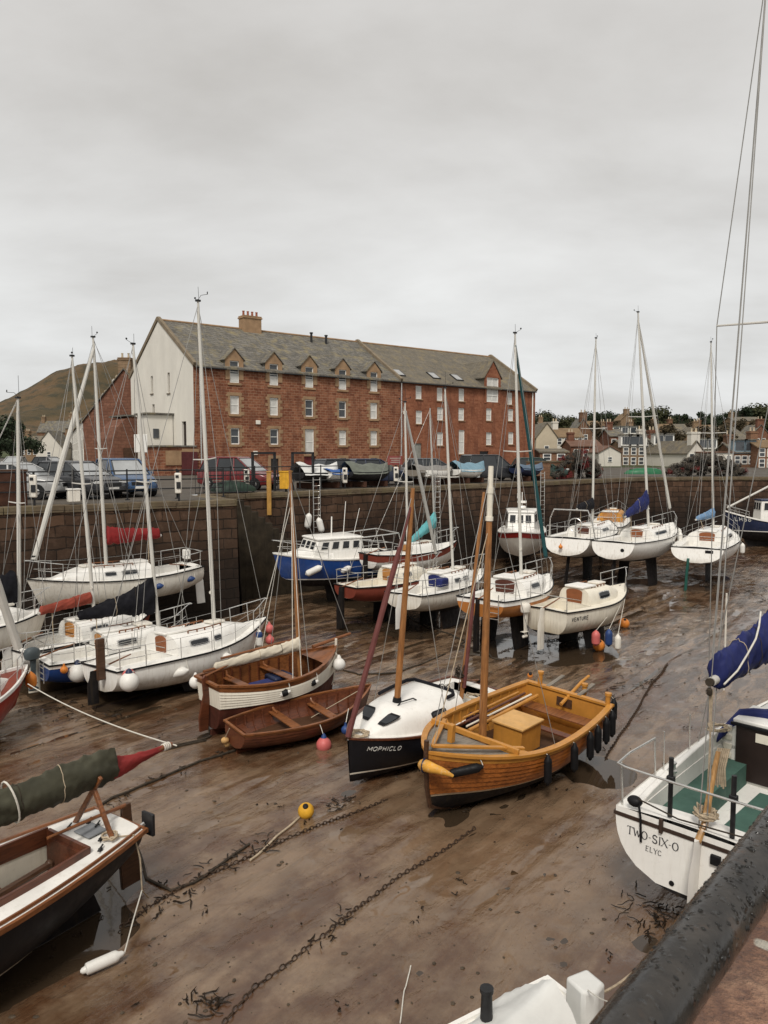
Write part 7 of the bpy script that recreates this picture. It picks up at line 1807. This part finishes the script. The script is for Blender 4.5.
q=MB(); q.box((-.05,0,.49),(1.7,.05,.05)); q.build('keel_strip',GREYW,r)
# boats laid up on the quay
def laid_up(label,px,inn,L,B,rz,hull,tarp,ridge=.55,tent=True,hh=.9):
    p=onB(px,inn,ZQ-.08); r=thing('laid_up_boat',label,'boat',p,math.atan2(dB.y,dB.x)+rz,'boats laid up on the quay')
    L*=.86; B*=.86; hh*=.62; ridge*=.72
    h=Hull(L=L,B=B,kz=.3,zS=.3+hh,zM=.26+hh,zB=.45+hh,sb=.75,e=.75,ohb=.5,zw=.5)
    h.mesh(r,[hull,hull,hull,hull]); 
    if tarp:
        q=MB(); rows=[]; rn=random.Random(int(px))
        for i in range(12):
            t=i/11; row=[]
            for k in range(9):
                u=-1+2*k/8; x=h.X(t,h.sh(t)); rg=ridge*(1-.4*t+.12*math.sin(i*1.3)) if tent else ridge*.4
                row.append(Vector((x,u*(h.b(t)+.06),h.sh(t)-.12*abs(u)**4+rg*(1-abs(u)**1.15)+rn.uniform(-.02,.02))))
            rows.append(row)
        q.grid(rows); q.build('tarpaulin',tarp,r,ang=70)
    else: h.deck(r,GREYW)
    for t in (.25,.7):
        q=MB(); q.box((t*L,0,.16),(.2,B*.8,.3)); q.build('chock',TBR,r,bevel=.01)
    return r
laid_up('boat under a white tarpaulin beside the red people carrier',296,1.6,3.6,1.9,R(10),BLKM,CVW,.7)
laid_up('white dinghy with bright blue cover on the quay before the warehouse door',324,1.3,3.2,1.5,R(20),GEL,pm('tarp_blue',(.02,.09,.3),.5,.15,2,.4,8),.25)
laid_up('boat under a grey green tarpaulin in the middle of the quay',345,1.4,4.2,1.9,R(5),BLKM,CVGR,.75)
laid_up('grey boat with pale striped cover right of the red notice board',412,1.6,4.4,2.0,R(5),GREYW,pm('tarp_grey',(.2,.19,.175),.6,.2,2,.4,8),.45)
laid_up('boat under a light blue tarpaulin near the bare masts',452,1.4,4.0,1.9,R(8),GEL,pm('tarp_pale_blue',(.16,.27,.33),.55,.15,2,.4,8),.7)
laid_up('dark blue boat with small white cuddy at the warehouse end',516,1.2,3.6,1.7,R(5),BLUED,pm('tarp_slate_blue',(.09,.13,.18),.6,.15,2,.4,8),.4)
laid_up('bare white dinghy with blue bundle left of the light blue tarpaulin',426,.9,3.0,1.3,R(10),GEL,None)
for px,inn,a,pt,l,kw in ((490,3.0,R(25),PK,'black people carrier parked by the warehouse end among the laid up boats',dict(Hh=1.75,L=4.5,estate=True)),(374,3.4,R(30),pm('car_dark_blue',(.015,.022,.05),.28,.1,2,0,coat=.6),'dark blue car parked behind the red notice board',{}),(343,4.6,R(35),PK,'black hatchback parked behind the grey green tarpaulin boat',{}),(432,4.2,R(20),pm('car_grey',(.1,.105,.11),.3,.1,2,0,coat=.5,metal=.2),'dark grey car parked behind the bare white dinghy',{}),(538,3.4,R(5),pm('car_dark_green',(.015,.04,.03),.3,.1,2,0,coat=.5),'dark green car parked at the far corner of the warehouse',{})):
    p=onB(px,inn); car(l,p.x,p.y,a,pt,**kw)
def upturned():
    c=D(624,484,60.0); r=thing('upturned_boat','bright green upturned boat on the far quay edge','dinghy',(c.x,c.y,QZ+.25),0); q=MB()
    q.loft([[Vector((x,w*math.cos(a),h_*math.sin(a))) for a in [PI*k/10 for k in range(11)]] for x,w,h_ in ((0,.05,.1),(.25,.25,.3),(.9,.45,.45),(1.8,.52,.5),(2.5,.45,.45),(2.85,.3,.34),(2.9,.1,.1))]); q.build('hull',pm('bright_green',(.012,.12,.05),.45,.2,2,.1,20,streak=.3),r)
    q=MB(); q.beam((.4,0,.38),(2.7,0,.42),.05,.05); q.build('keel_strip',DKW,r)
upturned()
def quay_low_wall():
    c=onB(551,2.5); r=thing('low_wall','low brown brick wall at the quay bend right of the warehouse','wall',c,math.atan2(dB.y,dB.x)); q=MB(); q.box((0,0,.5),(5.2,.35,1.2)); q.build('brickwork',BRK,r); q=MB(); q.box((0,0,1.14),(5.3,.45,.1)); q.build('coping',COPE,r,bevel=.01)
quay_low_wall()
# lobster creels in heaps
NET=pm('creel_net',(.04,.037,.032),.9,.5,6,.5,60); NETF=pm('creel_frame',(.075,.062,.048),.85,.4,6,.4,60); NETR=pm('creel_net_red',(.12,.022,.02),.85,.4,6,.4,60)
def creel():
    r=thing('lobster_creel','dark netted lobster creel in the heap on the far quay','creel',(0,0,0),0,'lobster creels heaped on the far quay'); q=MB()
    for x in (-.34,0,.34): q.tube([Vector((x,.26*math.cos(a),.36*math.sin(a))) for a in [PI*k/8 for k in range(9)]],.022,5)
    for a in (0,.5,1.0): 
        for s in (1,-1): q.tube([Vector((-.36,s*.26*math.cos(a),.36*math.sin(a))),Vector((.36,s*.26*math.cos(a),.36*math.sin(a)))],.014,4)
    q.build('frame',NETF,r); q=MB(); q.grid([[Vector((x,.24*math.cos(a)*k_,.34*math.sin(a)*k_)) for a in [PI*k/10 for k in range(11)]] for x,k_ in ((-.3,.3),(-.28,.8),(-.1,.5),(.1,.45),(.28,.8),(.3,.3))]); q.build('netting',NET,r); return r
proto=creel(); rn=random.Random(9); first=True
for (px0,px1,Y0,Y1,hmax,n,red) in ((555,600,56.5,60.5,1.9,90,.25),(668,744,60,63,1.5,130,.04)):
    for i in range(n):
        u=rn.random(); px=px0+(px1-px0)*u; Y=rn.uniform(Y0,Y1); c=D(px,470,Y)
        if px<620:
            Yw=58.9 if c.x>21 else B0.y+(c.x-B0.x)*dB.y/dB.x; 
            Y=Yw+1.0+rn.random()*2.6; c=D(px,470,Y)
        z=rn.random()*hmax*(1-abs(2*u-1)**2*.8)
        isf=first; o=proto if first else copy_tree(proto); first=False; o.location=(c.x,Y,QZ+.1+z); o.rotation_euler=(rn.uniform(-.5,.5),rn.uniform(-.5,.5),rn.uniform(0,6.28)); sc_=rn.uniform(.7,.95); o.scale=(sc_,sc_,sc_)
        if rn.random()<red and not isf:
            o['label']='red netted lobster creel among the dark ones left of the green boat'
            for ch in o.children:
                ch.data=ch.data.copy(); ch.data.materials[0]=NETR
# wall ladders, steps, chains on the wall
def ladder(px,label,z0=.4,z1=5.3,mat=STEEL):
    p=onB(px,-.2,0); r=thing('wall_ladder',label,'ladder',p,math.atan2(dB.y,dB.x))
    for s in (-.2,.2):
        q=MB(); q.tube([Vector((s,-.16,z0)),Vector((s,-.12,z1))],.022,6); q.build('side_rail',mat,r)
    z=z0+.15
    while z<z1: q=MB(); q.tube([Vector((-.2,-.15,z)),Vector((.2,-.15,z))],.016,5); z+=.29; q.build('rung',mat,r)
ladder(315,'pale steel ladder on the wall above the blue motor boat'); ladder(436,'steel ladder on the wall right of the turquoise sail cover'); ladder(541,'steel ladder on the wall behind the red banded motor boat')
def steps():
    r=thing('quay_steps','worn stone steps going down the wall behind the blue motor boat','steps',B0,math.atan2(dB.y,dB.x))
    for i in range(16):
        z=4.45-.27*i; q=MB(); q.box((.9+.36*i,-.8,z/2),(.37,1.4,z)); q.build('step',pm('weedy_step',(.032,.024,.015),.7,.5,2,.6,10),r,bevel=.02)
steps()
for k,(px,l) in enumerate(((315,'upper'),(319,'lower'))):
    p=onB(309+9*k,-.35,3.6-.25*k); hang(p,p+Vector((0,.2,1.1)),('left' if k==0 else 'right')+' of two white fenders hanging on the wall above the blue motor boat',.75,.16,PLASTW,tilt=8 if k==0 else -14)
# bollards, bins and people are absent; small street lamp posts and a road sign on the left
p=D(142,470,36); r=simple('road_sign','pair of white road signs on a black post beside the blue hatchback','sign',(p.x,p.y,QZ),R(-10)); q=MB(); q.tube([Vector((0,0,0)),Vector((0,0,3.1))],.04,8); q.build('post',BLKM,r)
for x in (-.19,.18): q=MB(); q.box((x,-.05,2.35),(.3,.03,.85)); q.build('sign_plate',PLASTW,r,bevel=.02)
p=D(40,462,120); r=simple('hanging_sign','small black hanging sign on the white gable up the street','sign',(p.x+2.5,149.6,QZ+5.2)); q=MB(); q.box((0,-.4,0),(1.3,.1,1.6)); q.build('sign_plate',BLKM,r); q=MB(); q.tube([Vector((0,.3,.9)),Vector((0,-.5,.9))],.05,6); q.build('bracket',BLKM,r)
k=(10-384)/760; s=(k*A1.y-A1.x)/(dA.x-k*dA.y); p=A1+dA*s+nA*.9; r=simple('timber_cabinet','red brown timber cabinet at the railing on the left edge','cabinet',(p.x,p.y,ZQ-.08),math.atan2(dA.y,dA.x)); q=MB(); q.box((0,0,.6),(1.2,.6,1.2)); cbx=q.build('cabinet_body',TBR,r,bevel=.02); q=MB(); q.box((0,0,1.23),(1.3,.7,.07)); q.build('lid',DKW,cbx)
k=(75-384)/760; s=(k*A1.y-A1.x)/(dA.x-k*dA.y); p=A1+dA*s+nA*.35; r=simple('plastic_crate','small white box on the quay edge below the black estate car','box',(p.x,p.y,ZQ),math.atan2(dA.y,dA.x)); q=MB(); q.box((0,0,.22),(.42,.34,.44)); cbx=q.build('box_body',GELD,r,bevel=.03); q=MB(); q.box((0,0,.46),(.46,.38,.05)); q.build('lid',GEL,cbx,bevel=.01)
# ------------------------------------------------------------------ the rail and parapet at the photographer's hand
def near_rail():
    d1=ray(643,1024); a=Vector((0,0,H))+d1*.70; d2=ray(768,852); b=Vector((0,0,H))+d2*.965; z=(a.z+b.z)/2
    u=(b-a).normalized(); n_=Vector((-u.y,u.x,0)).normalized(); c=(a+b)/2
    m,nt,bs=_nodes('wet_black_paint'); v=coords(nt); n1=noi(nt,v,28,4,.6); 
    col=ramp(nt,n1,[(.35,(.014,.0125,.011)),(.7,(.042,.036,.03))]); col=mix(nt,ramp(nt,noi(nt,v,9,5,.7),[(.56,0),(.68,.75)]),col,(.085,.05,.03))
    nt.links.new(col,bs.inputs['Base Color']); nt.links.new(ramp(nt,noi(nt,v,60,3),[(.3,.12),(.7,.34)]),bs.inputs['Roughness'])
    vo=N(nt,'ShaderNodeTexVoronoi'); vo.inputs['Scale'].default_value=70; nt.links.new(v,vo.inputs['Vector'])
    pit=ramp(nt,vo.outputs['Distance'],[(.1,1),(.32,0)]); bn=bump(nt,bs,pit,.5,.005); bump(nt,bs,noi(nt,v,140,3),.25,.002,bn)
    r=thing('quay_handrail','thick wet black handrail close to the camera at lower right','railing',c)
    mb=MB(); nS=240; rings=[]
    for i in range(nS+1):
        s=-1.2+6.5*i/nS; p=u*s; ring=[]
        for k in range(28):
            an=2*PI*k/28; rr=.032+.0013*nz(s*14,an*1.5,1.0)+.0007*nz(s*60,an*6,3.0)
            ring.append(p+n_*(rr*math.cos(an))+Vector((0,0,rr*math.sin(an))))
        rings.append(ring)
    mb.loft(rings); mb.build('rail_bar',m,r)
    for s in (-1.1,1.9,4.6):
        q=MB(); q.tube([u*s+n_*-.0+Vector((0,0,-.02)),u*s+Vector((0,0,-.45))],.025,12); q.build('post',m,r)
    # rain drops standing on the bar
    wat,nt,bs=_nodes('rain_water'); _in(nt,bs,'Base Color',(.05,.048,.045,1)); _in(nt,bs,'Roughness',.03); _in(nt,bs,'Transmission Weight',.6); _in(nt,bs,'IOR',1.33)
    rn=random.Random(21); q=MB()
    for i in range(1500):
        s=rn.uniform(-.15,1.6); an=rn.uniform(.1,3.0)*1.0; rad=rn.choice((.0009,.0011,.0014,.0018,.0024))*rn.uniform(.8,1.15)
        p=u*s+n_*(.0318*math.cos(an))+Vector((0,0,.0318*math.sin(an)))
        b0=len(q.v); q.ball((0,0,0),rad,7)
        nr=(n_*math.cos(an)+Vector((0,0,math.sin(an)))).normalized(); T=nr.to_track_quat('Z','Y').to_matrix()
        st=rn.uniform(1,1.5)
        for j in range(b0,len(q.v)):
            w=Vector(q.v[j]); w=Vector((w.x,w.y*st,w.z*.55)); q.v[j]=tuple(p+T@w)
    dr=q.build('rain_drops',wat,r,weld=False); dr['kind']='stuff'
    # parapet of red sandstone under it
    m2,nt,bs=_nodes('red_parapet_stone'); v=coords(nt); n1=noi(nt,v,5,6,.65); n2=noi(nt,v,40,5,.7)
    col=ramp(nt,n1,[(.3,(.2,.095,.055)),(.55,(.31,.17,.105)),(.75,(.38,.25,.17))]); col=mix(nt,ramp(nt,n2,[(.38,.75),(.6,0)]),col,(.1,.045,.028))
    vo=N(nt,'ShaderNodeTexVoronoi'); vo.inputs['Scale'].default_value=15; 
    vm=N(nt,'ShaderNodeVectorMath',operation='MULTIPLY_ADD'); wn=N(nt,'ShaderNodeTexNoise'); wn.inputs['Scale'].default_value=30; nt.links.new(v,wn.inputs['Vector']); nt.links.new(wn.outputs['Color'],vm.inputs[0]); vm.inputs[1].default_value=(.03,.03,.03); nt.links.new(v,vm.inputs[2]); nt.links.new(vm.outputs[0],vo.inputs['Vector'])
    lich=math_(nt,'MULTIPLY',ramp(nt,vo.outputs['Distance'],[(.2,1),(.27,0)]),ramp(nt,noi(nt,v,7,3,.6),[(.52,0),(.58,1)]))
    col=mix(nt,lich,col,(.5,.46,.38)); nt.links.new(col,bs.inputs['Base Color']); nt.links.new(ramp(nt,n2,[(.3,.35),(.7,.8)]),bs.inputs['Roughness'])
    bump(nt,bs,math_(nt,'ADD',n2,math_(nt,'MULTIPLY',n1,1.5)),.9,.02)
    r2=thing('parapet_wall','red sandstone parapet with pale lichen spots below the black handrail','wall',(c.x,c.y,0))
    q=MB(); rows=[]
    zt=z-.27
    u2=Vector((u.x,u.y,0)).normalized()
    def up(s,k): return u2*s+n_*k
    for i in range(90):
        s=-3+12*i/89; rows.append([up(s,k)+Vector((0,0,zz_+.006*nz(s*5,k*7,2)+.012*nz(s*1.5,k*2,5))) for k,zz_ in ((.16,-.4),(.16,zt-.03),(.13,zt),(.0,zt+.004),(-.15,zt+.006),(-.3,zt+.004),(-.36,zt-.02),(-.36,QZ-.2))])
    q.grid(rows); q.build('stone_coping',m2,r2,ang=60)
    q=MB(); pts=[up(-60,-.3),up(60,-.3),up(60,-60),up(-60,-60)]; q.add([Vector((p.x+c.x,p.y+c.y,QZ)) for p in pts],[(0,1,2,3)]); q.build('quay_pavement',GM,None,smooth=False)['kind']='structure'
    return c,u,n_
RC,RU,RN=near_rail()
# ------------------------------------------------------------------ mud, pools, chains, weed
def mudmat():
    m,nt,b=_nodes('harbour_mud'); v=coords(nt)
    r0=coords(nt,(1,1,1),'Object',(0,0,-math.atan2(.785,.62)))   # x now runs along the mooring lines
    mp=N(nt,'ShaderNodeMapping'); mp.inputs['Scale'].default_value=(.38,1.5,1); nt.links.new(r0,mp.inputs['Vector']); tr=mp.outputs['Vector']
    sp=N(nt,'ShaderNodeSeparateXYZ'); nt.links.new(v,sp.inputs[0])
    n1=noi(nt,tr,.34,8,.6,.4); n2=noi(nt,v,1.5,7,.66); n3=noi(nt,v,13,6,.7); n4=noi(nt,tr,1.9,8,.66,.5); n5=noi(nt,v,42,4,.7)
    c=ramp(nt,n2,[(.3,(.135,.081,.046)),(.5,(.195,.127,.077)),(.72,(.25,.172,.108))])
    # wet red-brown flats
    wetm=ramp(nt,math_(nt,'ADD',math_(nt,'MULTIPLY',n1,.72),math_(nt,'MULTIPLY',n2,.28)),[(.42,1),(.52,0)])
    c=mix(nt,math_(nt,'MULTIPLY',wetm,.85),c,(.078,.032,.013))
    # dark drawn-out ruts, stronger in the middle of the harbour
    mr=N(nt,'ShaderNodeMapRange'); nt.links.new(sp.outputs['Y'],mr.inputs['Value']); mr.inputs['From Min'].default_value=13; mr.inputs['From Max'].default_value=22; mr.inputs['To Min'].default_value=.22; mr.inputs['To Max'].default_value=.92
    rut=ramp(nt,n4,[(.43,1),(.54,0)])
    c=mix(nt,math_(nt,'MULTIPLY',rut,mr.outputs[0]),c,(.042,.023,.012))
    # pits, casts and specks
    c=mix(nt,math_(nt,'MULTIPLY',ramp(nt,n3,[(.60,0),(.70,1)]),.6),c,(.06,.036,.02))
    c=mix(nt,math_(nt,'MULTIPLY',ramp(nt,n5,[(.60,0),(.72,1)]),.3),c,(.09,.058,.035))
    nt.links.new(c,b.inputs['Base Color'])
    film=ramp(nt,math_(nt,'ADD',math_(nt,'MULTIPLY',noi(nt,tr,.75,7,.62),.7),math_(nt,'MULTIPLY',n2,.3)),[(.46,0),(.55,.95)])   # standing water film
    rg=ramp(nt,noi(nt,tr,.9,6,.6),[(.38,.07),(.52,.14),(.66,.24)])
    rg=mix(nt,wetm,rg,(.08,.08,.08)); rg=mix(nt,film,rg,(.035,.035,.035)); nt.links.new(rg,b.inputs['Roughness'])
    c=mix(nt,math_(nt,'MULTIPLY',film,.3),c,(.09,.055,.031)); nt.links.new(c,b.inputs['Base Color'])
    dry=math_(nt,'SUBTRACT',1.0,math_(nt,'MULTIPLY',film,.93))
    vo=N(nt,'ShaderNodeTexVoronoi'); vo.inputs['Scale'].default_value=4.5; nt.links.new(v,vo.inputs['Vector'])
    pit=math_(nt,'MULTIPLY',ramp(nt,vo.outputs['Distance'],[(.05,0),(.3,1)]),ramp(nt,noi(nt,v,.8,3),[(.5,0),(.6,1)]))
    _in(nt,b,'Specular IOR Level',.75)
    w=lambda k: math_(nt,'MULTIPLY',k,dry)
    b1=bump(nt,b,w(n2),.22,.05); b2=bump(nt,b,w(n4),.4,.03,b1); b3=bump(nt,b,w(n3),.3,.01,b2); b4=bump(nt,b,w(pit),.35,.018,b3); bump(nt,b,w(n5),.16,.004,b4)
    return m
def mud():
    global BK
    # keel ruts drawn along the moorings, trails of footprints
    for a,b,w_,d_ in (((470,930),(560,820),.1,.016),((60,1000),(240,880),.1,.018),((560,980),(640,820),.08,.015),((180,800),(330,770),.1,.03),((560,770),(680,680),.1,.04),((620,700),(740,610),.12,.05),((250,700),(420,640),.12,.05),((380,660),(560,560),.14,.06),((600,640),(700,575),.14,.06),((470,690),(640,610),.12,.05),((20,760),(150,700),.1,.04)):
        A,B=P(*a),P(*b); uu=lambda p:p.x*.62+p.y*.785; vv=lambda p:-p.x*.785+p.y*.62
        RUTS.append(((vv(A)+vv(B))/2,min(uu(A),uu(B)),max(uu(A),uu(B)),w_,d_)); RUTS.append(((vv(A)+vv(B))/2+.42,min(uu(A),uu(B))+.6,max(uu(A),uu(B))-.4,w_*.8,d_*.7))
    rn=random.Random(77)
    for pts in (((505,870),(560,940),(590,1015)),((548,860),(560,980)),((420,900),(410,1010)),((240,930),(150,1000)),((330,850),(300,900),(330,960)),((640,750),(700,660)),((200,800),(60,760))):
        ps=[P(*q) for q in pts]
        for a,b in zip(ps,ps[1:]):
            n=int((b-a).length/.36); s=(b-a).normalized().cross(Vector((0,0,1)))
            for i in range(n):
                p=a+(b-a)*(i/n)+s*(.09 if i%2 else -.09); DIPS.append((p.x+rn.uniform(-.05,.05),p.y+rn.uniform(-.05,.05),rn.uniform(.09,.13),rn.uniform(.03,.05)))
    BK={}
    for d in DIPS:
        r2=d[2]*2
        for i in range(int((d[0]-r2)//2),int((d[0]+r2)//2)+1):
            for j in range(int((d[1]-r2)//2),int((d[1]+r2)//2)+1): BK.setdefault((i,j),[]).append(d)
    mb=MB(); ys=[]; y=2.0
    while y<66: ys.append(y); y+=max(.06,y*.0072)
    ncol=300; rows=[]
    for y in ys:
        rows.append([Vector((x,y,mudz(x,y))) for x in [(-1+2*k/ncol)*(y*.66+5) for k in range(ncol+1)]])
    mb.grid(rows); o=mb.build('mud',mudmat(),weld=False,ang=180); o['kind']='structure'
    mb=MB(); mb.add([(-90,-6,-.042),(90,-6,-.042),(140,66,-.042),(-140,66,-.042)],[(0,1,2,3)])
    m,nt,b=_nodes('pool_water'); v=coords(nt); _in(nt,b,'Base Color',(.045,.03,.018,1)); _in(nt,b,'Roughness',.04); _in(nt,b,'Specular IOR Level',.6); bump(nt,b,noi(nt,v,3,3),.06,.02)
    mb.build('water',m,smooth=False)['kind']='structure'
mud()
def ground_path(pts,n,wob=.12,seed=1,dz=.015):
    rn=random.Random(seed); ps=[]; 
    for i in range(n+1):
        t=i/n*(len(pts)-1); k=min(int(t),len(pts)-2); f=t-k; p=pts[k]+(pts[k+1]-pts[k])*f
        x=p.x+wob*nz(i*.21,seed*3.3,0)*2; y=p.y+wob*nz(i*.19,seed*5.1,4)*2
        ps.append(Vector((x,y,max(mudz(x,y),-.055)+dz)))
    return ps
def chain(label,pix,wob=.08,seed=1,link=.11,r=.014):
    pts=[P(x,y,0) for x,y in pix]; L=sum((b-a).length for a,b in zip(pts,pts[1:])); ps=ground_path(pts,int(L/.3),wob,seed,.02)
    # even out into links
    r_=thing('mooring_chain',label,'chain',ps[0]); mb=MB(); acc=[]; step=link*.78
    for a,b in zip(ps,ps[1:]):
        n=max(1,int((b-a).length/step)); acc+= [a+(b-a)*(i/n) for i in range(n)]
    for i,p in enumerate(acc[:-1]):
        d=(acc[i+1]-p).normalized(); s=d.cross(Vector((0,0,1))).normalized(); u=Vector((0,0,1)); 
        w=(s*.8+u*.6) if i%2 else (u*.8-s*.6); c=p-ps[0]
        ring=[c+d*(link*.5*math.cos(a))+w*(link*.3*math.sin(a)) for a in [2*PI*k/8 for k in range(8)]]
        mb.tube(ring,r,5,closed=True)
    mb.build('chain_links',CHAIN,r_,weld=False)
def rope(label,pix,r=.02,mat=None,wob=.12,seed=1,z=None,name='mooring_rope',cat='rope',dz=.02):
    pts=[P(x,y,0) for x,y in pix]; L=sum((b-a).length for a,b in zip(pts,pts[1:])); ps=ground_path(pts,max(8,int(L/.15)),wob,seed,dz)
    o=ps[0]; mb=MB(); mb.tube([p-o for p in ps],r,6); t=mb.build(name,mat or ROPED); t.location=o; return tag(t,label,cat)
def line(label,a,b,sag=.2,r=.01,mat=None,name='mooring_line'):
    mb=MB(); a=Vector(a); b=Vector(b); mb.tube([(b-a)*(i/16)-Vector((0,0,sag*4*(i/16)*(1-i/16))) for i in range(17)],r,6); o=mb.build(name,mat or ROPEW); o.location=a; return tag(o,label,'rope')
chain('rusty mooring chain lying diagonally across the mud in the foreground',[(226,1024),(255,990),(300,957),(345,920),(395,880),(440,852),(480,824)],.03,1,.1,.010)
chain('dark weedy chain running from the day sailer towards the orange boat',[(128,922),(180,888),(235,862),(290,842),(345,820),(390,798)],.06,5,.09,.010)
chain('chain stretching away across the right hand mud towards the small posts',[(606,757),(628,725),(650,688),(668,664)],.04,7,.09,.010)
chain('thin chain line in the mud below the creel wall',[(500,652),(545,640),(600,634),(640,628)],.1,9,.11,.012)
rope('dark mooring rope curving over the mud from the day sailer\'s stern',[(141,850),(150,878),(172,893),(196,884),(232,862),(250,848)],.022,ROPED,.06,2)
rope('weed hung rope reaching from the olive sail past the skiff\'s yellow float',[(68,830),(100,806),(128,792),(165,776),(200,763),(236,750)],.028,ROPED,.08,3)
rope('brown rope leading from the yellow mooring buoy to the weed clump',[(302,818),(285,830),(268,848),(250,862)],.02,ROPE,.04,4)
rope('short pale line on the mud at the bottom centre',[(400,1024),(404,992),(410,966)],.008,ROPEW,.01,6)
rope('thin dark line behind the boom tip reaching the clinker boat',[(158,752),(180,747),(206,740)],.022,ROPED,.03,8)
rope('dark stern rope of the clinker boat dropping to the mud',[(205,722),(212,735),(190,742),(165,748)],.02,ROPED,.03,10)
rope('dark tideline of weed in the mud below the orange lower hull',[(345,618),(400,612),(460,640),(500,660)],.03,ROPED,.2,12)
rope('long dark furrow line behind the clinker boat bow',[(332,668),(360,676),(400,672),(445,655)],.022,ROPED,.1,13)
for k,pp in enumerate((((20,705),(60,690),(110,706)),((600,690),(560,706),(520,716)),((640,716),(655,700)),((330,700),(372,712)),((380,560),(430,545)))): pass
line('white mooring line from the red yacht\'s bow to the tip of the red sail',P(28,684,1.15),MO@Vector((-1.1,0,1.92)),.12,.012,ROPEW)
line('short tarred line from the covered boat to the quay foot',P(588,998,1.3),P(640,966,1.2),.05,.014,ROPE)
line('thin white line from the covered boat towards the handrail',P(588,990,1.45),P(620,1004,1.9),.03,.006,ROPEW)
for (xa,ya,za,xb,yb,l) in ((612,716,1.0,640,670,'a'),): pass
def buoy(label,px,py,r=.16,mat=None,z=None):
    p=P(px,py,.12 if z is None else z); t=thing('mooring_buoy',label,'buoy',p); q=MB(); q.ball((0,0,.02),r,18); q.build('float_body',mat or ORNB,t); q=MB(); q.lathe([(.02,r+.05),(.05,r+.03),(.05,r-.01),(.02,r-.02)],Matrix.Rotation(.5,4,'X'),10); q.build('eye',RUB,t)
buoy('yellow ball buoy on the mud in front of the orange workboat',306,812,.145,YELB)
buoy('orange ball buoy in the pool below the lettered white boat',599,646,.2,ORNB)
buoy('pale orange buoy in the mud right of the lettered white boat\'s bow',624,624,.2,ORNB)
buoy('small orange float half sunk in the mud left of the far yachts',530,676,.08,ORNB,.02)
# weed and debris
def weed():
    rn=random.Random(31); mb=MB()
    def strand(x,y,l,a):
        ps=[]
        for i in range(5):
            a+=rn.uniform(-.6,.6); ps.append(Vector((x,y,max(mudz(x,y),-.05)+.012+rn.uniform(0,.03)))); x+=math.cos(a)*l/5; y+=math.sin(a)*l/5
        mb.tube(ps,[rn.uniform(.005,.013)]*4+[.003],4)
    for (pts,n,w) in (([(200,876),(250,850),(280,842)],36,.12),([(100,812),(150,780),(190,767),(232,751)],34,.1),([(128,925),(200,885)],30,.12),([(352,800),(330,808)],22,.12),([(425,1015),(440,1000)],0,.1),([(196,1004),(210,1010)],24,.12),([(640,912),(672,915)],60,.22),([(300,958),(350,915)],10,.1),([(520,660),(570,636),(640,625)],120,.35),([(640,560),(700,575),(760,600)],160,.8),([(360,620),(440,640)],110,.5),([(560,520),(640,560)],90,1.2),([(30,700),(120,720)],60,.4),([(610,700),(650,680)],40,.4)):
        ps=[P(a,b) for a,b in pts]
        for i in range(n):
            t=rn.random()*(len(ps)-1); k=min(int(t),len(ps)-2); p=ps[k]+(ps[k+1]-ps[k])*(t-k); strand(p.x+rn.gauss(0,w),p.y+rn.gauss(0,w),rn.uniform(.08,.28)*(1+w),rn.uniform(0,6.3))
    for i in range(230):
        px=rn.uniform(0,768); py=453+ (rn.random()**1.5)*560
        if py<540: continue
        p=P(px,py); 
        for k in range(rn.choice((1,1,2,4))): strand(p.x+rn.gauss(0,.06),p.y+rn.gauss(0,.06),rn.uniform(.03,.14),rn.uniform(0,6.3))
    o=mb.build('seaweed',pm('seaweed',(.02,.012,.006),.55,.4,8,.3,60),weld=False); tag(o,'dark strands of seaweed strewn over the mud','seaweed',kind='stuff')
    mb=MB()
    for i in range(600):
        px=rn.uniform(-20,790); py=470+(rn.random()**.7)*560; p=P(px,py)
        if p.y>57 or (p.y> 27 and p.x< -3) : continue
        s=rn.choice((.006,.009,.012,.02))*rn.uniform(.7,1.5)*(1 if p.y<16 else 1.6); mb.ball((p.x,p.y,max(mudz(p.x,p.y),-.05)+s*.1),s,5,0,(rn.uniform(.8,1.7),rn.uniform(.8,1.7),.6))
    o=mb.build('pebbles',pm('mud_pebble',(.07,.052,.035),.5,.5,6,.3,40),weld=False); tag(o,'small dark stones and shells scattered on the mud','pebbles',kind='stuff')
weed()
# stakes standing in the mud at right
for k,(px,y0,y1,l) in enumerate(((724,690,590,'tall thin white withy standing in the mud beyond the navy boom cover'),(366,0,0,''))):
    if not y0: continue
    p=P(px,y0); q=MB(); q.tube([Vector((0,0,-.3)),Vector((-.02,0,(y0-y1)/760*p.y))],.025,6); o=q.build('withy_pole',GELD); o.location=p; tag(o,l,'pole')
